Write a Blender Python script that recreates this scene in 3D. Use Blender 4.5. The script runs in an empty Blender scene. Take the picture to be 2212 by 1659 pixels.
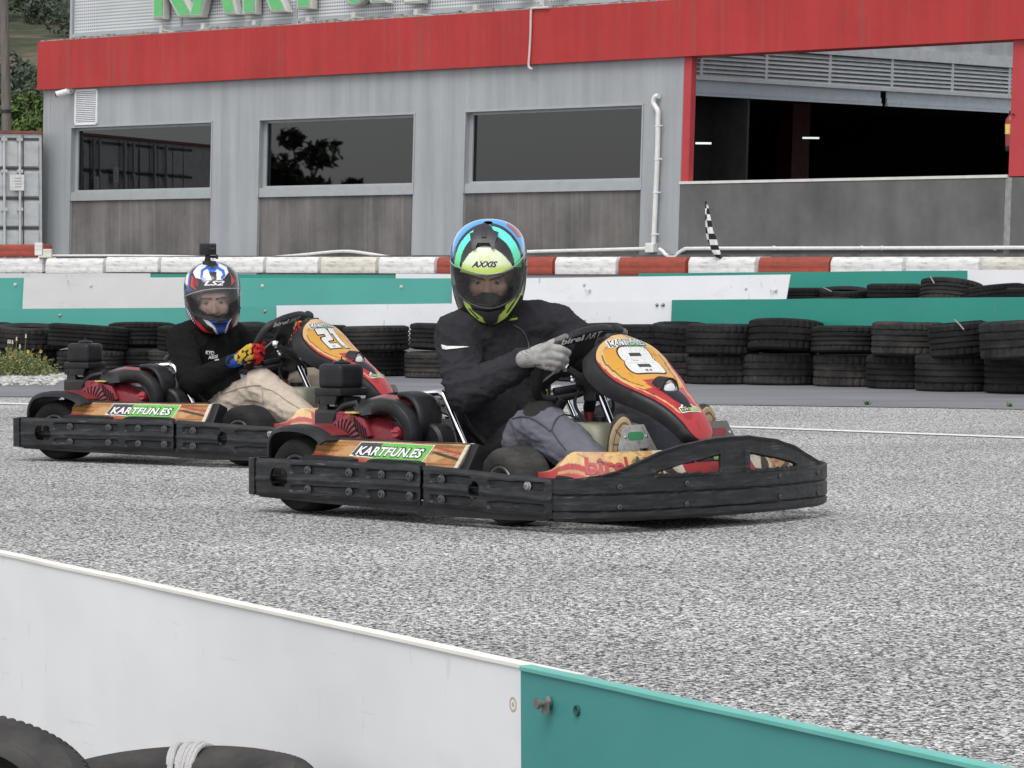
import bpy, bmesh, math, random
from mathutils import Vector, Matrix, noise, geometry
R = math.radians
random.seed(7)
S = bpy.context.scene
COL = S.collection

# ---------------------------------------------------------------- camera frame (2212 px wide picture units)
F, CAMH, HZ, CX, CY = 7674.0, 0.86, 577.0, 1106.0, 829.5
PIT = math.atan((CY - HZ) / F)
def ray(px, py):
    x = (px - CX) / F; y = -(py - CY) / F
    dy = math.cos(PIT) + y * math.sin(PIT); dz = -math.sin(PIT) + y * math.cos(PIT)
    return x / dy, dz / dy
def at(px, py, Y):
    x, z = ray(px, py)
    return Vector((x * Y, Y, CAMH + z * Y))
def gnd(px, py, z=0.0):
    x, dz = ray(px, py); t = (z - CAMH) / dz
    return Vector((x * t, t, z))

# ---------------------------------------------------------------- tagging
def tag(o, label=None, cat=None, group=None, kind=None):
    if label: o['label'] = label
    if cat: o['category'] = cat
    if group: o['group'] = group
    if kind: o['kind'] = kind
    elif cat: o['kind'] = 'thing'
    return o
def empty(name, loc=(0, 0, 0), rz=0.0, parent=None):
    o = bpy.data.objects.new(name, None); COL.objects.link(o)
    o.location = loc; o.rotation_euler = (0, 0, rz); o.empty_display_size = 0.1
    if parent: o.parent = parent
    return o
def kids(o): return [c for c in COL.objects if c.parent == o]
def copy_tree(o, parent=None, skip=()):
    c = o.copy(); COL.objects.link(c); c.parent = parent
    for ch in kids(o):
        if ch.name.split('.')[0] not in skip: copy_tree(ch, c, skip)
    return c

# ---------------------------------------------------------------- materials
MATS = {}
def nt(name):
    m = bpy.data.materials.new(name); m.use_nodes = True
    t = m.node_tree; b = t.nodes['Principled BSDF']
    return m, t, b
def N(t, kind, **kw):
    n = t.nodes.new(kind)
    for k, v in kw.items():
        if hasattr(n, k): setattr(n, k, v)
        else: n.inputs[k].default_value = v
    return n
def ramp(t, stops, fac):
    r = t.nodes.new('ShaderNodeValToRGB'); e = r.color_ramp.elements
    while len(e) < len(stops): e.new(0.5)
    for i, (p, c) in enumerate(stops):
        e[i].position = p; e[i].color = (c[0], c[1], c[2], 1) if hasattr(c, '__len__') else (c, c, c, 1)
    t.links.new(fac, r.inputs[0]); return r.outputs[0]
def mixc(t, fac, a, b, mode='MIX'):
    m = t.nodes.new('ShaderNodeMix'); m.data_type = 'RGBA'; m.blend_type = mode
    for s, v in ((m.inputs[0], fac), (m.inputs[6], a), (m.inputs[7], b)):
        if hasattr(v, 'is_linked'): t.links.new(v, s)
        elif hasattr(v, '__len__'): s.default_value = (v[0], v[1], v[2], 1)
        else: s.default_value = v
    return m.outputs[2]
def coord(t, scale=(1, 1, 1), kind='Object'):
    tc = t.nodes.new('ShaderNodeTexCoord'); mp = t.nodes.new('ShaderNodeMapping')
    mp.inputs['Scale'].default_value = scale
    t.links.new(tc.outputs[kind], mp.inputs[0]); return mp.outputs[0]
def noi(t, vec, scale, detail=4, rough=0.55, dist=0.0):
    n = t.nodes.new('ShaderNodeTexNoise'); n.inputs['Scale'].default_value = scale
    n.inputs['Detail'].default_value = detail; n.inputs['Roughness'].default_value = rough
    n.inputs['Distortion'].default_value = dist
    t.links.new(vec, n.inputs['Vector']); return n.outputs[0]
def bump(t, b, h, strength=0.3, dist=0.01):
    n = t.nodes.new('ShaderNodeBump'); n.inputs['Strength'].default_value = strength
    n.inputs['Distance'].default_value = dist
    t.links.new(h, n.inputs['Height']); t.links.new(n.outputs[0], b.inputs['Normal'])
def paint(name, col, rough=0.5, metal=0.0, var=0.12, vscale=6.0, dirt=None, dirt_amt=0.35, dscale=(3, 3, 3), bmp=0.0, bscale=60.0,
          vcol=False, rand=0.0, scratch=None, bmp2=0.0, coat=0.0, spec=0.5, stretch=(1, 1, 1), kind='Object'):
    """a weathered painted / plastic surface: base colour, soft mottling, patches of dirt"""
    if name in MATS: return MATS[name]
    m, t, b = nt(name); L = t.links
    v = coord(t, stretch, kind)
    base = (col[0], col[1], col[2])
    if vcol:
        a = t.nodes.new('ShaderNodeVertexColor'); a.layer_name = 'Col'; base = a.outputs[0]
    lo = tuple(c * (1 - var) for c in col[:3]) if not vcol else (1 - var,) * 3
    if vcol:
        k = ramp(t, [(0.3, 1 - var), (0.7, 1.0)], noi(t, v, vscale))
        c = mixc(t, 1.0, base, k, 'MULTIPLY')
    else:
        hi = tuple(min(1, x * (1 + var)) for x in col[:3])
        c = ramp(t, [(0.3, lo), (0.7, hi)], noi(t, v, vscale))
    if dirt:
        v2 = coord(t, dscale, kind)
        f = ramp(t, [(0.48, 0.0), (0.72, dirt_amt)], noi(t, v2, 4.0, 6, 0.65))
        c = mixc(t, f, c, dirt)
    if scratch:
        f = ramp(t, [(0.60, 0.0), (0.66, scratch[1])], noi(t, coord(t, (3, 3, 95), kind), 2.0, 4, 0.7)); g_ = ramp(t, [(0.50, 0.0), (0.62, 1.0)], noi(t, coord(t, (1, 1, 1), kind), 5.5, 3))
        mm = t.nodes.new('ShaderNodeMath'); mm.operation = 'MULTIPLY'; L.new(f, mm.inputs[0]); L.new(g_, mm.inputs[1]); c = mixc(t, mm.outputs[0], c, scratch[0])
    if rand:
        oi = t.nodes.new('ShaderNodeObjectInfo')
        c = mixc(t, 1.0, c, ramp(t, [(0, 1 - rand), (1, 1 + rand)], oi.outputs['Random']), 'MULTIPLY')
    L.new(c, b.inputs['Base Color'])
    rr = ramp(t, [(0.3, max(0.02, rough - 0.08)), (0.7, min(1, rough + 0.1))], noi(t, v, vscale * 2.3))
    L.new(rr, b.inputs['Roughness'])
    b.inputs['Metallic'].default_value = metal; b.inputs['Coat Weight'].default_value = coat
    b.inputs['Specular IOR Level'].default_value = spec
    if bmp: bump(t, b, noi(t, v, bscale, 3), bmp, 0.004)
    if bmp2:
        w_ = t.nodes.new('ShaderNodeBump'); w_.inputs['Strength'].default_value = bmp2; w_.inputs['Distance'].default_value = 0.03
        t.links.new(noi(t, coord(t, (1, 1, 2.2), kind), 13, 4, .6, 1.2), w_.inputs['Height']); fine = b.inputs['Normal'].links[0].from_node
        t.links.new(w_.outputs[0], fine.inputs['Normal'])
    MATS[name] = m; return m

# ---------------------------------------------------------------- mesh builder
class MB:
    def __init__(s): s.v = []; s.f = []; s.c = []
    def add(s, vs, fs, col=None):
        o = len(s.v); s.v += [Vector(p) for p in vs]; s.f += [tuple(i + o for i in f) for f in fs]
        s.c += col if isinstance(col, list) else [col] * len(vs)
        return s
    def grid(s, P, closed_u=False, closed_v=False, col=None):
        """P: rows of points"""
        nu, nv = len(P), len(P[0]); fs = []
        for i in range(nu if closed_u else nu - 1):
            for j in range(nv if closed_v else nv - 1):
                a, b2 = i, (i + 1) % nu; c, d = j, (j + 1) % nv
                fs.append((a * nv + c, b2 * nv + c, b2 * nv + d, a * nv + d))
        vs = [p for r in P for p in r]
        cl = [c for r in col for c in r] if col else None
        return s.add(vs, fs, cl)
    def box(s, lo, hi, M=None, col=None):
        x0, y0, z0 = lo; x1, y1, z1 = hi
        vs = [Vector(p) for p in ((x0, y0, z0), (x1, y0, z0), (x1, y1, z0), (x0, y1, z0), (x0, y0, z1), (x1, y0, z1), (x1, y1, z1), (x0, y1, z1))]
        if M: vs = [M @ p for p in vs]
        return s.add(vs, [(0, 3, 2, 1), (4, 5, 6, 7), (0, 1, 5, 4), (1, 2, 6, 5), (2, 3, 7, 6), (3, 0, 4, 7)], col)
    def loft(s, rings, cap=True, col=None, closed=True):
        n = len(rings[0]); fs = []
        for i in range(len(rings) - 1):
            for j in range(n if closed else n - 1):
                k = (j + 1) % n
                fs.append((i * n + j, i * n + k, (i + 1) * n + k, (i + 1) * n + j))
        if cap:
            fs.append(tuple(reversed(range(n)))); o = (len(rings) - 1) * n; fs.append(tuple(o + j for j in range(n)))
        return s.add([p for r in rings for p in r], fs, col)
    def tube(s, pts, r, n=10, cap=True, closed=False, col=None, flat=1.0):
        pts = [Vector(p) for p in pts]; m = len(pts); rs = r if isinstance(r, (list, tuple)) else [r] * m
        T = []
        for i in range(m):
            a = pts[i - 1] if (i or closed) else pts[0]; b = pts[(i + 1) % m] if (i < m - 1 or closed) else pts[m - 1]
            T.append((b - a).normalized())
        u = T[0].orthogonal().normalized(); rings = []
        for i in range(m):
            if i: u = T[i - 1].rotation_difference(T[i]) @ u
            u = (u - T[i] * u.dot(T[i])).normalized(); w = T[i].cross(u)
            rings.append([pts[i] + (u * math.cos(2 * math.pi * k / n) + w * math.sin(2 * math.pi * k / n) * flat) * rs[i] for k in range(n)])
        if closed: rings.append(rings[0])
        return s.loft(rings, cap and not closed, col)
    def lathe(s, prof, M=None, n=32, col=None, closed=False):
        """prof: (r, h) about local z"""
        rings = []
        for r, h in prof:
            ring = [Vector((r * math.cos(2 * math.pi * k / n), r * math.sin(2 * math.pi * k / n), h)) for k in range(n)]
            rings.append([M @ p for p in ring] if M else ring)
        if closed: rings.append(rings[0])
        return s.loft(rings, False, col)
    def prism(s, poly, M, d, col=None):
        """poly (x,y) in M's plane extruded from 0 to d along local z"""
        n = len(poly)
        vs = [M @ Vector((x, y, 0)) for x, y in poly] + [M @ Vector((x, y, d)) for x, y in poly]
        tri = geometry.tessellate_polygon([[Vector((x, y, 0)) for x, y in poly]])
        fs = [tuple(reversed(t)) for t in tri] + [tuple(i + n for i in t) for t in tri]
        fs += [(i, (i + 1) % n, (i + 1) % n + n, i + n) for i in range(n)]
        return s.add(vs, fs, col)
    def ball(s, c, r, n=12, m=8, M=None, col=None):
        c = Vector(c); r3 = r if hasattr(r, '__len__') else (r, r, r); P = []
        for i in range(m + 1):
            th = math.pi * i / m
            P.append([Vector((r3[0] * math.sin(th) * math.cos(2 * math.pi * k / n), r3[1] * math.sin(th) * math.sin(2 * math.pi * k / n), r3[2] * math.cos(th))) for k in range(n)])
        P = [[c + (M @ p if M else p) for p in row] for row in P]
        return s.grid(P, closed_v=True, col=None if col is None else [[col] * n] * (m + 1))
    def bm(s):
        b = bmesh.new(); lay = b.verts.layers.float_color.new('Col') if any(c is not None for c in s.c) else None
        vs = [b.verts.new(p) for p in s.v]
        if lay:
            for v, c in zip(vs, s.c): v[lay] = (*(c or (1, 1, 1))[:3], 1)
        for f in s.f:
            try: b.faces.new([vs[i] for i in dict.fromkeys(f)])
            except ValueError: pass
        return b
    def build(s, name, mat, parent=None, smooth=False, bevel=0.0, seg=2, normals=True, weld=0.0, angle=40):
        b = s.bm()
        b.normal_update()
        if weld: bmesh.ops.remove_doubles(b, verts=b.verts, dist=weld)
        if bevel:
            es = [e for e in b.edges if len(e.link_faces) == 2 and e.calc_face_angle(0) > 0.6]
            bmesh.ops.bevel(b, geom=es, offset=bevel, segments=seg, affect='EDGES', profile=0.6, clamp_overlap=True)
        return finish(name, b, mat, parent, smooth, normals, angle)
def finish(name, b, mat, parent=None, smooth=False, normals=True, angle=40):
    if normals: bmesh.ops.recalc_face_normals(b, faces=b.faces)
    if smooth:
        for f in b.faces: f.smooth = True
        for e in b.edges:
            if len(e.link_faces) == 2 and e.calc_face_angle(0) > R(angle): e.smooth = False
    me = bpy.data.meshes.new(name); b.to_mesh(me); b.free()
    o = bpy.data.objects.new(name, me); COL.objects.link(o)
    for m in (mat if isinstance(mat, (list, tuple)) else [mat]): me.materials.append(m)
    if parent: o.parent = parent
    return o
def frame(o, x, y):
    """matrix whose local x,y axes are given, z = x cross y"""
    x = Vector(x).normalized(); y = Vector(y); y = (y - x * y.dot(x)).normalized(); z = x.cross(y)
    M = Matrix((x, y, z)).transposed().to_4x4(); M.translation = Vector(o); return M
def text_mb(body, size=1.0, bold=0.0, shear=0.0, depth=0.0, bevel=0.0, align='CENTER', spacing=1.0, res=3, sx=1.0):
    """flat (or extruded) lettering as an MB in the xy plane, centred on its own box"""
    cu = bpy.data.curves.new('lettering', 'FONT'); cu.body = body; cu.size = size; cu.offset = bold; cu.shear = shear
    cu.extrude = depth; cu.bevel_depth = bevel; cu.align_x = 'LEFT'; cu.space_character = spacing; cu.resolution_u = res; cu.bevel_resolution = 2
    o = bpy.data.objects.new('lettering', cu); COL.objects.link(o)
    dg = bpy.context.evaluated_depsgraph_get(); me = bpy.data.meshes.new_from_object(o.evaluated_get(dg))
    m = MB(); m.add([Vector((v.co.x * sx, v.co.y, v.co.z)) for v in me.vertices], [tuple(p.vertices) for p in me.polygons])
    bpy.data.objects.remove(o); bpy.data.curves.remove(cu); bpy.data.meshes.remove(me)
    xs = [v.x for v in m.v]; ys = [v.y for v in m.v]
    c = Vector(((min(xs) + max(xs)) / 2, (min(ys) + max(ys)) / 2, 0)); m.v = [v - c for v in m.v]
    m.w = max(xs) - min(xs); m.h = max(ys) - min(ys)
    return m
def fit_text(body, w, h=None, **k):
    """lettering scaled to width w (and height h)"""
    m = text_mb(body, **k); a = w / m.w; b = (h / m.h) if h else a
    m.v = [Vector((v.x * a, v.y * b, v.z)) for v in m.v]; m.w *= a; m.h *= b
    return m
def place(m, M):
    m.v = [M @ v for v in m.v]; return m
def wrap(m, fn, step=0.02):
    """cut a flat MB on a grid and carry it onto a surface fn(x, y) -> point"""
    b = m.bm()
    xs = [v.co.x for v in b.verts]; ys = [v.co.y for v in b.verts]
    for ax, lo, hi in ((0, min(xs), max(xs)), (1, min(ys), max(ys))):
        k = math.floor(lo / step) + 1
        while k * step < hi:
            co = Vector((0, 0, 0)); co[ax] = k * step; no = Vector((0, 0, 0)); no[ax] = 1
            bmesh.ops.bisect_plane(b, geom=b.verts[:] + b.edges[:] + b.faces[:], plane_co=co, plane_no=no, dist=1e-6); k += 1
    for v in b.verts: v.co = fn(v.co.x, v.co.y)
    return b
def inpoly(x, y, P):
    r = False; j = len(P) - 1
    for i in range(len(P)):
        xi, yi = P[i]; xj, yj = P[j]
        if (yi > y) != (yj > y) and x < (xj - xi) * (y - yi) / (yj - yi) + xi: r = not r
        j = i
    return r
def thicken(b, th, away):
    """give an open sheet a solid thickness; 'away' = a point on its hidden side"""
    b.normal_update(); c = Vector(away)
    if sum((f.calc_center_median() - c).dot(f.normal) * f.calc_area() for f in b.faces) < 0:
        for f in b.faces: f.normal_flip()
        b.normal_update()
    lay = b.verts.layers.float_color.get('Col'); old = b.verts[:]; fs = b.faces[:]; es = [(e.verts[0], e.verts[1], e.link_faces[0]) for e in b.edges if len(e.link_faces) == 1]; tw = {}
    for v in old:
        n = b.verts.new(v.co - v.normal * th); tw[v] = n
        if lay: n[lay] = v[lay]
    for f in fs: b.faces.new([tw[v] for v in reversed(f.verts)])
    for u, v, f in es:
        try: b.faces.new((v, u, tw[u], tw[v]))
        except ValueError: pass
def lerp(a, b, t): return a + (b - a) * t
def interp(x, xs, ys):
    if x <= xs[0]: return ys[0]
    for i in range(len(xs) - 1):
        if x <= xs[i + 1]: return ys[i] + (ys[i + 1] - ys[i]) * (x - xs[i]) / (xs[i + 1] - xs[i])
    return ys[-1]
def spline(P, n=8):
    """Catmull-Rom through points"""
    P = [Vector(p) for p in P]; out = []
    for i in range(len(P) - 1):
        a = P[max(i - 1, 0)]; b = P[i]; c = P[i + 1]; d = P[min(i + 2, len(P) - 1)]
        for k in range(n):
            t = k / n
            out.append(0.5 * ((2 * b) + (c - a) * t + (2 * a - 5 * b + 4 * c - d) * t * t + (3 * b - a - 3 * c + d) * t ** 3))
    return out + [P[-1]]
def srgb(r, g, b):
    f = lambda c: (c / 255 / 12.92) if c / 255 < 0.04045 else ((c / 255 + 0.055) / 1.055) ** 2.4
    return (f(r), f(g), f(b))

# ---------------------------------------------------------------- camera, light
cam = bpy.data.cameras.new('camera'); co = bpy.data.objects.new('camera', cam); COL.objects.link(co)
co.location = (0, 0, CAMH); co.rotation_euler = (math.pi / 2 - PIT, 0, 0)
cam.sensor_width = 36; cam.lens = 36 * F / 2212; cam.clip_start = 0.1; cam.clip_end = 3000
S.camera = co
w = bpy.data.worlds.new('World'); S.world = w; w.use_nodes = True
sk = w.node_tree.nodes.new('ShaderNodeTexSky'); sk.sky_type = 'NISHITA'; sk.sun_disc = False
SUN_EL, SUN_AZ = 56.0, 200.0
sk.sun_elevation = R(SUN_EL); sk.sun_rotation = R(SUN_AZ); sk.dust_density = 1.0; sk.air_density = 1.0; sk.ozone_density = 1.0
hs = w.node_tree.nodes.new('ShaderNodeHueSaturation'); hs.inputs['Saturation'].default_value = 0.2   # cloud cover: a grey sky
w.node_tree.links.new(sk.outputs[0], hs.inputs['Color'])
bg = w.node_tree.nodes['Background']; w.node_tree.links.new(hs.outputs[0], bg.inputs[0]); bg.inputs[1].default_value = 0.13
sl = bpy.data.lights.new('sun', 'SUN'); sl.energy = 1.1; sl.angle = R(35); sl.color = (1, 0.97, 0.93)
so = bpy.data.objects.new('sun', sl); COL.objects.link(so)
az = R(SUN_AZ)
sd = Vector((math.sin(az) * math.cos(R(SUN_EL)), math.cos(az) * math.cos(R(SUN_EL)), math.sin(R(SUN_EL))))
so.rotation_euler = sd.to_track_quat('Z', 'Y').to_euler(); so.location = (0, 0, 30)
vs = S.view_settings; vs.view_transform = 'Standard'; vs.look = 'None'; vs.gamma = 1; vs.exposure = 0.70
S.cycles.max_bounces = 8; S.cycles.transparent_max_bounces = 16
# ================================================================ ground
def asphalt_mat():
    m, t, b = nt('chip_asphalt'); v = coord(t, (1, .7, 1))
    v2 = coord(t, (1, 1, 1))
    vo = t.nodes.new('ShaderNodeTexVoronoi'); vo.inputs['Scale'].default_value = 150; t.links.new(v, vo.inputs['Vector'])
    sep = t.nodes.new('ShaderNodeSeparateColor'); t.links.new(vo.outputs['Color'], sep.inputs[0])
    chips = ramp(t, [(0.0, 0.05), (0.28, 0.13), (0.46, 0.38), (0.72, 0.70), (1.0, 0.90)], sep.outputs[0])
    n2 = noi(t, v, 58, 3, 0.65)
    cl = ramp(t, [(0.38, 0.58), (0.60, 1.2)], n2)
    c = mixc(t, 1.0, chips, cl, 'MULTIPLY')
    wide = ramp(t, [(0.3, (0.80, 0.79, 0.775)), (0.7, (1.02, 1.0, 0.97))], noi(t, v, 0.5, 5, 0.6))
    c = mixc(t, 1.0, c, wide, 'MULTIPLY')
    # worn driving line: faint darker bands
    c = mixc(t, 1.0, c, ramp(t, [(0.42, 0.84), (0.6, 1.0)], noi(t, coord(t, (0.25, 0.9, 1)), 0.8, 3, 0.5)), 'MULTIPLY')
    t.links.new(c, b.inputs['Base Color']); b.inputs['Roughness'].default_value = 0.85
    b.inputs['Specular IOR Level'].default_value = 0.25
    bump(t, b, vo.outputs['Distance'], 0.35, 0.006)
    return m
M_ASPH = asphalt_mat()
def concrete_mat(name, lo, hi, stain=0.25, sc=3.0, stretch=(1, 1, 1), streak=None):
    m, t, b = nt(name); v = coord(t, stretch)
    c = ramp(t, [(0.25, lo), (0.75, hi)], noi(t, v, sc, 6, 0.62))
    c = mixc(t, 1.0, c, ramp(t, [(0.35, 1 - stain), (0.6, 1.0)], noi(t, v, sc * 0.35, 5, 0.7)), 'MULTIPLY')
    if streak:
        vv = coord(t, streak)
        c = mixc(t, 1.0, c, ramp(t, [(0.34, 0.62), (0.5, 0.95), (0.68, 1.28)], noi(t, vv, 2.0, 5, 0.6, 0.3)), 'MULTIPLY')
    t.links.new(c, b.inputs['Base Color']); b.inputs['Roughness'].default_value = 0.8
    b.inputs['Specular IOR Level'].default_value = 0.3
    bump(t, b, noi(t, v, 90, 4), 0.25, 0.003)
    return m

# barrier line near the camera: the track lies beyond it, the verge on this side is a little lower
BA, BB = Vector((-1.167, 8.10, 0)), Vector((0.66, 4.575, 0))
bd = (BB - BA).normalized(); bn = Vector((-bd.y, bd.x, 0))
if bn.y > 0: bn = -bn                                   # towards the camera
def bl(s, off=0.0, z=0.0): return BA + bd * s + bn * off + Vector((0, 0, z))
g = MB()
far = [bl(-60), bl(60), Vector((260, -60, 0)), Vector((260, 900, 0)), Vector((-260, 900, 0)), Vector((-260, 60, 0))]
g.add(far, [tuple(range(6))])
tag(g.build('ground', M_ASPH), kind='structure')
g = MB(); near = [bl(-60, 0.01, -0.19), bl(60, 0.01, -0.19), bl(60, 60, -0.19), bl(-60, 60, -0.19)]
g.add(near, [(0, 1, 2, 3)])
g.add([bl(-60, 0.01, -0.19), bl(60, 0.01, -0.19), bl(60, 0, 0), bl(-60, 0, 0)], [(0, 1, 2, 3)])
tag(g.build('verge', concrete_mat('verge_soil', (0.10, 0.09, 0.08), (0.2, 0.19, 0.17))), kind='structure')
# smooth asphalt apron between the chippings and the tyre wall
M_APR = concrete_mat('apron_asphalt', (0.15, 0.154, 0.165), (0.225, 0.23, 0.245), 0.16, 1.2, (0.6, 1.6, 1))
g = MB(); xs = [-60, -8, -3.2, -1, 1.9, 3.1, 10, 60]; ys = [27, 24.2, 23.5, 22.9, 21.9, 21.4, 19.0, 8]
top = []; bot = []
for i in range(241):
    x = -60 + i * 0.5; y = interp(x, xs, ys) + 0.10 * noise.noise((x * 1.3, 3, 0)) + 0.05 * noise.noise((x * 5, 9, 0))
    bot.append(Vector((x, y, 0.004))); top.append(Vector((x, y + 6.6, 0.004)))
g.grid([bot, top]); tag(g.build('apron', M_APR, smooth=True), kind='structure')
# white edge line
M_WHITE_LINE = paint('line_paint', (0.78, 0.78, 0.76), 0.6, var=0.1, vscale=20, dirt=(0.35, 0.34, 0.33), dirt_amt=0.6, dscale=(6, 6, 6))
g = MB(); A = []; B = []
lx = [-40, -3.2, 1.455, 2.57, 30]; ly = [46, 22.35, 18.85, 17.85, -8]
for i in range(200):
    x = -20 + i * 0.2; y = interp(x, lx, ly) + 0.015 * noise.noise((x * 2, 0, 5))
    A.append(Vector((x, y - 0.095, 0.004))); B.append(Vector((x, y + 0.095, 0.004)))
g.grid([A, B]); tag(g.build('line_marking', M_WHITE_LINE), kind='structure')
# raised ground behind the first barrier, carrying the upper barriers and the hall
M_TER = concrete_mat('terrace_asphalt', (0.12, 0.12, 0.125), (0.22, 0.22, 0.22))
def row_y(px): return interp(px, [-500, -20, 420, 815, 1060, 1400, 1600, 1957, 2215, 2700], [29.8, 29.3, 28.8, 28.1, 27.3, 26.6, 26.0, 25.15, 24.2, 22.4])
def row_x2y(x):                                           # depth of the tyre row at world x
    y = 27.0
    for _ in range(6): y = row_y(CX + x / y * F)
    return y
prof = [(0.45, -0.02), (1.1, 0.25), (2.4, 0.38), (6.0, 0.43), (9.0, 0.62), (12.0, 0.70), (20.0, 0.74), (70, .8)]
P = []
for i in range(61):
    x = -30 + i; y0 = row_x2y(max(-4.5, min(5, x))) - (max(0, x - 5)) * 0.8
    P.append([Vector((x, y0 + dy, z)) for dy, z in prof])
g = MB(); g.grid(P); tag(g.build('terrace', M_TER, smooth=True), kind='structure')

# ================================================================ tyres
def rubber(name, lo, hi, dust):
    m, t, b = nt(name); v = coord(t); L = t.links
    c = ramp(t, [(0.3, lo), (0.75, hi)], noi(t, v, 9, 6, 0.65))
    f = ramp(t, [(0.42, 0.0), (0.75, dust)], noi(t, coord(t, (1, 1, 3)), 3.2, 5, 0.7))
    c = mixc(t, f, c, (0.13, 0.12, 0.11))
    oi = t.nodes.new('ShaderNodeObjectInfo')
    c = mixc(t, 1.0, c, ramp(t, [(0, (.62, .62, .64)), (.6, (1, 1, 1)), (1, (2.1, 2.0, 1.85))], oi.outputs['Random']), 'MULTIPLY')
    L.new(c, b.inputs['Base Color']); b.inputs['Roughness'].default_value = 0.8
    b.inputs['Specular IOR Level'].default_value = 0.2
    bump(t, b, noi(t, coord(t, (1, 1, 0.25)), 70, 3, 0.6), 0.3, 0.004)
    return m
M_TYRE = rubber('tyre_rubber', (0.008, 0.008, 0.0085), (0.019, 0.0185, 0.0185), 0.22)
def tyre_mesh(Ro, W, style, n=96):
    """car tyre lying flat, base at z = 0: grooved tread, shoulder lugs, sidewalls, open bead"""
    h = W / 2; Rb = Ro * 0.60
    tread = []
    ng = (4, 3, 4)[style]; gw = 0.007 * W / 0.2
    edge = h * 0.86
    zs = [-edge]
    for i in range(ng):
        zc = -edge + (i + 1) * 2 * edge / (ng + 1)
        tread += [(Ro, zs[-1]), (Ro + 0.001, zc - gw), (Ro - 0.008, zc - gw * 0.7), (Ro - 0.008, zc + gw * 0.7), (Ro + 0.001, zc + gw)]
        zs.append(zc + gw)
    tread += [(Ro, edge)]
    side = [(Ro - 0.008, h * 0.95), (Ro - 0.03, h * 1.0), (Ro * 0.86, h * 1.04), (Ro * 0.76, h * 1.0), (Ro * 0.675, h * 0.9), (Ro * 0.655, h * 0.91), (Rb, h * 0.80), (Rb - 0.004, h * 0.72)]
    inner = [(Rb + 0.02, h * 0.66), (Ro * 0.76, h * 0.82), (Ro * 0.9, h * 0.75), (Ro * 0.93, 0.0)]
    prof = tread + side + inner
    prof += [(r, -z) for r, z in reversed(inner[:-1])] + [(r, -z) for r, z in reversed(side)]
    rows = []
    for k in range(n):
        a = 2 * math.pi * k / n; ring = []
        for r, z in prof:
            rr = r
            if r >= Ro - 0.009 and abs(z) > edge * (0.60 if style != 1 else 0.5):
                lug = (k % 3 == 0) if style != 2 else (k % 4 < 1)
                if lug: rr -= 0.009
            elif style == 1 and r >= Ro - 0.001 and (k % 4 == 0): rr -= 0.005
            wob = 1 + 0.006 * math.sin(2 * a + style)
            ring.append(Vector((rr * wob * math.cos(a), rr * wob * math.sin(a), z + h)))
        rows.append(ring)
    m = MB(); m.grid(rows, True, True)
    return m
TY = {}
def tyre(Ro, W, style, loc, tilt=(0, 0), rz=0.0, label=None, group='old tyres stacked along the track', name='tyre'):
    key = (round(Ro, 3), round(W, 3), style)
    if key not in TY:
        o = tyre_mesh(Ro, W, style).build(name, M_TYRE, smooth=True, angle=28); TY[key] = o.data
    else:
        o = bpy.data.objects.new(name, TY[key]); COL.objects.link(o)
    o.location = loc; o.rotation_euler = (tilt[0], tilt[1], rz)
    return tag(o, label, 'tyre', group)
ORD = ['first', 'second', 'third', 'fourth', 'fifth', 'sixth', 'seventh', 'eighth', 'ninth', 'tenth', 'eleventh', 'twelfth', 'thirteenth', 'fourteenth', 'fifteenth', 'sixteenth', 'seventeenth']
# the two-high row on the apron: (px, depth, radius, width, style, tilt) from the left
row = [(-25, 29.35, .285, .19, 0), (64, 28.95, .285, .19, 0), (195, 28.45, .325, .19, 1), (312, 28.75, .285, .20, 0), (398, 28.35, .28, .19, 2),
       (500, 28.75, .285, .19, 0), (596, 28.3, .285, .19, 1), (690, 28.55, .285, .2, 0), (800, 28.0, .29, .20, 1), (948, 27.55, .29, .20, 0), (1062, 27.35, .285, .2, 2),
       (1180, 27.15, .285, .2, 0), (1285, 26.75, .285, .21, 1), (1395, 26.55, .285, .21, 0), (1478, 26.35, .27, .21, 2), (1566, 26.1, .27, .215, 1), (1690, 25.95, .285, .225, 0), (1827, 25.6, .275, .235, 2),
       (1955, 25.1, .27, .235, 0), (2073, 24.6, .275, .24, 1), (2222, 24.15, .285, .235, 0), (2350, 23.6, .285, .235, 2)]
nr = len(row); MIDW = nr // 2
def place_in_row(i):
    j = i if i < 11 else nr - 1 - i
    return ('%s stack from the %s end of the wall' % (ORD[j], 'left' if i < 11 else 'right'))
tops = {15: (1562, 26.05, .27, .22, 1, (0.0, 0.02)), 16: (1697, 25.8, .275, .22, 1, (0.07, 0.08)), 17: (1832, 25.5, .265, .185, 0, (0.05, 0.01)), 18: (1962, 25.0, .26, .23, 0, (0, -0.02)),
        19: (2074, 24.45, .205, .225, 2, (0.09, 0.0)), 20: (2213, 23.95, .29, .25, 1, (0.03, -0.05))}
wear = ['worn', 'dusty', 'grooved', 'faded', 'dull']
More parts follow.
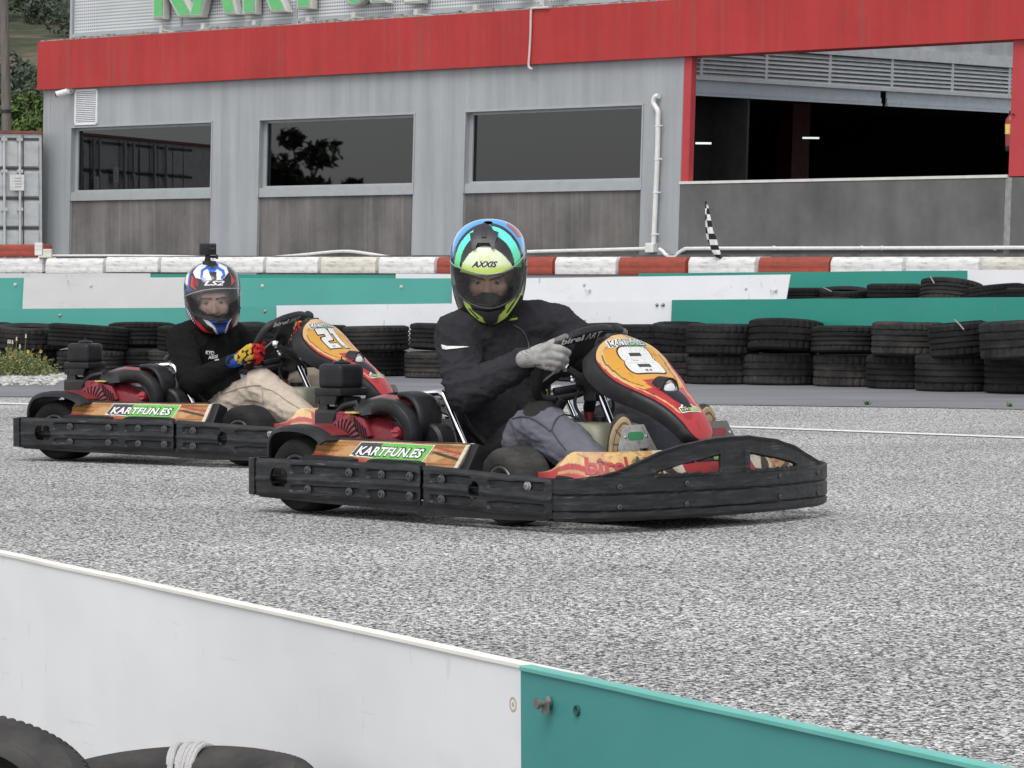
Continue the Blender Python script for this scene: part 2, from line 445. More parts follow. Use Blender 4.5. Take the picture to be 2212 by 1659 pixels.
for i, (px, Y, r, w_, st) in enumerate(row):
    p = at(px, 600, Y)
    jx, jy = random.uniform(-.03, .03), random.uniform(-.05, .05)
    if i != 2: tyre(round(r * random.uniform(.93, 1.03), 3), round(w_ * random.uniform(.94, 1.06), 3), (st + (i * 7 % 3)) % 3, (p.x + jx, Y + jy, 0.003), (random.uniform(-.012, .012), random.uniform(-.012, .012)), i * 1.7, '%s black tyre on the ground, %s' % (wear[i % 5], place_in_row(i)))
    else: tyre(.27, w_, 0, (p.x, Y, 0.005), (0, 0), i * 1.7, 'black tyre on the asphalt under the widest tyre, behind the weeds')
    if i in tops:
        px2, Y2, r2, w2, st2, tl = tops[i]
    else:
        px2, Y2, r2, w2, st2, tl = px + random.uniform(-14, 14), Y + random.uniform(-.09, .09), round(r * random.uniform(.88, 1.04), 3), w_ * random.uniform(.92, 1.02), (st + i) % 3, (random.uniform(-.05, .08), random.uniform(-.075, .075))
        if i == 2: r2, st2, tl, w2 = .325, 0, (0.07, 0.02), .185
        if i == 9: tl = (0.06, 0.03)
    p = at(px2, 600, Y2)
    lab = '%s black tyre on top of the %s' % (wear[(i + 2) % 5], place_in_row(i))
    if i == 2: lab = 'widest black tyre with its open ring showing, above the yellow-flowered weeds'
    if i == 19: lab = 'narrow black tyre with a cable tie, on top of the third stack from the right'
    if i == 16: lab = 'tilted black tyre on top, just left of the flat-topped dark one'
    tyre(r2, w2, st2, (p.x, Y2, w_ + 0.004 + (abs(tl[0]) + abs(tl[1])) * r2 * .45), tl, i * 0.9, lab)
# a second layer behind, showing over the tops
for k, (px, Y, r, z, tl, lab) in enumerate([(1782, 26.35, .22, .45, (0.12, -0.09), 'tyre with its hollow ring showing, lying behind the tilted tyre'),
                                       (1290, 27.1, .26, .30, (0.0, 0.0), 'topmost black tyre behind the numbered steering panel of the front kart'),
                                       (2010, 25.55, .28, .36, (0.0, 0.03), 'half hidden black tyre behind the narrow tied tyre'),
                                       (2165, 24.95, .28, .35, (0.02, 0.02), 'half hidden black tyre at the back of the right end stack'),
                                       (1560, 26.6, .28, .30, (0.02, -.04), 'half hidden black tyre at the back, right of the numbered panel')]):
    p = at(px, 600, Y); tyre(r, .12 if k else .16, k % 3, (p.x, Y, z), tl, k, lab)
# upper tyres on the terrace
up = [(1735, 32.2, .27, .16, 0, (0, 0), 'flat black tyre beside the end of the upper white panel'), (1824, 31.9, .225, .15, 1, (0.05, -0.10), 'thin slanting black tyre, second in the upper row'),
      (1932, 31.6, .245, .20, 2, (0, 0), 'upright-sided grooved black tyre, middle of the upper row'), (2053, 31.2, .275, .20, 0, (0.16, -0.09), 'tilted black tyre showing its open ring, upper row by the white panel'),
      (2152, 30.75, .265, .17, 1, (0.12, 0.0), 'black tyre with a cable tie, showing its ring, right end of the upper row'), (2235, 30.3, .25, .17, 2, (0, 0), 'black tyre cut by the right picture edge in the upper row')]
for k, (px, Y, r, w_, st, tl, lab) in enumerate(up):
    p = at(px, 600, Y); tyre(r, w_, st, (p.x, Y, 0.51 + abs(tl[0]) * r * .5), tl, k, lab, 'tyres on the terrace between the two barriers')
# cable ties
M_TIE = paint('tie_grey', (0.25, 0.24, 0.23), 0.6)
def tie(pts, lab):
    o = MB().tube([at(*p) for p in pts], 0.006, 6).build('cable_tie', M_TIE, smooth=True); tag(o, lab, 'cable tie', 'cable ties binding the tyres')
tie([(2062, 691, 24.3), (2072, 700, 24.22), (2082, 712, 24.2)], 'grey cable tie across the narrow tyre at the right')
tie([(1793, 704, 25.9), (1804, 712, 25.6)], 'grey cable tie beside the hollow tyre ring')
tie([(1779, 622, 31.9), (1795, 629, 31.6)], 'grey cable tie on the slanting upper tyre')
tie([(2010, 598, 31.0), (2018, 612, 30.9)], 'grey cable tie over the tilted upper ring')
# near tyres by the camera
M_TYRE2 = rubber('tyre_rubber_near', (0.02, 0.02, 0.021), (0.045, 0.044, 0.044), 0.25)
def near_tyre(Ro, W, loc, tilt, lab, rz=0):
    o = tyre_mesh(Ro, W, 0, 270).build('tyre', M_TYRE2, smooth=True, angle=28); o.location = loc; o.rotation_euler = (tilt[0], tilt[1], rz)
    return tag(o, lab, 'tyre', 'tyres on the near side of the barrier')
p = at(385, 1650, 6.15)
near_tyre(.245, .17, (p.x, 6.15, -.185), (0.05, -0.055), 'near black tyre lying flat with pale rope wound round it', 0.3)
p = at(-150, 1600, 5.95)
near_tyre(.26, .19, (p.x, 5.95, -.155), (0.30, 0.12), 'near black tyre leaning at the lower left corner, grooved shoulder')
M_ROPE = paint('rope', (0.50, 0.49, 0.48), 0.9, bmp=0.8, bscale=300)
rp = MB(); ctr_ = Vector((at(385, 1650, 6.15).x, 6.15, -.185)); TM = Matrix.Translation(ctr_) @ Matrix.Rotation(-.055, 4, 'Y') @ Matrix.Rotation(.05, 4, 'X')
for k in range(7):
    q = []
    for j in range(19):
        ps = R(lerp(-30, 165, j / 18)); ph = R(82 - k * 2.6 + 20 * j / 18) + .01 * math.sin(k * 2.1); rr_ = .192 + .063 * math.cos(ps); q.append(TM @ Vector((rr_ * math.cos(ph), rr_ * math.sin(ph), .085 + (.094 + .003 * (k % 2)) * math.sin(ps))))
    rp.tube(q, .0052, 8)
tag(rp.build('rope', M_ROPE, smooth=True), 'pale rope wound round the flat near tyre', 'rope')

# ================================================================ barrier panels
def panel_mat(name, col, rough=0.42, dirt=(0.2, 0.19, 0.17), amt=0.25):
    m, t, b = nt(name); v = coord(t); L = t.links
    c = ramp(t, [(0.3, [x * 0.93 for x in col]), (0.7, [min(1, x * 1.05) for x in col])], noi(t, v, 1.3, 4))
    f = ramp(t, [(0.60, 0.0), (0.78, amt)], noi(t, coord(t, (1.2, 1.2, 2.5)), 2.2, 7, 0.7)); c = mixc(t, f, c, dirt)
    f = ramp(t, [(0.68, 0.0), (0.74, amt * 1.8)], noi(t, coord(t, (14, 14, 4)), 1.5, 3, 0.6)); c = mixc(t, f, c, dirt)
    f = ramp(t, [(0.70, 0.0), (0.75, 0.30)], noi(t, coord(t, (26, 26, 9)), 1.0, 4, .7)); c = mixc(t, f, c, dirt)
    f = ramp(t, [(0.69, 0.0), (0.73, 0.13)], noi(t, coord(t, (3, 3, 40)), 1.3, 3, .6)); c = mixc(t, f, c, dirt)
    L.new(c, b.inputs['Base Color']); L.new(ramp(t, [(.3, rough - .1), (.7, rough + .18)], noi(t, v, 3, 5)), b.inputs['Roughness'])
    bump(t, b, noi(t, v, 3.5, 3), 0.14, 0.03)
    return m
M_PW = panel_mat('white_board', (0.74, 0.75, 0.76)); M_PG = panel_mat('green_board', (0.020, 0.25, 0.195), 0.4); M_PGL = panel_mat('pale_green_board', (0.07, 0.34, 0.29), 0.45)
M_PWD = panel_mat('dull_white_board', (0.60, 0.60, 0.585), 0.5, amt=0.4)
M_PGN = panel_mat('near_green_board', (0.058, 0.275, 0.26), 0.4, amt=0.12)
M_PWN = panel_mat('near_white_board', (0.79, 0.80, 0.81), 0.38, (0.35, 0.34, 0.33), 0.10)
M_BOLT = paint('dull_steel', (0.34, 0.32, 0.30), 0.45, 0.8, dirt=(0.12, 0.09, 0.07))
M_BOLTW = paint('pale_washer', (.55, .54, .50), .6)
def board(a, b, z0, z1, th, mat, label, group, lean=(0.0, 0.0), bolts=(), name='barrier_panel', n=12, wav=0.006):
    """an upright board from a to b (plan), z0/z1 = (left, right) bottom and top heights, thickness th away from the viewer"""
    a = Vector((a[0], a[1], 0)); b = Vector((b[0], b[1], 0)); d = (b - a).normalized(); nn = Vector((-d.y, d.x, 0))
    if nn.y < 0: nn = -nn
    F0 = []; T0 = []; F1 = []; T1 = []
    for i in range(n + 1):
        s = i / n; p = a.lerp(b, s) + nn * wav * noise.noise((i * .7, a.x, 2)); l0, l1 = lerp(lean[0], lean[0], s), lerp(lean[0], lean[1], s)
        q = p - d * 0.0
        F0.append(q + Vector((0, 0, lerp(z0[0], z0[1], s)))); F1.append(q + d * lerp(lean[0], lean[1], s) + Vector((0, 0, lerp(z1[0], z1[1], s) + 0.003 * noise.noise((i * 0.9, 5, a.y)))))
    m = MB(); m.grid([F0, F1, [p + nn * th for p in F1], [p + nn * th for p in F0]], closed_u=True)
    m.add([F0[0], F1[0], F1[0] + nn * th, F0[0] + nn * th], [(0, 1, 2, 3)]); m.add([F0[-1], F1[-1], F1[-1] + nn * th, F0[-1] + nn * th], [(3, 2, 1, 0)])
    o = m.build(name, mat, smooth=True, angle=30, weld=1e-5)
    tag(o, label, 'barrier panel', group)
    for (s, z, r) in bolts:
        k = MB(); q = a.lerp(b, s) + Vector((0, 0, z)) - nn * 0.001
        M = frame(q, d, (0, 0, 1)); k.lathe([(r * 1.7, 0.0), (r * 1.7, 0.003), (r, 0.004), (r, 0.012), (r * .6, 0.014), (0.0001, 0.014)], M, 10)
        k.build('bolt', M_BOLTW if z > .6 else M_BOLT, o, smooth=True)
    return o
def plan(px, Y): x, _ = ray(px, 600); return (x * Y, Y)
G1 = 'boards of the lower barrier behind the tyres'; G2 = 'boards of the upper barrier'
fy = lambda px, e=0.0: row_y(px) + 0.42 + e
board(plan(-900, 30.6), plan(596, fy(596)), (.2, .25), (.475, .535), .012, M_PGL, 'long pale green board behind the left tyres and rear driver', G1, bolts=[(.70, .46, .009), (.985, .50, .008)])
board(plan(597, fy(597, .0)), plan(1447, fy(1447)), (.25, .3), (.548, .605), .012, M_PW, 'white board of the lower barrier behind both drivers', G1, (0, .02), bolts=[(.75, .50, .007), (.985, .575, .008), (.97, .573, .008)])
board(plan(1447, fy(1447, -.016)), plan(2420, fy(2420, -.016)), (.25, .3), (.612, .665), .012, M_PG, 'long deep green board of the lower barrier above the right tyres', G1, (.02, 0))
# upper boards
board(plan(-900, 34.6), plan(47, 34.6), (.45, .45), (.755, .755), .012, M_PGL, 'green board with a black scuff at the far left', G2, (0, .02), bolts=[(.985, .69, .010)])
board(plan(48, 34.55), plan(420, 34.3), (.45, .45), (.758, .762), .012, M_PWD, 'dirty white board left of the rear driver helmet', G2, (.02, 0), bolts=[(.40, .68, .008)])
board(plan(421, 34.3), plan(975, 33.2), (.45, .45), (.757, .755), .012, M_PGL, 'green board with pale patches between the two helmets', G2, bolts=[(.27, .68, .010), (.81, .675, .010)])
board(plan(325, 36.2), plan(855, 35.4), (.47, .47), (.790, .780), .012, M_PG, 'narrow green board edge under the white blocks, behind the green board', G2)
board(plan(855, 35.39), plan(1120, 34.2), (.47, .47), (.795, .785), .012, M_PW, 'narrow white board edge left of the front helmet', G2)
board(plan(-900, 36.4), plan(325, 36.2), (.47, .47), (.795, .797), .012, M_PWD, 'pale board edge under the first white blocks', G2)
board(plan(976, 33.0), plan(1694, 31.5), (.47, .46), (.748, .795), .012, M_PW, 'bright white board with a torn bolt hole right of the front helmet', G2, (0, .06), bolts=[(.89, .67, .008), (.41, .70, .008)])
board(plan(1380, 33.4), plan(2090, 32.0), (.47, .47), (.80, .83), .012, M_PG, 'green board behind the upper row of tyres', G2)
board(plan(2090, 31.98), plan(2420, 31.2), (.47, .47), (.835, .83), .012, M_PW, 'white board at the right edge behind the upper tyres', G2)
# the near barrier
p0 = bl(-6); p1 = bl(2.90 - 0.55)
sSeam = 2.665
pa, pb = bl(-7, .035), bl(sSeam + 0.16, .035); GN = 'boards of the near barrier'
wb = board((pa.x, pa.y), (pb.x, pb.y), (-.24, -.24), (.215, .215), .012, M_PWN, 'long near white board along the bottom left of the track edge', GN, n=40, wav=0.004)
pa, pb = bl(sSeam, 0.049), bl(9, 0.049)
gb = board((pa.x, pa.y), (pb.x, pb.y), (-.24, -.24), (.2155, .2155), .012, M_PGN, 'near green board lapping over the white one at the lower right', GN, (-.004, 0), n=40, wav=0.004)
bq = bl(sSeam + .098, 0.051, .168); Mb = frame(bq, bd, (0, 0, 1))
if (Mb.to_3x3() @ Vector((0, 0, 1))).dot(bn) < 0: Mb = frame(bq, -bd, (0, 0, 1))
M_EDW = paint('sunlit_cream_edge', (.80, .775, .71), .5, var=.08); M_EDG = paint('sunlit_green_edge', (.13, .43, .37), .45, var=.1)  # board edge strips, paler colour standing for sunlit tops
def sunlit_edge_bead(o, s0, s1, off, mat):
    m = MB(); L = []
    for i in range(61):
        s = lerp(s0, s1, i / 60); p = bl(s, off, .2165 + .0015 * noise.noise((s * 3, 1, off))); L.append([p + bn * .004 + Vector((0, 0, -.006)), p + bn * .004, p + bn * .001 + Vector((0, 0, .002)), p - bn * .018 + Vector((0, 0, .0022)), p - bn * .018 + Vector((0, 0, -.006))])
    m.loft(L); m.build('sunlit_edge_bead', mat, o, smooth=True, angle=50)
sunlit_edge_bead(wb, -7, sSeam + .155, .036, M_EDW); sunlit_edge_bead(gb, sSeam + .001, 9, .050, M_EDG)
k = MB(); k.lathe([(.010, 0), (.012, .002), (.005, .004), (.005, .018), (.009, .019), (.009, .024), (.0001, .024)], Mb, 10); k.build('bolt', M_BOLT, gb, smooth=True)
k = MB(); k.box((-.004, -.016, .008), (.016, .004, .012), Mb); k.build('washer', M_BOLT, gb)
bq = bl(sSeam + .19, 0.051, .166); Mb.translation = bq
k = MB(); k.lathe([(.009, 0), (.008, .0025), (.004, .001), (.0001, -.002)], Mb, 12); k.build('screw_hole', paint('dark_green', (0.01, 0.07, 0.055), 0.6), gb, smooth=True)

bq = bl(sSeam - .055, 0.036, .148); Mb.translation = bq
k = MB(); k.lathe([(.013, .0006), (.011, .0012), (.0085, .0006)], Mb, 16); k.lathe([(.0045, .0006), (.0001, .001)], Mb, 10); k.build('rust_ring', paint('rust_stain', (.50, .42, .33), .8), wb, smooth=True)
M_TORN = paint('torn_plastic', (.40, .39, .36), .7, var=.3, vscale=40)
def torn(o, px, py, Y, w_=.05):
    c = at(px, py, Y); m = MB()
    for dx, dz, a, b_ in ((-.5, .0, .12, .5), (.35, .0, .16, .55), (0, .05, .5, .10)): m.loft([[c + Vector((dx * w_ + sx * a * w_ * .5, -.004 - .006 * (sx > 0), dz * w_ + sz * b_ * w_ * .5)) for sx, sz in ((-1, -1), (1, -1), (1, 1), (-1, 1))], [c + Vector((dx * w_ + sx * a * w_ * .5, .004, dz * w_ + sz * b_ * w_ * .5)) for sx, sz in ((-1, -1), (1, -1), (1, 1), (-1, 1))]])
    m.build('torn_tab', M_TORN, o)
TB = {o['label']: o for o in COL.objects if o.get('category') == 'barrier panel'}
ob = next(o for l, o in TB.items() if l.startswith('bright white')); torn(ob, 1270, 628, 32.35); torn(ob, 1672, 629, 31.53, .06)
ob = next(o for l, o in TB.items() if l.startswith('white board of the lower')); torn(ob, 1262, 692, row_y(1262) + .41, .05); torn(ob, 1432, 659, row_y(1432) + .41, .03)
# ================================================================ plastic kerb blocks, red and white
M_BW = paint('white_plastic', (0.74, 0.73, 0.71), 0.5, var=0.06, dirt=(0.3, 0.27, 0.22), dirt_amt=0.7, dscale=(1.5, 1.5, 7), kind='Object')
M_BC = paint('cream_plastic', (0.66, 0.63, 0.55), 0.5, var=0.06, dirt=(0.3, 0.25, 0.18), dirt_amt=0.8, dscale=(1.5, 1.5, 7))
M_BR = paint('red_plastic', (0.33, 0.055, 0.03), 0.5, var=0.12, dirt=(0.10, 0.05, 0.035), dirt_amt=0.8, dscale=(1.5, 1.5, 7))
def block_mesh(L, H=.20, D=.30):
    pr = [(-D / 2, 0), (-D / 2, .06), (-D / 2 + .0015, .068), (-D / 2 + .0015, .085), (-D / 2, .093), (-D / 2, .125), (-D / 2 + .002, .132), (-D / 2 + .002, .145), (-D / 2 + .004, .152), (-D / 2 + .03, H), (D / 2 - .03, H), (D / 2, .15), (D / 2, 0)]
    rings = []
    for x in (-L / 2, -L / 2 + .02, -L / 2 + .06, -L / 2 + .075, L / 2 - .075, L / 2 - .06, L / 2 - .02, L / 2):
        e = 0.02 if abs(abs(x) - L / 2) < 1e-6 else 0.0
        s = 0.0 if 0.03 < L / 2 - abs(x) < 0.065 or e == 0 else e
        rings.append([Vector((x, y * (1 - s * 3), .0 + z * (1 - s))) for y, z in pr])
    return MB().loft(rings)
blk = [('W', -40, 92), ('W', 95, 222), ('W', 225, 341), ('W', 344, 455), ('W', 458, 568), ('W', 571, 686), ('C', 689, 811), ('W', 814, 938), ('R', 940, 1062), ('R', 1064, 1193), ('W', 1195, 1330), ('R', 1332, 1480), ('W', 1483, 1630), ('R', 1634, 1790), ('W', 1790, 1948), ('W', 1952, 2113), ('C', 2117, 2290)]
def blk_y(px): return 46.8 - (px - 280) / 1930 * 12.0
names = {'W': 'white', 'C': 'cream', 'R': 'red'}; cnt = {'W': 0, 'C': 0, 'R': 0}
blabels = ['white kerb block at the far left under the red one', 'white kerb block next right of the far left one, with dark streaks', 'third white kerb block from the left', 'white kerb block just left of the helmet camera',
           'white kerb block hidden partly by the helmet camera', 'white kerb block right of the helmet camera', 'cream stained kerb block between the two helmets', 'white kerb block left of the red pair behind the front helmet',
           'red kerb block touching the left of the front helmet', 'short red kerb block right of the front helmet', 'white kerb block between the short red block and the next red one', 'long red kerb block in the middle of the row',
           'white kerb block carrying the chequered flag', 'dark streaked red kerb block, rightmost red one', 'white kerb block with dark streaks right of the last red one', 'clean white kerb block second from the right edge', 'cream kerb block at the right edge']
for i, (c, x0, x1) in enumerate(blk):
    ya, yb = blk_y(x0), blk_y(x1); A = Vector((*plan(x0, ya), 0)); B = Vector((*plan(x1, yb), 0)); L = (B - A).length
    o = block_mesh(L - .035).build('kerb_block', {'W': M_BW, 'C': M_BC, 'R': M_BR}[c], smooth=True, angle=30, bevel=.006)
    mid = (A + B) / 2 + Vector((-(B - A).y, (B - A).x, 0)).normalized() * .15; topy = 555 if i > 1 else (558 if i == 1 else 556)
    _, dz = ray((x0 + x1) / 2, topy); o.location = (mid.x, mid.y, CAMH + dz * mid.y - .20); o.rotation_euler = (0, 0, math.atan2(B.y - A.y, B.x - A.x))
    tag(o, blabels[i], 'kerb block', 'plastic kerb blocks along the top of the barrier')
ya, yb = blk_y(-60), blk_y(78); A = Vector((*plan(-60, ya), 0)); B = Vector((*plan(78, yb), 0)); mid = (A + B) / 2 + Vector((-(B - A).y, (B - A).x, 0)).normalized() * .15
o = block_mesh((B - A).length, .17).build('kerb_block', M_BR, smooth=True, angle=30, bevel=.006); o.location = (mid.x, mid.y, CAMH + ray(9, 528)[1] * mid.y - .17); o.rotation_euler = (0, 0, math.atan2(B.y - A.y, B.x - A.x))
tag(o, 'red kerb block lying on a white one at the far left', 'kerb block', 'plastic kerb blocks along the top of the barrier')
o = MB().box((-.05, -.05, 0), (.05, .05, .17)).build('end_cap', M_BW, bevel=.01); o.location = at(84, 552, 47.0) ; tag(o, 'small white plastic end piece beside the stacked red block', 'end cap')
o = MB().box((-.09, -.06, 0), (.09, .06, .12)).build('junction_box', M_BC, bevel=.01); o.location = at(98, 557, 48.0); tag(o, 'small beige box at the left end of the white conduit', 'junction box', 'electrical boxes on the hall wall')
# ================================================================ the hall
WO = Vector((0, 50, 0)); WD = Vector((.738, -.674, 0)).normalized(); WN = Vector((-.674, -.738, 0)).normalized(); LEAN = .028 * 1.35
def Wp(u, z, off=0.0):
    """hall frame: u along the front wall, z up, off towards the track; the wall stands a little out of plumb"""
    return WO + WD * (u + LEAN * (z - 1.05)) + WN * off + Vector((0, 0, z))
def wl(px, py, off=0.0):
    x, dz = ray(px + .028 * (py - 545), py); k = off + WN.y * 50; t = k / (WN.x * x + WN.y)
    P = Vector((x * t, t, 0)); return ((P - WO).dot(WD), CAMH + dz * t)
def wbox(m, u0, u1, z0, z1, o0, o1):
    v = [Wp(u0, z0, o1), Wp(u1, z0, o1), Wp(u1, z0, o0), Wp(u0, z0, o0), Wp(u0, z1, o1), Wp(u1, z1, o1), Wp(u1, z1, o0), Wp(u0, z1, o0)]
    return m.add(v, [(0, 3, 2, 1), (4, 5, 6, 7), (0, 1, 5, 4), (1, 2, 6, 5), (2, 3, 7, 6), (3, 0, 4, 7)])
def streaky(name, lo, hi, su=1.4, sz=.12, amt=.3, rough=.6, tint=(0.26, 0.24, 0.21), warm=0.0, patch=0.15):
    m, t, b = nt(name); L = t.links
    tc = t.nodes.new('ShaderNodeTexCoord'); mp = t.nodes.new('ShaderNodeMapping'); mp.inputs['Rotation'].default_value = (0, 0, math.atan2(.674, .738)); L.new(tc.outputs['Object'], mp.inputs[0])
    mp2 = t.nodes.new('ShaderNodeMapping'); mp2.inputs['Scale'].default_value = (su, su, sz); L.new(mp.outputs[0], mp2.inputs[0])
    c = ramp(t, [(0.32, lo), (0.68, hi)], noi(t, mp2.outputs[0], 2.2, 6, .62))
    f = ramp(t, [(0.52, 0), (0.70, amt)], noi(t, mp2.outputs[0], 4.7, 5, .6, .2)); c = mixc(t, f, c, tint)
    c = mixc(t, 1.0, c, ramp(t, [(0.3, 1 - patch), (0.65, 1.0)], noi(t, mp.outputs[0], 1.1, 6, .65)), 'MULTIPLY')
    L.new(c, b.inputs['Base Color']); b.inputs['Roughness'].default_value = rough
    b.inputs['Specular IOR Level'].default_value = .3
    bump(t, b, noi(t, mp.outputs[0], 25, 5), .15, .01); return m
M_WALL = streaky('grey_cladding', (.305, .322, .335), (.395, .41, .42), 2.2, .10, .30, .55, (.31, .315, .325), patch=.10)
M_DADO = streaky('streaked_render', (.125, .12, .117), (.225, .207, .195), 1.7, .07, .5, .8, (.30, .262, .235), patch=.40)
M_LOW = streaky('dark_render', (.115, .114, .115), (.165, .163, .163), .9, .35, .25, .8, (.16, .15, .14), patch=.3)
M_FRAME = paint('window_metal', (.38, .40, .41), .5, .2, var=.06)
M_RED = streaky('red_fascia_paint', (.40, .032, .032), (.465, .039, .039), 2.4, .10, .5, .5, (.27, .085, .065), patch=.16)
M_REDC = paint('red_column_paint', (.43, .038, .045), .5, var=.08)
M_CAP = paint('white_coping', (.62, .61, .57), .6, var=.1)
def glass_mat():
    m, t, b = nt('tinted_glass'); L = t.links; t.nodes.remove(b); out = t.nodes['Material Output']
    tr = N(t, 'ShaderNodeBsdfTransparent'); tr.inputs[0].default_value = (.22, .23, .24, 1)
    gl = N(t, 'ShaderNodeBsdfGlossy'); gl.inputs['Roughness'].default_value = .015; gl.inputs[0].default_value = (.92, .94, .97, 1)
    fr = N(t, 'ShaderNodeFresnel'); fr.inputs[0].default_value = 1.72
    mx = N(t, 'ShaderNodeMixShader'); L.new(fr.outputs[0], mx.inputs[0]); L.new(tr.outputs[0], mx.inputs[1]); L.new(gl.outputs[0], mx.inputs[2]); L.new(mx.outputs[0], out.inputs[0])
    return m
M_GLASS = glass_mat()
M_DARK = paint('dark_interior', (.022, .022, .024), .8, var=.2)
hall = empty('hall', Wp(-3.5, 0)); hall_loc = Vector(hall.location)
tag(hall, 'grey trackside hall with red fascia, three dark windows and an open yard', 'building')
def hpart(m, name, mat, parent=None, **k):
    o = m.build(name, mat, None, **k); p = parent or hall; o.parent = p
    if p is hall: o.matrix_parent_inverse = Matrix.Translation(-hall_loc)
    return o
U0, U1, ZB, ZD, ZS, ZW, ZT, ZF = -10.22, 3.05, .2, 1.91, 2.065, 3.01, 3.72, 4.45
wins = [(-9.53, -6.25), (-5.21, -1.97), (-.97, 2.34)]
m = MB(); e = [U0] + [x for w_ in wins for x in w_] + [U1]
for i in range(0, len(e), 2): wbox(m, e[i], e[i + 1], ZB, ZT, -.2, 0)
for a, b_ in wins: wbox(m, a, b_, 3.07, ZT, -.2, 0)
hpart(m, 'wall', M_WALL)
for u in (U0 + .17, U1 - .02):
    m = MB(); wbox(m, u - .006, u + .006, 1.0, ZT - .01, 0, .006); hpart(m, 'trim', M_FRAME)
for i, (a, b_) in enumerate(wins):
    m = MB(); wbox(m, a, b_, ZB, ZD, -.2, -.05); hpart(m, 'dado', M_DADO)
    m = MB(); f = .05
    wbox(m, a, b_, ZD, ZS - .02, -.2, -.012)                        # sill rail
    wbox(m, a, a + .07, ZS - .02, 3.07, -.2, -.09); wbox(m, b_ - .02, b_, ZS - .02, 3.07, -.2, -.09)
    wbox(m, a + .07, b_ - .02, 3.02, 3.07, -.2, -.09); wbox(m, a + .07, b_ - .02, ZS - .02, ZS + .012, -.2, -.07)
    wbox(m, a - .012, a + .012, ZD, 3.08, -.02, .012); wbox(m, b_ - .012, b_ + .012, ZD, 3.08, -.02, .012); wbox(m, a - .012, b_ + .012, 3.06, 3.085, -.02, .014)
    wo = hpart(m, 'window', M_FRAME)
    m = MB(); wbox(m, a + .07, b_ - .02, ZS + .012, 3.02, -.125, -.115); hpart(m, 'pane', M_GLASS, wo)
# what stands behind the glass
m = MB(); wbox(m, U0 + .02, U1 - .02, ZB, 3.7, -1.45, -1.4); wbox(m, U0 + .02, U1 - .3, ZB, ZB + .05, -1.4, -.21); wbox(m, U0 + .02, U1 - .02, 3.66, 3.7, -1.4, -.21)
wbox(m, U0 + .02, U0 + .12, ZB, 3.66, -1.4, -.21)
hpart(m, 'room', M_DARK)
M_CURT = paint('grey_curtain', (.23, .23, .24), .8, var=.2, vscale=3); M_CURT2 = paint('brown_curtain', (.05, .03, .025), .9)
m = MB(); v = [Wp(-9.44, 2.08, -.3), Wp(-9.30, 2.08, -.3), Wp(-9.05, 3.0, -.3), Wp(-9.38, 3.0, -.3)]; v += [p - WN * .05 for p in v]
m.add(v, [(0, 1, 2, 3), (4, 5, 6, 7), (0, 1, 5, 4), (1, 2, 6, 5), (2, 3, 7, 6), (3, 0, 4, 7)]); hpart(m, 'curtain', M_CURT2)
for (a, b_, o) in ((1.72, 1.86, .5), (1.98, 2.30, .55), (.60, .64, .7), (-.45, .1, 1.2)):
    m = MB(); wbox(m, a, b_, 1.9, 3.1, -o - .05, -o); hpart(m, 'curtain', M_CURT)
# fascia, returns, columns, low wall
m = MB(); wbox(m, U0 - .05, 9.6, ZT - .035, ZF, -.35, .10); hpart(m, 'fascia', M_RED)
m = MB(); wbox(m, U0 - .03, 9.6, ZF + .001, ZF + .02, -.33, .06)
for k in range(40):
    u = random.uniform(U0 + .6, 3.2); wbox(m, u, u + random.uniform(.03, .22), ZF + .02, ZF + random.uniform(.03, .06), .0, .05)
hpart(m, 'flashing', paint('torn_flashing', (.30, .29, .27), .7, var=.4, vscale=9, dirt=(.03, .03, .03), dirt_amt=.9))
for a, b_, dp in ((3.06, 3.19, -.08), (8.36, 8.75, -.22)):
    m = MB(); wbox(m, a, b_, 1.99, ZT - .036, dp, .02); hpart(m, 'column', M_REDC)
m = MB(); wbox(m, 3.06, 8.32, ZB, 1.975, -.18, .03); wbox(m, 8.42, 9.6, ZB, 1.975, -.18, .03); hpart(m, 'parapet', M_LOW)
m = MB(); wbox(m, 8.32, 8.42, ZB, 1.975, -.18, .024); hpart(m, 'joint_strip', paint('mortar', (.26, .255, .25), .9, var=.3, vscale=8, bmp=.8, bscale=30))
m = MB(); wbox(m, 3.04, 8.355, 1.976, 2.012, -.19, .04); hpart(m, 'coping', M_CAP)
m = MB(); wbox(m, -10.2, 9.6, .9, 1.03, .0, .09); hpart(m, 'plinth', paint('plinth_grey', (.10, .10, .10), .9, var=.3))
# side block across the yard: louvres, shutters, black hall behind
Q0 = Wp(3.09, 0, -.10); QD = -WN
def Qp(w_, z, off=0.0): return Q0 + QD * w_ + WD * (off + LEAN * (z - 1.05)) + Vector((0, 0, z))
def ql(px, py):
    x, dz = ray(px + .028 * (py - 545), py); n2 = WD; k = n2.dot(Q0); t = k / (n2.x * x + n2.y); P = Vector((x * t, t, 0)); return ((P - Q0).dot(QD), CAMH + dz * t)
def qbox(m, w0, w1, z0, z1, o0, o1):
    v = [Qp(w0, z0, o1), Qp(w1, z0, o1), Qp(w1, z0, o0), Qp(w0, z0, o0), Qp(w0, z1, o1), Qp(w1, z1, o1), Qp(w1, z1, o0), Qp(w0, z1, o0)]
    return m.add(v, [(0, 3, 2, 1), (4, 5, 6, 7), (0, 1, 5, 4), (1, 2, 6, 5), (2, 3, 7, 6), (3, 0, 4, 7)])
LB = ql(1850, 186)[1]; LT = ql(2150, 145)[1]; SB = ql(1850, 221)[1]
QW = 14.0
M_LOUV = paint('louvre_grey', (.52, .54, .55), .45, .3, var=.08, dirt=(.25, .23, .2), dirt_amt=.4)
M_CONC = streaky('pale_concrete', (.34, .35, .35), (.50, .51, .51), 1.5, .3, .3, .8)
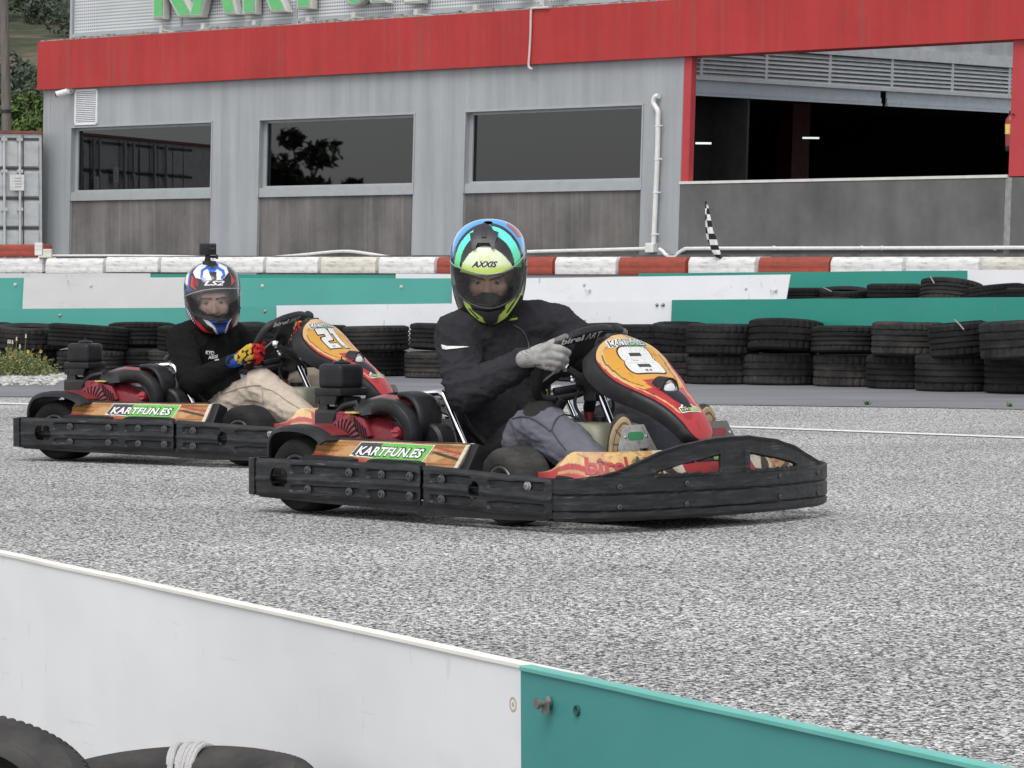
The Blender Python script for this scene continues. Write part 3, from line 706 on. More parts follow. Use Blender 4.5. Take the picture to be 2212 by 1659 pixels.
m = MB(); qbox(m, 0, QW, LT + .16, 6.2, -.2, 0); hpart(m, 'upper_wall', M_CONC)
lv = MB(); posts = [ql(x, y)[0] for x, y in ((1512, 130), (1652, 140), (1789, 150), (1923, 160), (2053, 172), (2176, 190))]
posts += [posts[-1] + 1.5 * k for k in (1, 2, 3, 4)]
for w_ in posts:
    if 0 <= w_ < QW: qbox(lv, w_ - .03, w_ + .03, LB, LT, -.05, .03)
qbox(lv, 0, QW, LB - .05, LB, -.08, .05); qbox(lv, 0, QW, LT, LT + .16, -.1, .06)
lo_ = hpart(lv, 'louvre', M_LOUV)
nsl = 7
for k in range(nsl):
    z = LB + (k + .5) * (LT - LB) / nsl; h = (LT - LB) / nsl
    m = MB(); v = [Qp(0, z - h * .46, .03), Qp(QW, z - h * .46, .03), Qp(QW, z + h * .30, -.010), Qp(0, z + h * .30, -.010)]; v += [p - Vector((0, 0, .012)) for p in v]
    m.add(v, [(0, 1, 2, 3), (7, 6, 5, 4), (0, 4, 5, 1), (1, 5, 6, 2), (2, 6, 7, 3), (3, 7, 4, 0)]); hpart(m, 'louvre_blade', M_LOUV, lo_)
m = MB(); qbox(m, 0, QW, LB, LT, -.14, -.10); hpart(m, 'louvre_backing', M_DARK)
M_SHUT = paint('shutter_steel', (.44, .49, .53), .4, .35, var=.06, dirt=(.2, .2, .2), dirt_amt=.3)
gapw = ql(1909, 225)[0]
for a, b_ in ((0, gapw - .07), (gapw + .07, QW)):
    m = MB(); z = LB - .05; k = 0
    while z > SB + .005:
        z2 = max(SB, z - .105); o = 0.0 if z2 > SB + .11 else .03
        qbox(m, a, b_, z2 + .008, z, -.03, .0 if k else -.02); qbox(m, a, b_, z2, z2 + .008, -.03, -.012); z = z2; k += 1
    qbox(m, a, b_, SB - .035, SB, -.035, .02)
    hpart(m, 'roller_shutter', M_SHUT)
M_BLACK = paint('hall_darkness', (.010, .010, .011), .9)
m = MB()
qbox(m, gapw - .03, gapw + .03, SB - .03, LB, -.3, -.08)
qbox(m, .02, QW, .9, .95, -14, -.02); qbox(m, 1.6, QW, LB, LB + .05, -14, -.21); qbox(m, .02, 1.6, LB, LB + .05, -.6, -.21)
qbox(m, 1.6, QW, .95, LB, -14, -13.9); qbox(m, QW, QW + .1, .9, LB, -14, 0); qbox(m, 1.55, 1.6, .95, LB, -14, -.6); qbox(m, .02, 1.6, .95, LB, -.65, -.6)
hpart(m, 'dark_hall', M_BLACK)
cx = ql(1797, 330)[0]
m = MB(); qbox(m, cx + 4.2, cx + 4.65, .95, SB + .5, -4.3, -4.0); hpart(m, 'column', paint('shaded_column_red', (.09, .008, .01), .6))  # column red darkened in the colour for the dim interior
m = MB(); wbox(m, 3.3, 20, .9, 1.0, -16, -.2); hpart(m, 'yard_floor', M_TER)
m = MB(); wbox(m, 9.6, 9.8, ZB, 5.5, -12, -.2); hpart(m, 'end_wall', M_CONC)
# vent grille
a, z1 = wl(166, 196); b_, z0 = wl(214, 270)
m = MB(); M_VENT = paint('vent_white', (.74, .75, .76), .5, var=.04); a, b_, z0, z1 = -9.43, -8.89, 3.10, 3.66
for (x0, x1, y0, y1) in ((a, a + .03, z0, z1), (b_ - .03, b_, z0, z1), (a, b_, z0, z0 + .03), (a, b_, z1 - .03, z1)): wbox(m, x0, x1, y0, y1, 0, .03)
vg = hpart(m, 'vent_grille', M_VENT); m = MB(); nb = 17
for k in range(nb):
    z = z0 + .03 + (k + .5) * (z1 - z0 - .06) / nb
    v = [Wp(a + .03, z - .014, .028), Wp(b_ - .03, z - .014, .028), Wp(b_ - .03, z + .008, .004), Wp(a + .03, z + .008, .004)]; m.add(v, [(0, 1, 2, 3)]); m.add([p - Vector((0, 0, .004)) for p in v], [(3, 2, 1, 0)])
hpart(m, 'louvre_blade', M_VENT, vg)
# ---- things fixed to the hall
M_PVC = paint('white_pvc', (.72, .72, .70), .4, var=.05, dirt=(.4, .38, .34), dirt_amt=.5)
def wt(px, py, off): u, z = wl(px, py, off); return Wp(u, z, off)
def wpts(L, off): return spline([wt(x, y, off) for x, y in L], 6)
t_ = MB().tube(wpts([(111, 553), (250, 553), (402, 555), (469, 559), (558, 558), (650, 551), (741, 543), (800, 549), (848, 556), (930, 560), (1000, 556), (1080, 548), (1140, 544), (1270, 540.5), (1402, 537)], .06), .026, 8).build('conduit', M_PVC, smooth=True)
tag(t_, 'sagging white conduit along the foot of the hall wall', 'conduit', 'white conduits on the hall')
t_ = MB().tube(wpts([(1424, 538), (1432, 543), (1438, 550), (1448, 554), (1460, 553), (1468, 545), (1480, 539), (1500, 537), (1700, 536.5), (1950, 536), (2240, 535)], .07), .026, 8)
for x in (1672, 1862, 1905, 2150): t_.tube([wt(x - 2, 536, .07), wt(x + 2, 536, .07)], .032, 8)
tag(t_.build('conduit', M_PVC, smooth=True), 'straight white conduit along the dark low wall', 'conduit', 'white conduits on the hall')
cd = MB().tube(wpts([(1423, 208), (1416, 209), (1412, 216), (1412, 224), (1417, 233), (1421, 242), (1421, 262), (1420, 330), (1416, 430), (1412, 528)], .06), .036, 10).build('downpipe', M_PVC, smooth=True)
tag(cd, 'white downpipe with a hooked top between the third window and the red column', 'pipe')
m = MB()
for y in (272, 344, 416, 506):
    x = interp(y, [208, 262, 330, 430, 528], [1421, 1421, 1420, 1416, 1412]); q = wt(x, y, .06); m.tube([q - Vector((0, 0, .012)), q + Vector((0, 0, .012))], .042, 10); m.tube([q, q + WD * .085], .009, 6)
c_ = m.build('bracket', M_PVC, cd, smooth=True)
u, z = wl(1412, 536); m = MB(); wbox(m, u - .075, u + .075, z - .06, z + .07, 0, .10); tag(m.build('junction_box', M_PVC, bevel=.012), 'white junction box under the downpipe', 'junction box', 'electrical boxes on the hall wall')
t_ = MB().tube(wpts([(1186, 17), (1160, 18), (1149, 20), (1147, 30), (1146, 70), (1144, 110), (1142, 140), (1144, 147), (1150, 150)], .125), .017, 8)
tag(t_.build('conduit', paint('rusty_white_pipe', (.60, .52, .50), .5, var=.1), smooth=True), 'thin white pipe running down over the red fascia', 'conduit', 'white conduits on the hall')
# camera on the wall
cc = empty('security_camera', wt(150, 197, .0)); tag(cc, 'small white security camera at the left end of the hall', 'camera')
inv = Matrix.Translation(-Vector(cc.location))
def loc_build(m, root, name, mat, parent=None, **k):
    o = m.build(name, mat, parent or root, **k); 
    if not parent: o.matrix_parent_inverse = Matrix.Translation(-Vector(root.location))
    return o
a, b_ = wt(146, 198, .16), wt(122, 205, .30)
loc_build(MB().tube([wt(152, 195, 0), wt(152, 196, .05)], .06, 14), cc, 'mount', M_PVC, smooth=True)
loc_build(MB().tube([wt(152, 196, .05), wt(148, 198, .15)], .022, 8), cc, 'arm', M_PVC, smooth=True)
loc_build(MB().tube([a, a.lerp(b_, .9), b_], [.048, .052, .052], 14), cc, 'housing', M_PVC, smooth=True)
d_ = (b_ - a).normalized(); loc_build(MB().tube([b_ - d_ * .01, b_ + d_ * .012], .04, 12), cc, 'lens', paint('lens_black', (.01, .01, .012), .2), smooth=True)
# fire extinguisher on the right column
ex = empty('fire_extinguisher', Wp(8.28, 2.31, -.12)); tag(ex, 'red fire extinguisher with a yellow label beside the right red column', 'extinguisher')
M_EXR = paint('extinguisher_red', (.26, .03, .03), .35, var=.1); M_BLK = paint('black_plastic', (.015, .015, .016), .5)
MB().lathe([(.055, .05), (.066, .06), (.068, .36), (.055, .41), (.025, .44), (.022, .46), (.0001, .46)], None, 20).build('body', M_EXR, ex, smooth=True)
MB().lathe([(.0001, 0), (.06, 0), (.069, .02), (.069, .06)], None, 20).build('foot', M_BLK, ex, smooth=True)
MB().lathe([(.0695, .21), (.0695, .335)], None, 20).build('label_wrap', paint('yellow_label', (.70, .55, .12), .5, var=.15, vscale=30), ex, smooth=True)
MB().box((-.016, -.05, .455), (.016, .06, .475)).box((-.012, -.09, .485), (.012, .02, .50), Matrix.Rotation(.3, 4, 'X')).box((-.02, -.02, .45), (.02, .02, .5)).build('valve', paint('valve_dark', (.06, .03, .025), .5), ex, bevel=.003)
# strip lamps in the dark hall
def lampm():
    m, t, b = nt('lit_tube'); b.inputs['Emission Color'].default_value = (.9, 1, .97, 1); b.inputs['Emission Strength'].default_value = .55; b.inputs['Base Color'].default_value = (.8, .8, .8, 1); return m
M_LIT = lampm()
for (x0, x1, y, dep, lab) in ((1502, 1537, 309.5, .5, 'lit tube lamp low at the left of the dark hall'), (1733, 1770, 298, 3.0, 'lit tube lamp beside the inner red column')):
    wa, z = ql((x0 + x1) / 2, y)
    # further in: slide along the ray
    Pm = Qp(wa, z); C0 = Vector((0, 0, CAMH)); P1 = C0 + (at((x0 + x1) / 2, y, Pm.y + dep) - C0)
    wd = (x1 - x0) / F * P1.y; e_ = Vector((.97, .24, 0)).normalized()
    o = MB().tube([P1 - e_ * wd / 2, P1 + e_ * wd / 2], .014, 8).build('tube_lamp', M_LIT, smooth=True); tag(o, lab, 'lamp', 'strip lamps in the hall')
# ---- sign on the roof
sg = empty('roof_sign', Wp(-9.85, ZF, -.28)); tag(sg, 'perforated grey roof sign with big green and white KART&FUN letters', 'sign')
SI = Matrix.Translation(-Vector(sg.location))
def perf():
    m, t, b = nt('perforated_sheet'); L = t.links
    tc = t.nodes.new('ShaderNodeTexCoord'); mp = t.nodes.new('ShaderNodeMapping'); mp.inputs['Rotation'].default_value = (0, 0, math.atan2(.674, .738)); L.new(tc.outputs['Object'], mp.inputs[0])
    sp = t.nodes.new('ShaderNodeSeparateXYZ'); L.new(mp.outputs[0], sp.inputs[0])
    def cell(out):
        a_ = N(t, 'ShaderNodeMath', operation='MULTIPLY'); a_.inputs[1].default_value = 1 / .05; L.new(out, a_.inputs[0])
        f_ = N(t, 'ShaderNodeMath', operation='FRACT'); L.new(a_.outputs[0], f_.inputs[0])
        s_ = N(t, 'ShaderNodeMath', operation='SUBTRACT'); s_.inputs[1].default_value = .5; L.new(f_.outputs[0], s_.inputs[0])
        p_ = N(t, 'ShaderNodeMath', operation='POWER'); p_.inputs[1].default_value = 2; L.new(s_.outputs[0], p_.inputs[0]); return p_.outputs[0]
    ad = N(t, 'ShaderNodeMath', operation='ADD'); L.new(cell(sp.outputs[0]), ad.inputs[0]); L.new(cell(sp.outputs[2]), ad.inputs[1])
    lt = N(t, 'ShaderNodeMath', operation='LESS_THAN'); lt.inputs[1].default_value = .075; L.new(ad.outputs[0], lt.inputs[0])
    nz = noi(t, mp.outputs[0], 1.2, 3); hole = ramp(t, [(.35, (.07, .075, .08)), (.65, (.18, .19, .19))], nz)
    c = mixc(t, lt.outputs[0], ramp(t, [(.3, (.55, .57, .58)), (.7, (.64, .66, .67))], noi(t, mp.outputs[0], 2, 4)), hole)
    L.new(c, b.inputs['Base Color']); b.inputs['Roughness'].default_value = .5; b.inputs['Metallic'].default_value = .2; return m
M_PERF = perf()
def sbuild(m, name, mat, parent=None, **k):
    o = m.build(name, mat, parent or sg, **k)
    if not parent: o.matrix_parent_inverse = SI.copy()
    return o
m = MB(); us = [-9.85, -7.3, -4.75, -2.1, .6, 3.3, 6]
for a, b_ in zip(us, us[1:]): wbox(m, a + .012, b_ - .012, ZF + .12, 6.4, -.30, -.28)
sbuild(m, 'panel', M_PERF)
m = MB(); wbox(m, -9.9, -9.85, ZF, 6.4, -.32, -.24); wbox(m, -9.85, 6, ZF + .06, ZF + .12, -.32, -.25)
for u in us[1:]: wbox(m, u - .02, u + .02, ZF + .12, 6.4, -.33, -.262)
sbuild(m, 'frame', M_FRAME)
M_LG = paint('letter_green', (.12, .46, .16), .4, var=.08); M_LW = paint('letter_white', (.74, .74, .73), .4, var=.05); M_LE = paint('letter_side', (.50, .50, .47), .5)
M_LRIM = paint('letter_edge', (.42, .62, .42), .45)
def letter(ch, x0, x1, ybot, mat, H=1.35):
    ua, z0 = wl(x0, ybot, -.12); ub, _ = wl(x1, ybot, -.12); ub = max(ub, ua + .2)
    cm = (ua + ub) / 2; M = frame(Wp(cm, z0 + H / 2, -.16), WD, (0, 0, 1))
    if (M.to_3x3() @ Vector((0, 0, 1))).dot(WN) < 0: M = frame(Wp(cm, z0 + H / 2, -.16), -WD, (0, 0, 1))
    sd_ = place(fit_text(ch, ub - ua, H, bold=.03, depth=.0, res=5), Matrix.Identity(4))
    k = text_mb(ch, bold=.035, depth=.06, bevel=.02, res=5); s1, s2 = (ub - ua) / k.w, H / k.h
    k.v = [Vector((v.x * s1, v.y * s2, v.z * .9)) for v in k.v]; place(k, M); o = sbuild(k, 'letter', M_LE, smooth=True)
    f2 = text_mb(ch, bold=.035, res=5); f2.v = [Vector((v.x * s1, v.y * s2, .082)) for v in f2.v]; sbuild(place(f2, M), 'letter_rim', M_LRIM if mat is M_LG else mat, o)
    f3 = text_mb(ch, bold=.027, res=5); f3.v = [Vector((v.x * s1, v.y * s2, .086)) for v in f3.v]; sbuild(place(f3, M), 'letter_face', mat, o)
letter('K', 331, 420, 44, M_LG); letter('A', 410, 514, 40, M_LG); letter('R', 524, 622, 34, M_LG); letter('T', 606, 710, 25, M_LG)
letter('&', 735, 838, 17, M_LG); letter('F', 872, 965, 11, M_LW); letter('U', 985, 1085, 0, M_LW); letter('N', 1110, 1215, -6, M_LW)
# little floodlight boxes along the sign foot and their drooping cable
fx = [(350, 63), (440, 60), (550, 54), (666, 44), (765, 36), (899, 30), (1027, 20), (1172, 8)]
for i, (x, y) in enumerate(fx):
    u, z = wl(x, y, -.02); m = MB(); wbox(m, u - .04, u + .04, z - .085, z + .06, -.08, .0)
    o = m.build('floodlight', M_LE, bevel=.008)
    tag(o, 'small pale floodlight box below the roof sign, %s from the left' % ORD[i], 'floodlight', 'floodlights along the foot of the roof sign')
m = MB()
for (a, b_) in zip(fx, fx[1:]):
    m.tube(wpts([(a[0], a[1] + 2), ((2 * a[0] + b_[0]) / 3, (a[1] + b_[1]) / 2 + 9), ((a[0] + 2 * b_[0]) / 3, (a[1] + b_[1]) / 2 + 8), (b_[0], b_[1] + 4)], .0), .011, 6)
tag(m.build('cable', paint('cable_grey', (.42, .42, .40), .6), smooth=True), 'drooping grey cable strung between the floodlight boxes', 'cable')
# ---- chequered flag, rolled on its stick
fl = empty('flag', wt(1552, 556, 2.2)); tag(fl, 'furled black and white chequered flag standing on a white kerb block', 'flag'); FI = -Vector(fl.location)
Yf = 41.2; Yf = blk_y(1552) + .0
pts = spline([at(1526, 441, Yf), at(1529, 470, Yf), at(1535, 505, Yf), at(1543, 535, Yf), at(1553, 557, Yf)], 10)
rad = [interp(i / (len(pts) - 1), [0, .08, .3, .6, .85, 1], [.010, .018, .030, .045, .040, .018]) for i in range(len(pts))]
m, t, b = nt('chequered_cloth'); vc = t.nodes.new('ShaderNodeVertexColor'); vc.layer_name = 'Col'; t.links.new(vc.outputs[0], b.inputs['Base Color']); b.inputs['Roughness'].default_value = .9; M_CHK = m
k = MB(); nn_ = 24; rings = []; cl = []
pts2 = spline(pts, 4); 
for i, p in enumerate(pts2):
    r = interp(i / (len(pts2) - 1), [0, .08, .3, .6, .85, 1], [.010, .018, .030, .045, .040, .018]); ring = []; cr = []
    for j in range(nn_):
        a = 2 * math.pi * j / nn_; rr = r * (1 + .22 * math.sin(3 * a + i * .07) + .1 * math.sin(7 * a))
        ring.append(p + Vector((rr * math.cos(a), rr * math.sin(a), 0)))
        q = (int(i / 16) + (1 if math.cos(a + i * .012) > 0 else 0)) % 2; cr.append((.72, .71, .70) if q else (.012, .012, .013))
    rings.append(ring); cl.append(cr)
k.grid(rings, closed_v=True, col=cl); o = k.build('cloth', M_CHK, fl, smooth=True); o.matrix_parent_inverse = Matrix.Translation(FI)
o = MB().tube([at(1524.5, 435, Yf), at(1526, 446, Yf)], .014, 8).build('stick', M_BLK, fl, smooth=True); o.matrix_parent_inverse = Matrix.Translation(FI)
o = MB().tube([at(1553, 556, Yf), at(1566, 553, Yf), at(1580, 555, Yf)], [.02, .016, .008], 8).build('tassel', M_BLK, fl, smooth=True); o.matrix_parent_inverse = Matrix.Translation(FI)
# ================================================================ container, pole, greenery, hills
ct = empty('shipping_container', (-7.455, 56.42, .45)); tag(ct, 'grey shipping container with locking bars beside the hall', 'container')
CD = Vector((-.935, -.355, 0)); CN = Vector((.355, -.935, 0)); CB = Vector((-7.455, 56.42, .45))
def Cp(u, z, o=0.0): return CD * u + CN * o + Vector((0, 0, z))
def cbox(m, u0, u1, z0, z1, o0, o1):
    v = [Cp(u0, z0, o1), Cp(u1, z0, o1), Cp(u1, z0, o0), Cp(u0, z0, o0), Cp(u0, z1, o1), Cp(u1, z1, o1), Cp(u1, z1, o0), Cp(u0, z1, o0)]
    return m.add(v, [(0, 3, 2, 1), (4, 5, 6, 7), (0, 1, 5, 4), (1, 2, 6, 5), (2, 3, 7, 6), (3, 0, 4, 7)])
M_CT = paint('container_grey', (.50, .52, .525), .55, .1, var=.08, dirt=(.30, .26, .2), dirt_amt=.45, dscale=(1, 1, 2)); M_CTD = paint('container_gap', (.06, .065, .07), .7); M_CTR = paint('container_rust_red', (.22, .07, .05), .6, var=.2)
m = MB(); cbox(m, 0, 6.06, .0, 2.52, -2.4, 0)
for k in range(5):
    for s in (.0, 2.44):
        cbox(m, s + .06, s + 2.38, .12 + k * .47, .50 + k * .47, 0, .03)
m.build('body', M_CT, ct, bevel=.008); m = MB(); cbox(m, 0, 6.06, 2.522, 2.565, -2.4, .03); m.build('top_rail', M_CTR, ct)
m = MB()
for s in (.30, .72, 1.55, 1.95, 2.45, 2.9, 3.3, 4.0, 4.5): cbox(m, s, s + .018, .05, 2.5, .03, .036)
for k in range(6):
    cbox(m, .05, 5.0, .065 + k * .47, .105 + k * .47, .0, .012)
m.build('gasket', M_CTD, ct)
for s in (.37, .62, 1.7, 2.1, 3.05, 3.6):
    m = MB().tube([Cp(s, .05, .07), Cp(s, 2.48, .07)], .022, 8)
    for z in (.1, .7, 1.3, 1.9, 2.4): cbox(m, s - .045, s + .045, z, z + .05, .03, .09)
    m.build('locking_bar', M_CT, ct, smooth=True)
for s, z in ((.31, 1.62), (1.15, 1.80)):
    m = MB(); cbox(m, s, s + .23, z, z + .25, .095, .10); no = m.build('notice', M_PVC, ct)
    m = MB(); random.seed(4)
    for r in range(4): cbox(m, s + .04, s + .04 + random.uniform(.1, .15), z + .05 + r * .045, z + .065 + r * .045, .1, .1015)
    m.build('print', paint('print_grey', (.35, .33, .36), .7), no)
def bark(name, lo, hi):
    m, t, b = nt(name); c = ramp(t, [(.3, lo), (.7, hi)], noi(t, coord(t, (6, 6, .6)), 3, 6, .65)); t.links.new(c, b.inputs['Base Color']); b.inputs['Roughness'].default_value = .9; bump(t, b, noi(t, coord(t, (20, 20, 1)), 3, 4), .5, .02); return m
po = empty('utility_pole', at(17, 560, 60)); tag(po, 'weathered wooden utility pole left of the hall', 'pole'); PI_ = Matrix.Translation(-Vector(po.location))
o = MB().tube([at(18, 570, 60) - Vector((0, 0, 1)), at(14, 270, 60), at(8, -40, 60), at(5, -200, 60)], [.09, .085, .07, .065], 14).build('shaft', bark('pole_wood', (.09, .08, .07), (.19, .17, .15)), po, smooth=True); o.matrix_parent_inverse = PI_
o = MB().tube([at(13.6, 243, 60), at(13.4, 237, 60)], .10, 14).build('clamp', M_BLK, po, smooth=True); o.matrix_parent_inverse = PI_
def leaf_mat(name, lo, hi, sc=2.0):
    m, t, b = nt(name); L = t.links; g_ = t.nodes.new('ShaderNodeNewGeometry')
    c = ramp(t, [(.0, lo), (1, hi)], g_.outputs['Random Per Island']); c = mixc(t, 1, c, ramp(t, [(.3, .7), (.7, 1.25)], noi(t, coord(t), sc, 3)), 'MULTIPLY')
    L.new(c, b.inputs['Base Color']); b.inputs['Roughness'].default_value = .6; b.inputs['Specular IOR Level'].default_value = .25; return m
def leaves(m, c, rad, n, size, flat=1.0, seed=0, shell=.35):
    rnd = random.Random(seed)
    for _ in range(n):
        d = Vector((rnd.gauss(0, 1), rnd.gauss(0, 1), rnd.gauss(0, 1))).normalized(); k = rnd.uniform(shell, 1) ** .5
        k *= 1 + .35 * noise.noise(d * 2.2 + Vector(c) * .37)
        p = Vector(c) + Vector((d.x * rad[0], d.y * rad[1], d.z * rad[2])) * k
        u = Vector((rnd.gauss(0, 1), rnd.gauss(0, 1), rnd.gauss(0, 1))).normalized(); v = u.orthogonal().normalized(); s = size * rnd.uniform(.6, 1.4); w_ = d.cross(u) if d.cross(u).length > .1 else v
        w_.normalize(); w_ = w_ * s * .5
        m.add([p - u * s, p + w_ + d * s * .2, p + u * s, p - w_ + d * s * .2], [(0, 1, 2, 3)])
M_LEAF = leaf_mat('vine_leaf', (.035, .07, .015), (.11, .17, .04)); M_LEAF2 = leaf_mat('hazy_oak_leaf', (.035, .052, .034), (.075, .098, .062), .5); M_LEAF3 = leaf_mat('dark_leaf', (.02, .03, .015), (.05, .075, .03))  # hillside leaf colours lightened and greyed to stand for distance haze
M_BARK = bark('bark', (.05, .04, .03), (.12, .1, .08))
def tree(base, h, r, n, size, mat, label, group, name='tree', seed=1, cat='tree', clumps=7):
    t = empty(name, base); tag(t, label, cat, group); rnd = random.Random(seed)
    lim = MB(); cr = MB(); top = Vector((rnd.uniform(-.1, .1) * r, 0, h * .62)); lim.tube(spline([(0, 0, -.2), (0.03 * h, 0, h * .3), top], 4), [h * .03] * 5 + [h * .027, h * .022, h * .018, h * .012], 8)
    for k in range(clumps):
        a = 2 * math.pi * k / clumps + rnd.uniform(-.4, .4); q = Vector((math.cos(a) * r * rnd.uniform(.3, .75), math.sin(a) * r * rnd.uniform(.3, .75), h * rnd.uniform(.45, .92)))
        lim.tube([top * rnd.uniform(.5, 1), q], [h * .014, h * .004], 6); rr = r * rnd.uniform(.38, .6); leaves(cr, q, (rr, rr, rr * .8), n // clumps, size, seed=seed * 31 + k)
    lim.build('trunk', M_BARK, t, smooth=True); cr.build('crown', mat, t, normals=False); return t
# hedge-like bush just behind the container
bu = empty('bush', at(60, 420, 63)); tag(bu, 'bright leafy bush showing above the shipping container', 'bush'); bu.location.z = .6
m = MB(); st = MB(); rnd = random.Random(3)
for k in range(16):
    px = -190 + k * 24; zc = at(px, rnd.uniform(262, 318), 63); c = Vector((zc.x, zc.y + rnd.uniform(-.6, .8), zc.z)); leaves(m, c, (.40, .45, .42), 520, .055, seed=k, shell=.1)
    st.tube([Vector((c.x * .99, c.y, .6)), c], [.03, .01], 6)
for k in range(10):
    px = rnd.uniform(-100, 92); c = at(px, rnd.uniform(212, 240), 63.2); leaves(m, c, (.22, .3, .16), 130, .055, seed=k + 50, shell=.05)
BI = Matrix.Translation(-Vector(bu.location)); o = m.build('foliage', M_LEAF, bu, normals=False); o.matrix_parent_inverse = BI; o = st.build('stem', M_BARK, bu); o.matrix_parent_inverse = BI
# trees to the left of the picture, seen mirrored in the middle window
for k, (x, y, h, r, cl) in enumerate([(-30.3, 52.75, 3.0, .8, 6), (-34.3, 51.9, 3.9, .75, 8), (-30.2, 51.1, 2.4, .55, 5)]):
    tree((x, y, .6), h, r, 800, .12, M_LEAF3, ('broad bushy tree', 'tall thin tree', 'small low tree')[k] + ' out of frame to the left, mirrored in the middle window', 'trees left of the hall', seed=k + 5, clumps=cl)
# hills
def hillm():
    m, t, b = nt('hill_scrub'); v = coord(t); c = ramp(t, [(.38, (.05, .065, .04)), (.52, (.09, .085, .06)), (.64, (.19, .155, .12))], noi(t, v, .06, 6, .65)); c = mixc(t, 1, c, ramp(t, [(.3, .7), (.7, 1.2)], noi(t, v, .6, 6)), 'MULTIPLY')
    t.links.new(c, b.inputs['Base Color']); b.inputs['Roughness'].default_value = 1; b.inputs['Specular IOR Level'].default_value = .05; return m
def hz(x, y): return 2 + max(0, y - 180) * .125 + 6 * noise.noise((x * .02, y * .02, 1)) + max(0, -x - 40) * .05
g = MB(); g.grid([[Vector((x, y, hz(x, y))) for y in range(150, 640, 14)] for x in range(-260, 200, 14)]); tag(g.build('hill', hillm(), smooth=True), kind='structure')
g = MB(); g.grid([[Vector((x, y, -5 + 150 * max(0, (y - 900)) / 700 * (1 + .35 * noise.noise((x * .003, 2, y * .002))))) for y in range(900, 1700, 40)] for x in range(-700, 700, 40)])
tag(g.build('mountain', paint('hazy_far_forest', (.055, .062, .085), 1.0, var=.25, vscale=.03, spec=.0), smooth=True), kind='structure')  # bluish grey puts distance haze into the forest colour
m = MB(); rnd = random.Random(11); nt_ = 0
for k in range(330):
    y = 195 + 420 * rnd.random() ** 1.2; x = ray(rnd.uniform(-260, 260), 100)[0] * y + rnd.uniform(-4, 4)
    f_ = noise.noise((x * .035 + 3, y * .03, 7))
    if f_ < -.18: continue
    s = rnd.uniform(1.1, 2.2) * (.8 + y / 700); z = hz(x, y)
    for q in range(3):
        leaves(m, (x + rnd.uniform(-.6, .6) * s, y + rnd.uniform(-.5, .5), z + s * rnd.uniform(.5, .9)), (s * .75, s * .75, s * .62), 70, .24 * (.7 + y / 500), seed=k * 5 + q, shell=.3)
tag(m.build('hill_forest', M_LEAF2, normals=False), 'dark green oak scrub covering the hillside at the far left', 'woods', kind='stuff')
# ---- weeds, gravel at the left, tufts on the apron
wd = empty('weed_patch', gnd(62, 812)); tag(wd, 'weeds with yellow flowers in front of the left tyres', 'weeds'); WI = Matrix.Translation(-Vector(wd.location))
m = MB(); fm = MB(); sm = MB(); rnd = random.Random(21)
for k in range(300):
    px = rnd.triangular(-70, 140, 30); Y = rnd.uniform(27.2, 28.2); hgt = .21 * max(.08, 1 - ((px - 35) / 105) ** 2) * rnd.uniform(.45, 1.15); b_ = Vector((ray(px, 800)[0] * Y, Y, 0))
    tip = b_ + Vector((rnd.uniform(-.06, .06), rnd.uniform(-.05, .05), hgt)); sm.tube([b_, b_.lerp(tip, .5) + Vector((rnd.uniform(-.02, .02), 0, 0)), tip], [.003, .003, .0015], 4)
    for q in range(9):
        p = b_.lerp(tip, rnd.uniform(.2, 1)); u = Vector((rnd.gauss(0, 1), rnd.gauss(0, 1), rnd.gauss(.4, .6))).normalized() * rnd.uniform(.015, .04); w_ = u.orthogonal().normalized() * .008; m.add([p, p + u * .5 + w_, p + u, p + u * .5 - w_], [(0, 1, 2, 3)])
    if rnd.random() < .12:
        for q in range(5):
            a = 2 * math.pi * q / 5; fm.add([tip, tip + Vector((math.cos(a) * .010, -.006, math.sin(a) * .016)), tip + Vector((math.cos(a + .9) * .010, -.006, math.sin(a + .9) * .016))], [(0, 1, 2)])
hd = MB()
for x, y in ((18, 742), (22, 742), (27, 743), (36, 736), (43, 752), (56, 730)):
    p = at(x, y, 27.5); b_ = Vector((p.x - .03, 27.5, 0)); sm.tube([b_, p], .003, 4); hd.tube([p, p + Vector((0, 0, .03))], [.008, .005], 6)
for mm, nm_, mt in ((m, 'leaf_mass', leaf_mat('weed_leaf', (.07, .09, .03), (.24, .25, .10), 4)), (fm, 'flower', paint('yellow_petal', (.75, .50, .03), .6)), (sm, 'stem', paint('stem_green', (.11, .14, .05), .7)), (hd, 'seed_head', paint('seed_pale', (.55, .48, .36), .8))):
    o = mm.build(nm_, mt, wd, normals=False); o.matrix_parent_inverse = WI
    if nm_ in ('flower', 'leaf_mass', 'stem'): o['kind'] = 'stuff'
m = MB(); rnd = random.Random(5)
for k in range(2600):
    px = rnd.uniform(-120, 150); Y = rnd.uniform(26.0, 28.0) if rnd.random() < .75 else rnd.uniform(25.6, 28.4); s = rnd.uniform(.008, .028)
    if px > 120 and Y < 26.6: continue
    c = Vector((ray(px, 815)[0] * Y, Y, s * .5)); m.ball(c, (s, s * rnd.uniform(.6, 1), s * .7), 6, 4)
tag(m.build('gravel', leaf_mat('gravel_stone', (.22, .21, .19), (.62, .6, .57), 8), normals=False), 'pale loose gravel along the left edge of the apron', 'gravel', kind='stuff')
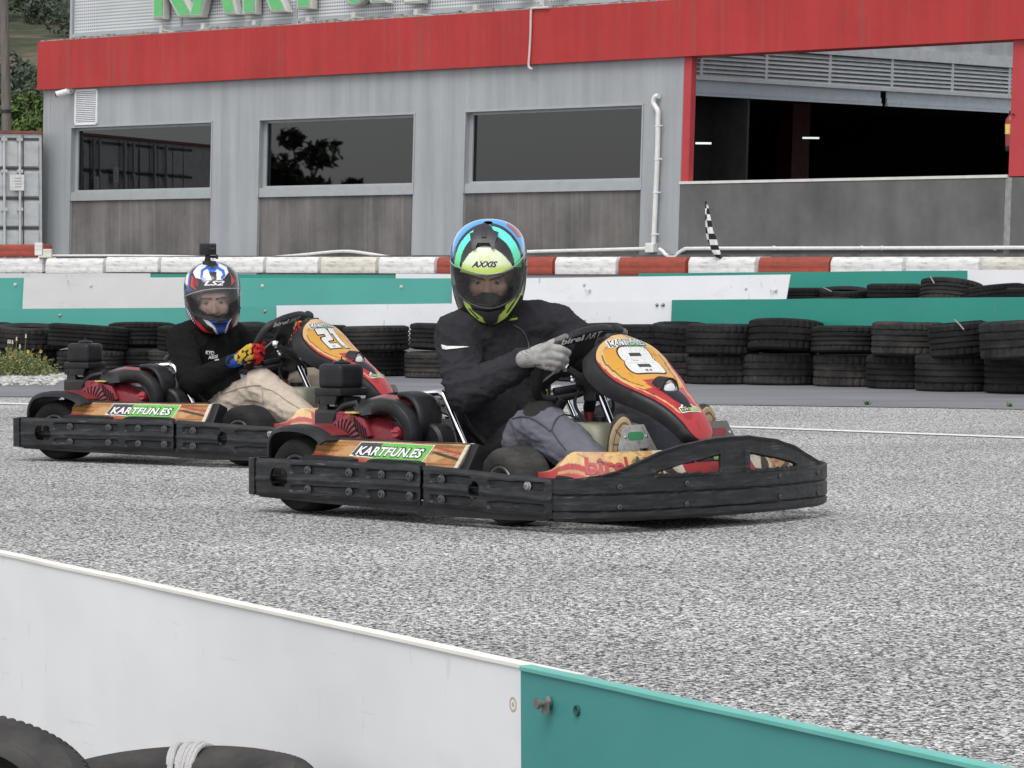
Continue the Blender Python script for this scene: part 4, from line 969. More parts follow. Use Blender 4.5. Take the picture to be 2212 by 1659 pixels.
for i, (x, y, lab) in enumerate(((1873, 876, 'tiny green weed on the apron edge, right of the front kart nose'), (2181, 880, 'tiny green weed on the apron edge near the right side'))):
    c = gnd(x, y); o_ = empty('weed', c); tag(o_, lab, 'weed', 'small weeds in the asphalt'); m = MB(); rnd = random.Random(i)
    for k in range(26):
        d = Vector((rnd.gauss(0, .5), rnd.gauss(0, .5), rnd.uniform(.4, 1))).normalized() * rnd.uniform(.015, .045); w_ = d.orthogonal().normalized() * .004; m.add([(0, 0, 0), d * .6 + w_, d, d * .6 - w_], [(0, 1, 2, 3)])
    m.build('blade', leaf_mat('weed_green%d' % i, (.05, .10, .03), (.13, .2, .06)), o_, normals=False)['kind'] = 'stuff'

# ================================================================ go-kart (x forward, y left, z up, metres; origin on the ground by the rear axle)
M_PL = paint('scuffed_black_plastic', (.0135, .014, .0155), .46, var=.3, vscale=12, dirt=(.07, .07, .07), dirt_amt=.5, spec=.35, scratch=((.20, .20, .20), .75), dscale=(2, 2, 16), bmp=.15, bscale=160)
M_PLS = paint('smooth_black_plastic', (.0125, .0125, .014), .45, var=.2, dirt=(.06, .06, .06), dirt_amt=.3, spec=.35, bmp=.1, bscale=200)
M_SLICK = rubber('slick_rubber', (.011, .011, .012), (.022, .0215, .022), .3)
M_RIM = paint('rim_alloy', (.50, .50, .49), .35, .9, dirt=(.1, .09, .08), dirt_amt=.5)
M_CHROME = paint('chrome', (.72, .73, .75), .14, 1.0, var=.03)
M_STEEL = paint('steel', (.42, .41, .40), .35, .9, dirt=(.16, .13, .1), dirt_amt=.5)
M_ENG = paint('black_engine', (.016, .016, .017), .5, var=.3, vscale=20, dirt=(.08, .07, .06), dirt_amt=.4)
M_ENGR = paint('engine_red', (.24, .022, .035), .42, var=.12, dirt=(.05, .02, .02), dirt_amt=.6, dscale=(14, 14, 14))
M_ENGD = paint('slot_black', (.004, .004, .004), .9)
M_FEND = paint('fender_red', (.22, .026, .026), .45, var=.25, vscale=14, dirt=(.04, .03, .03), dirt_amt=.8, dscale=(8, 8, 8))
M_VC = paint('printed_plastic', (1, 1, 1), .42, vcol=True, var=.12, vscale=14, dirt=(.10, .055, .03), dirt_amt=.55, dscale=(9, 9, 14), spec=.45)
M_VCC = paint('clean_print', (1, 1, 1), .38, vcol=True, var=.06, vscale=20)
M_TANK = paint('tank_plastic', (.33, .335, .245), .45, var=.12, dirt=(.2, .18, .12), dirt_amt=.5, dscale=(5, 5, 5))
M_WH = paint('print_white', (.76, .76, .74), .45, var=.06, vscale=40, dirt=(.3, .28, .25), dirt_amt=.5, dscale=(25, 25, 25))
M_BK = paint('print_black', (.012, .012, .012), .45); M_GN = paint('print_green', (.13, .42, .07), .45, var=.1, vscale=30)
M_RD = paint('print_red', (.38, .03, .035), .45, var=.1, vscale=30, dirt=(.15, .05, .04), dirt_amt=.6, dscale=(20, 20, 20)); M_DG = paint('print_slate', (.05, .05, .055), .5, var=.3, vscale=30)
M_REDP = paint('pedal_red', (.22, .03, .035), .5); M_GRNP = paint('pedal_green', (.03, .22, .09), .5)
M_ALU = paint('brushed_plate', (.44, .43, .40), .42, .65, var=.12, dirt=(.18, .14, .1), dirt_amt=.7, dscale=(14, 14, 14))
M_LENS = paint('headlight_glass', (.72, .74, .74), .15, var=.05, coat=.6); M_TUBE = paint('frame_red', (.26, .02, .02), .4, var=.15)
M_BOLTP = paint('worn_bolt_plastic', (.055, .055, .058), .4, var=.3, vscale=60)
OR1, OR2, AMB, TAN, RED_, DK, BEI = (.40, .185, .06), (.50, .27, .11), (.68, .33, .045), (.66, .42, .17), (.42, .035, .040), (.03, .025, .022), (.62, .56, .42)
kart = empty('go_kart')
def kb(m, name, mat, parent=None, **k): return m.build(name, mat, parent or kart, **k)
def sheet(name, S, us, vs, hole, th, mat, parent=None, col=None, away=(.5, 0, .12)):
    """a moulded sheet: point grid S(u, v), holes where hole(u, v) < 0 (edges snapped to the outline), solid thickness"""
    us, vs = list(us), list(vs); nu, nv = len(us), len(vs); Q = [[(u, v) for v in vs] for u in us]
    if hole:
        du, dv = us[1] - us[0], vs[1] - vs[0]; e = 1e-3
        for i in range(nu):
            for j in range(nv):
                u, v = Q[i][j]; q = hole(u, v); gu = (hole(u + du * .1, v) - hole(u - du * .1, v)) / .2; gv = (hole(u, v + dv * .1) - hole(u, v - dv * .1)) / .2; g2 = gu * gu + gv * gv
                if g2 > 1e-12 and abs(q) < .62 * math.sqrt(g2):
                    Q[i][j] = (u - q * gu / g2 * du, v - q * gv / g2 * dv)
    m = MB(); m.grid([[S(u, v) for u, v in r] for r in Q], col=[[col(u, v) for u, v in r] for r in Q] if col else None)
    if hole:
        keep = []
        for f_i, f in enumerate(m.f):
            i, j = f_i // (nv - 1), f_i % (nv - 1); c = [Q[i][j], Q[i + 1][j], Q[i + 1][j + 1], Q[i][j + 1]]
            if hole(sum(p[0] for p in c) / 4, sum(p[1] for p in c) / 4) >= 0: keep.append(f)
        m.f = keep
    b = m.bm()
    for v in [v for v in b.verts if not v.link_faces]: b.verts.remove(v)
    if th: thicken(b, abs(th), away)
    return finish(name, b, mat, parent or kart, True, False, 35)
def span(a, b, n): return [a + (b - a) * i / n for i in range(n + 1)]
def rr(x, z, x0, x1, z0, z1, r):
    """signed distance to a rounded rectangle (negative inside)"""
    dx = abs(x - (x0 + x1) / 2) - (x1 - x0) / 2 + r; dz = abs(z - (z0 + z1) / 2) - (z1 - z0) / 2 + r
    return math.hypot(max(dx, 0), max(dz, 0)) + min(max(dx, dz), 0) - r
def smooth01(t): t = max(0, min(1, t)); return t * t * (3 - 2 * t)
# ---- side bumpers: two moulded panels each side, slots, bolts, holes
def zt(x): return interp(x, [-.31, .55, 1.15], [.192, .200, .178])
def zb(x): return interp(x, [-.31, .55, 1.15], [.060, .064, .050])
slotsA = [(-.105, .250, .142, .176), (-.105, .250, .078, .108), (.283, .530, .142, .176), (.283, .530, .078, .108)]
slotsB = [(.59, .79, .140, .172), (.59, .79, .074, .104), (.86, 1.125, .135, .165), (.86, 1.125, .068, .096)]
bA = [(-.015, .158), (.195, .158), (.355, .158), (.493, .158), (-.015, .092), (.195, .092), (.355, .092), (.493, .092)]
bB = [(.645, .155), (1.045, .150), (.645, .088)]
def side(sg):
    for (x0, x1, slots, bolts, hole, nx) in ((-.305, .538, slotsA, bA, (-.205, -.115, .096, .160), 150), (.553, 1.150, slotsB, bB, (.775, .825, .096, .156), 110)):
        def dep(x, z, zz0, zz1):
            e = rr(x, z, x0, x1, zz0, zz1, .02); d = .008 * (1 - smooth01((-e) / .014))
            for q in slots: d += .010 * smooth01(-rr(x, z, *q, .012) / .006)
            d -= .003 * smooth01(1 - abs(z - lerp(zz0, zz1, .47)) / .012)
            return d
        def Sf(x, v):
            a, b_ = zb(x), zt(x); z = lerp(a, b_, v); y = -.66 + dep(x, z, a, b_); 
            if x < -.255: q = (-.255 - x) / .05; y += .012 * q * q; 
            y += .003 * noise.noise((x * 7, z * 5, 1)) + .0005 * noise.noise((x * 40, z * 60, 4))
            return Vector((x, y * (1 if sg < 0 else -1), z + .003 * noise.noise((x * 12, 8, v))))
        hf = (lambda x, v: rr(x, lerp(zb(x), zt(x), v), *hole, .025))
        sb = sheet('side_bumper', Sf, span(x0, x1, nx), span(0, 1, 44), hf, -.01 if sg < 0 else .01, M_PL)
        for (bx, bz) in bolts:
            M = frame((bx, sg * .654, bz), (1, 0, 0), (0, 0, 1)) if sg < 0 else frame((bx, .654, bz), (-1, 0, 0), (0, 0, 1))
            chromed = sg < 0 and abs(bx - 1.045) < .01
            kb(MB().lathe([(.016, 0), (.0165, .004), (.0125, .0055), (.0115, .009), (.006, .010), (.005, .006), (.0001, .006)], M, 12), 'bolt', M_STEEL if chromed else M_BOLTP, sb, smooth=True)
    # return round the rear corner, lower skirt, inner frame rail
    pts = [(-.296, .656), (-.332, .648), (-.35, .62), (-.352, .55), (-.352, .40)]
    m = MB(); rings = []
    for (x, y) in spline([(a, b_, 0) for a, b_ in pts], 6) and [(p.x, p.y) for p in spline([(a, b_, 0) for a, b_ in pts], 6)]:
        nx_, ny_ = (.0, -.01) if y > .65 else ((.01, 0) if x < -.345 else (.007, -.007)); rings.append([Vector((x, sg * y, .062)), Vector((x, sg * y, .190)), Vector((x + nx_, sg * (y + ny_), .190)), Vector((x + nx_, sg * (y + ny_), .062))])
    m.loft(rings); kb(m, 'bumper_end', M_PL, smooth=True)
    m = MB(); ys = sg * .645
    m.loft([[Vector((x, ys, h0)), Vector((x, ys, .075)), Vector((x, ys - sg * .03, .075)), Vector((x, ys - sg * .03, h0))] for x, h0 in ((-.28, .055), (0, .048), (.5, .040), (.72, .032), (.95, .034), (1.13, .040))])
    kb(m, 'skirt', M_PLS)
    m = MB(); m.tube([(-.3, sg * .62, .12), (1.1, sg * .62, .12)], .014, 8).tube([(-.25, sg * .62, .12), (-.25, sg * .3, .08)], .014, 8).tube([(.95, sg * .62, .12), (.95, sg * .3, .07)], .014, 8).tube([(.4, sg * .62, .12), (.4, sg * .3, .07)], .014, 8); kb(m, 'bumper_rail', M_PLS, smooth=True)
side(-1); side(1)
m = MB(); m.loft([[Vector((x, y, .075)), Vector((x, y, .185)), Vector((x - .012, y, .185)), Vector((x - .012, y, .075))] for x, y in ((-.345, -.42), (-.352, -.3), (-.352, .3), (-.345, .42))]); kb(m, 'rear_bumper', M_PL)
# ---- front bumper with arched fin and two windows
half = [(1.155, -.662), (1.23, -.64), (1.295, -.53), (1.35, -.3), (1.375, 0)]
curve = spline([(x, y, 0) for x, y in half + [(x, -y) for x, y in reversed(half[:-1])]], 30)
cl_ = [0]
for a, b_ in zip(curve, curve[1:]): cl_.append(cl_[-1] + (b_ - a).length)
CLEN = cl_[-1]
def cpt(s, off=0.0):
    s = max(0, min(CLEN - 1e-6, s)); i = 0
    lo, hi = 0, len(cl_) - 1
    while hi - lo > 1:
        mid = (lo + hi) // 2
        if cl_[mid] <= s: lo = mid
        else: hi = mid
    t = (s - cl_[lo]) / (cl_[hi] - cl_[lo]); p = curve[lo].lerp(curve[hi], t)
    d = (curve[min(hi + 2, len(curve) - 1)] - curve[max(lo - 2, 0)]).normalized(); n_ = Vector((d.y, -d.x, 0)); return p + n_ * off, n_
def ftop(y): return interp(abs(y), [0, .08, .237, .34, .43, .50, .55, .66], [.300, .298, .281, .258, .226, .203, .190, .180])
FB = .040
def fS(s, v):
    p, n_ = cpt(s); top = ftop(p.y); z = lerp(FB, top, v); d = 0.0
    for zg, w_ in ((.072, .005), (.126, .006)): d -= .006 * smooth01(1 - abs(z - zg) / w_)
    d -= .010 * smooth01((z - .178) / .006)                   # fin is set back from the band
    d -= .012 * smooth01((.052 - z) / .012)
    if z > .18: d += .006 * smooth01(1 - (top - z) / .014)
    for (y0, y1) in ((-.36, -.075), (.062, .325)):
        q = win(p.y, z); d += .007 * smooth01(1 - abs(q) / .012) if z > .176 and abs(q) < .012 else 0
    e = min(s, CLEN - s); d -= .010 * (1 - smooth01(e / .02))
    d += .0025 * noise.noise((s * 6, z * 5, 3)) + .0005 * noise.noise((s * 50, z * 60, 5))
    q = p + n_ * d; lean = -.04 * max(0, z - .18); q = q + n_ * lean; q.z = z + .002 * noise.noise((s * 14, v * 3, 9)); return q
def win(y, z):
    """distance to the two openings in the fin (negative inside)"""
    best = 1
    for y0, y1, sgn in ((-.362, -.077, 1), (.064, .345, -1)):
        if sgn > 0: t = (y - y0) / (y1 - y0)
        else: t = (y1 - y) / (y1 - y0)
        zhi = lerp(.196, .246, max(0, min(1, t)) ** .8); best = min(best, max(rr(y, z, y0, y1, .186, .260, .008), (z - zhi) * .95))
    return best
def fhole(s, v):
    p, _ = cpt(s); return win(p.y, lerp(FB, ftop(p.y), v))
fb = sheet('front_bumper', fS, span(0, CLEN, 330), span(0, 1, 64), fhole, -.010, M_PL)
for (yb_, zb_) in ((-.50, .151), (-.23, .154), (.23, .157), (.5, .155), (-.498, .086), (-.23, .086), (.23, .088), (.5, .086)):
    s = min(range(len(curve)), key=lambda i: abs(curve[i].y - yb_)); p, n_ = cpt(cl_[s]); p = Vector((p.x, p.y, zb_)) + n_ * .001
    M = frame(p, Vector((-n_.y, n_.x, 0)), (0, 0, 1)); kb(MB().lathe([(.0085, 0), (.009, .003), (.006, .005), (.0035, .005), (.003, .002), (.0001, .002)], M, 12), 'bolt', M_BOLTP, fb, smooth=True)
# ---- coloured fairing behind the bumper
OFFB, OFFT = -.035, -.115
def gS(s, v):
    p0, n_ = cpt(lerp(.02, CLEN - .02, s)); e = min(s, 1 - s); a = smooth01(e / .09)
    off = lerp(OFFB, lerp(-.035, OFFT, a), v); z = lerp(.150, lerp(.19, .258, a), v)
    p = p0 + n_ * off
    if e < .22: k = 1 - e / .22; p.x -= .17 * k * k; p.y *= 1 - .10 * k
    p.z = z; return p
def gcol(s, v):
    s = s if s < .5 else 1 - s; n1 = noise.noise((s * 18, v * 2.0, 3)); u = s * CLEN
    c = OR2 if n1 > -.1 else TAN
    if s > .30: c = BEI
    st = noise.noise((s * 30, v * 5, 8)); 
    if st > .25: c = tuple(x * .62 for x in c)
    t = v - .5
    if u < .30 and v < 1.0 - u * 2.8: c = RED_
    if u < .30 and abs(v - (.70 - u * 2.4)) < .06 and u > .06: c = OR2
    if .20 < u < .46 and abs(v - (.72 - (u - .20) * 2.4)) < .055: c = DK
    if .46 < u < .53 and abs(v - (.95 - (u - .43) * 9)) < .22: c = DK
    if .535 < u: c = (.40, .03, .04)
    if .535 < u < .56: c = (.60, .57, .48)
    return c
ff = sheet('front_fairing', gS, span(0, 1, 460), span(0, 1, 40), None, -.006, M_VC, col=gcol)
def gsurf(off, s0=.5):
    def fn(x, y):
        s = s0 + x / CLEN; v = y; p = gS(s, v); a = gS(s + .004, v); b_ = gS(s, v + .05); n_ = (a - p).cross(b_ - p).normalized(); return p + n_ * off
    return fn
tx = fit_text('birel', .178, .52, bold=.03, shear=.2); tx.v = [v + Vector((-.512, .58, 0)) for v in tx.v]; finish('lettering', wrap(tx, gsurf(.0025), .012), M_RD, ff)
tx = fit_text('ΛRT', .150, .52, bold=.01, shear=.2); tx.v = [v + Vector((-.338, .58, 0)) for v in tx.v]; finish('lettering', wrap(tx, gsurf(.0025), .012), M_DG, ff)
m = MB(); m.add([(-.16, .62, 0), (.16, .62, 0), (.16, .99, 0), (-.16, .99, 0)], [(0, 1, 2, 3)]); st_ = finish('sticker', wrap(m, gsurf(.002), .012), M_BK, ff)
m = MB(); m.add([(-.02, .64, 0), (.155, .64, 0), (.155, .98, 0), (-.02, .98, 0)], [(0, 1, 2, 3)]); finish('sticker_field', wrap(m, gsurf(.0028), .012), M_GN, st_)
m = MB(); m.add([(-.18, .60, 0), (-.12, .60, 0), (-.12, .78, 0), (-.18, .78, 0)], [(0, 1, 2, 3)]); finish('sticker_edge', wrap(m, gsurf(.0032), .012), M_WH, st_)
tx = fit_text('KARTFUN.ES', .27, .20, bold=.02, shear=.25); tx.v = [v + Vector((0, .80, 0)) for v in tx.v]; finish('lettering', wrap(tx, gsurf(.0036), .012), M_WH, st_)
# dark lip under the fairing
m = MB(); A_ = []; B_ = []
for i in range(121):
    s = i / 120; p = gS(s, 0); A_.append(p + Vector((0, 0, .001))); B_.append(p + Vector((0, 0, -.05)))
m.grid([A_, B_]); kb(m, 'fairing_lip', M_PLS, smooth=True)
# ---- side pods with sponsor sticker
def pod(sg):
    y = lambda v: sg * lerp(.612, .545, v); z = lambda x, v: lerp(.188, interp(x, [-.08, .67], [.268, .274]), v)
    def Sf(x, v):
        xx = x + (.02 * v if x < 0 else -.0 * v); q = 0
        if v > .92: q = (v - .92) * .25
        return Vector((xx, y(v) - sg * (q + .02 * 0), z(x, v) - q * .15))
    def pc(x, v):
        n1 = noise.noise((x * 7, v * 3, 2)); n2 = noise.noise((x * 2.5, v * 14, 6)); c = OR1 if n1 > 0 else OR2
        if n2 > .22: c = tuple(q * .55 for q in c)
        if v < .36 - (x + .08) * .7: c = RED_
        if v > .93: c = (.16, .05, .035) if noise.noise((x * 9, 1, 1)) > -.2 else c
        if x > .38 and abs(v - lerp(.98, .55, (x - .38) / .28)) < .035: c = RED_
        if x > .50 and abs(v - lerp(.62, .32, (x - .50) / .17)) < .05 * min(1, (x - .5) / .05): c = DK
        if x > .655: c = BEI
        return c
    o = sheet('side_pod', Sf, span(-.08, .672, 300), span(0, 1, 44), None, -.012 if sg < 0 else .012, M_VC, col=pc)
    m = MB(); m.loft([[Vector((x, sg * .60, .17)), Vector((x, sg * .545, z(.67, 1) - .003)), Vector((x, sg * .50, z(.67, 1) - .02)), Vector((x, sg * .50, .12)), Vector((x, sg * .58, .12))] for x in (-.075, .676)]); kb(m, 'pod_shell', M_PLS, o, bevel=.004)
    m = MB(); m.loft([[Vector((x, sg * .606, .165)), Vector((x, sg * .540, .271)), Vector((x, sg * .48, .25)), Vector((x, sg * .50, .13))] for x in (.674, .705)]); kb(m, 'pod_end', M_PLS, o, bevel=.005)
    m = MB()
    for (a, b_) in ((-.09, .20), (.24, .53)):
        m.loft([[Vector((x, sg * .640, .18)), Vector((x, sg * .640, h)), Vector((x, sg * .60, h)), Vector((x, sg * .60, .18))] for x, h in ((a, .182), (a + .03, .204), (a + .05, .209), (b_ - .05, .209), (b_ - .02, .203), (b_, .182))])
    kb(m, 'bumper_tab', M_PLS, o, bevel=.003)
    return o
pn = pod(-1); pod(1)
PN = Vector((0, -.080, .067)).normalized()
def pmat(x, v, off): return frame(Vector((x, -lerp(.612, .545, v), lerp(.188, .271, v))) + PN * off, (1, 0, 0), (0, .067, .083))
def deco(poly, x, v, off, mat, name, parent): m = MB(); m.prism(poly, pmat(x, v, off), .0004); return kb(m, name, mat, parent)
PX, PV = .318, .52; W2, H2 = .19, .036
sk_ = deco([(-W2, -.026), (-W2 + .022, .036), (W2 + .004, .037), (W2 - .014, -.040), (-.03, -.040), (-.05, -.03)], PX, PV, .0008, M_WH, 'sticker', pn)
deco([(-W2 + .006, -.020), (-W2 + .025, .033), (-.02, .034), (-.04, -.028)], PX, PV, .0016, M_DG, 'sticker_check', sk_)
deco([(-.075, -.036), (-.055, .034), (W2, .034), (W2 - .017, -.037)], PX, PV, .0020, M_GN, 'sticker_field', sk_)
k8 = fit_text('KARTFUN.ES', .335, .046, bold=.075, shear=.22, spacing=1.03); kb(place(k8, pmat(PX - .002, PV - .02, .0028)), 'lettering_outline', M_BK, sk_)
k8 = fit_text('KARTFUN.ES', .322, .038, bold=.03, shear=.22, spacing=1.06); kb(place(k8, pmat(PX - .002, PV - .02, .0034)), 'lettering', M_WH, sk_)
# ---- wheels
def wheel(cx, yo, sg, w_, r, steer=0.0):
    piv = Matrix.Translation((cx, sg * (yo - w_ / 2), r + .003)) @ Matrix.Rotation(steer, 4, 'Z') @ Matrix.Rotation(-sg * math.pi / 2, 4, 'X')
    h = w_ / 2; rb = r * .50
    pr = [(rb, h * .80), (rb + .008, h * .95), (r * .76, h * 1.0), (r * .90, h * .92), (r * .975, h * .72), (r, h * .42), (r, -h * .42), (r * .975, -h * .72), (r * .90, -h * .92), (r * .76, -h), (rb + .008, -h * .95), (rb, -h * .80)]
    t_ = kb(MB().lathe(pr, piv, 48), 'wheel', M_SLICK, smooth=True)
    kb(MB().lathe([(rb + .004, h * .90), (rb + .002, h * .96), (rb - .006, h * .94), (rb - .010, h * .55), (rb - .014, -h * .5), (rb, -h * .8)], piv, 36), 'rim', M_RIM, t_, smooth=True)
    kb(MB().lathe([(rb - .012, h * .1), (.03, h * .18), (.03, h * .5), (.024, h * .55), (.0001, h * .55)], piv, 24), 'hub', M_ENG, t_, smooth=True)
    return t_
wheel(-.150, .600, -1, .20, .134); wheel(-.150, .600, 1, .20, .134)
wheel(.800, .535, -1, .145, .130, -.14); wheel(.800, .535, 1, .145, .130, -.14)
kb(MB().tube([(-.15, -.6, .137), (-.15, .6, .137)], .02, 12), 'rear_axle', M_STEEL, smooth=True)
# rear wheel fenders
def fender(sg):
    m = MB(); top = MB(); rows = []; rt = []
    prof_ = [(-.325, .155), (-.322, .20), (-.305, .245), (-.268, .283), (-.215, .303), (-.14, .310), (-.06, .304), (.0, .285), (.03, .262)]
    P = spline([(x, 0, z) for x, z in prof_], 5)
    for i, p in enumerate(P):
        f = i / (len(P) - 1); d = (P[min(i + 1, len(P) - 1)] - P[max(i - 1, 0)]).normalized(); n_ = Vector((-d.z, 0, d.x))
        if n_.z < 0 and i > 3: n_ = -n_
        oy = lerp(.575, .630, smooth01(f * 1.6)); pts = [(oy, -.022), (oy - .004, -.008), (oy - .018, 0), (.40, .0), (.395, -.012), (.41, -.012), (oy - .02, -.010), (oy - .01, -.020)]
        rows.append([p + n_ * h + Vector((0, sg * y_, 0)) for y_, h in pts]); rt.append([p + n_ * .0015 + Vector((0, sg * y_, 0)) for y_ in (oy - .055, .42)])
    m.loft(rows); f_ = kb(m, 'fender', M_PLS, smooth=True); k = int(len(rt) * .48); top.grid(rt[k:-3]); kb(top, 'fender_paint', M_FEND, f_, smooth=True)
fender(-1); fender(1)
# ---- chassis
m = MB(); r_ = .015
for sg in (-1, 1):
    m.tube(spline([(-.28, sg * .30, .10), (.2, sg * .31, .065), (.6, sg * .28, .06), (.85, sg * .2, .06), (1.2, sg * .17, .07), (1.27, sg * .08, .08)], 5), r_, 8)
    m.tube([(.8, sg * .2, .07), (.8, sg * .40, .12)], r_, 8)
for x in (-.15, .3, .62, 1.0): m.tube([(x, -.30, .07), (x, .30, .07)], r_, 8)
kb(m, 'chassis', M_ENG, smooth=True)
m = MB(); m.box((.55, -.27, .045), (1.25, .27, .055)); kb(m, 'floor_tray', M_PLS)
# ---- seat
def seatS(u, v):
    """u along the profile from the back top to the front lip, v across; the wings stand up at both sides"""
    K_ = [0, .25, .5, .72, .88, 1]; a = abs(v); w_ = smooth01((a - .42) / .58) ** 1.3
    C0 = Vector((interp(u, K_, [.115, .165, .235, .335, .50, .66]), 0, interp(u, K_, [.445, .31, .19, .105, .085, .105])))
    E0 = Vector((interp(u, K_, [.205, .262, .322, .392, .475, .62]), 0, interp(u, K_, [.462, .385, .302, .250, .222, .14])))
    p = C0.lerp(E0, w_); p.y = (1 if v > 0 else -1) * min(1, a * 1.15) * interp(u, [0, .3, 1], [.185, .205, .18]); return p
us = [i / 40 for i in range(41)]; vs_ = [-1 + i / 14 for i in range(29)]
se = sheet('seat', seatS, us, vs_, None, .010, paint('seat_shell', (.014, .014, .015), .35, var=.2, dirt=(.05, .05, .05), dirt_amt=.3))
ed = []
for v in (-1, 1): ed.append([seatS(u, v) for u in us])
rim = list(reversed(ed[0][:36])) + [seatS(0, v) for v in vs_[1:-1]] + ed[1][:36]
kb(MB().tube(rim, .013, 8), 'seat_edge', M_PLS, se, smooth=True)
m = MB(); m.tube(spline([(.205, -.33, .418), (.262, -.30, .425), (.290, -.30, .418), (.312, -.30, .385), (.365, -.30, .30), (.461, -.30, .14)], 6), .0125, 10); st2 = kb(m, 'seat_stay', M_CHROME, smooth=True)
m = MB()
for (x, z) in ((.235, .395), (.285, .385)): m.tube([(x, -.315, z), (x, -.27, z)], .012, 8)
kb(m.tube([(.235, -.29, .395), (.285, -.28, .385)], .010, 6), 'stay_bracket', M_STEEL, st2, smooth=True)
kb(MB().tube(spline([(.20, .33, .418), (.29, .30, .415), (.365, .30, .30), (.461, .30, .14)], 6), .0125, 10), 'seat_stay', M_CHROME, smooth=True)
# ---- engine on the near side
en = kb(MB().box((-.20, -.46, .08), (.08, -.24, .36)).box((-.02, -.44, .07), (.28, -.30, .33)), 'engine', M_ENG, bevel=.012)
def rbx(lo, hi, rad, M=None): m = MB().box(lo, hi, M); return m
AX, AY = -.125, -.395
o = MB().box((AX - .060, AY - .062, .432), (AX + .060, AY + .058, .520)); kb(o, 'air_filter', M_PLS, en, bevel=.022, seg=4, smooth=True)
kb(MB().box((AX - .068, AY - .070, .408), (AX + .068, AY + .066, .436)), 'filter_base', M_PLS, en, bevel=.007, smooth=True)
m = MB(); m.prism([(-.065, 0), (.065, 0), (.065, -.0), (.045, .0), (.035, .03), (-.04, .03), (-.050, .0)], frame((AX, AY - .066, .408), (1, 0, 0), (0, 0, -1)), .01)
m.box((AX - .066, AY - .066, .38), (AX - .048, AY + .06, .41)); kb(m, 'filter_skirt', M_PLS, en)
kb(MB().lathe([(.030, .518), (.034, .524), (.026, .530), (.010, .531), (.009, .534), (.003, .536), (.002, .545), (.0001, .546)], Matrix.Translation((AX, AY, 0)), 16), 'filter_cap', M_PLS, en, smooth=True)
m = MB().box((AX - .060, AY - .060, .265), (AX - .038, AY + .04, .405)).box((AX - .06, AY - .03, .25), (AX + .05, AY + .05, .405)).box((AX + .02, AY - .055, .33), (AX + .05, AY, .36)).box((AX - .05, AY - .062, .345), (AX - .01, AY - .05, .39)); kb(m, 'carburettor', M_ENG, en, bevel=.006)
kb(MB().tube(spline([(AX + .028, AY - .05, .30), (AX + .04, AY - .062, .335), (AX + .075, AY - .062, .372), (AX + .12, AY - .04, .385)], 6), .012, 10), 'fuel_hose', M_PLS, en, smooth=True)
kb(MB().box((AX + .005, AY - .062, .372), (AX + .03, AY - .05, .380)), 'choke_lever', M_ALU, en); kb(MB().tube([(AX + .09, AY - .05, .385), (AX + .115, AY - .05, .387)], .006, 6), 'bolt', M_CHROME, en)
kb(MB().box((AX + .01, AY - .058, .27), (AX + .05, AY - .03, .305)).box((AX + .012, AY - .06, .305), (AX + .045, AY - .035, .312)), 'fuel_tap', M_ENG, en, bevel=.003)
# red cooling cover with fan slots, crankcase, oil cap
CXe, CZe, YF = -.015, .255, -.475
m = MB(); Mf = frame((CXe, YF, CZe), (1, 0, 0), (0, 0, 1))
m.lathe([(.105, -.09), (.105, -.03), (.100, -.012), (.086, -.004), (.080, .004), (.060, .014), (.030, .016), (.0001, .016)], Mf, 40)
m.loft([[Vector((x, YF + .012, z)) for x, z in ring] + [] for ring in ([(CXe + .02, .36), (CXe + .09, .335), (CXe + .11, .24), (CXe + .08, .15), (CXe - .02, .15)],)] + [[Vector((x, YF + .10, z)) for x, z in [(CXe + .02, .36), (CXe + .10, .34), (CXe + .13, .24), (CXe + .10, .14), (CXe - .02, .14)]]])
rc = kb(m, 'cooling_cover', M_ENGR, en, smooth=True)
m = MB()
for k in range(22):
    a = 2 * math.pi * k / 22; c_, s_ = math.cos(a), math.sin(a)
    q = [Mf @ Vector((c_ * r1 - s_ * w_, s_ * r1 + c_ * w_, h)) for r1, w_, h in ((.031, -.0024, .0174), (.059, -.0036, .0158), (.077, -.0046, .0078), (.077, .0046, .0078), (.059, .0036, .0158), (.031, .0024, .0174))]
    m.add(q, [(0, 1, 4, 5), (1, 2, 3, 4)])
kb(m, 'fan_slot', M_ENGD, rc)['kind'] = 'stuff'
kb(MB().lathe([(.022, .0165), (.022, .019), (.0001, .019)], Mf, 20), 'starter_hub', paint('hub_dark', (.09, .012, .02), .5), rc)
kb(MB().loft([[Vector((x, y_, z)) for x, z in ((CXe + .02, .352), (CXe + .10, .335), (CXe + .135, .275), (CXe + .085, .262), (CXe + .06, .30))] for y_ in (YF + .03, YF - .010)]), 'slotted_cover', M_ENGR, rc, bevel=.006, smooth=True)
for k in range(5):
    x = CXe + .048 + k * .0135; z0_ = .339 - k * .0085; q = [Vector((x, YF - .0118, z0_)), Vector((x + .007, YF - .0118, z0_ - .002)), Vector((x + .019, YF - .0118, z0_ - .05)), Vector((x + .012, YF - .0118, z0_ - .048))]
    kb(MB().add(q + [p + Vector((0, .006, 0)) for p in q], [(0, 1, 2, 3), (7, 6, 5, 4), (0, 4, 5, 1), (1, 5, 6, 2), (2, 6, 7, 3), (3, 7, 4, 0)]), 'cooling_slot', M_ENGD, rc)
m = MB(); m.loft([[Vector((x, y_, z)) for y_, z in [(-.455 + e, .10), (-.470 + e, .20), (-.465 + e, z1 - .03), (-.43 + e, z1), (-.30, z1), (-.30, .10)]] for x, e, z1 in ((.07, .0, .345), (.15, -.004, .335), (.24, .0, .315), (.30, .03, .28))]); kb(m, 'crankcase', M_ENGR, en, bevel=.01, smooth=True)
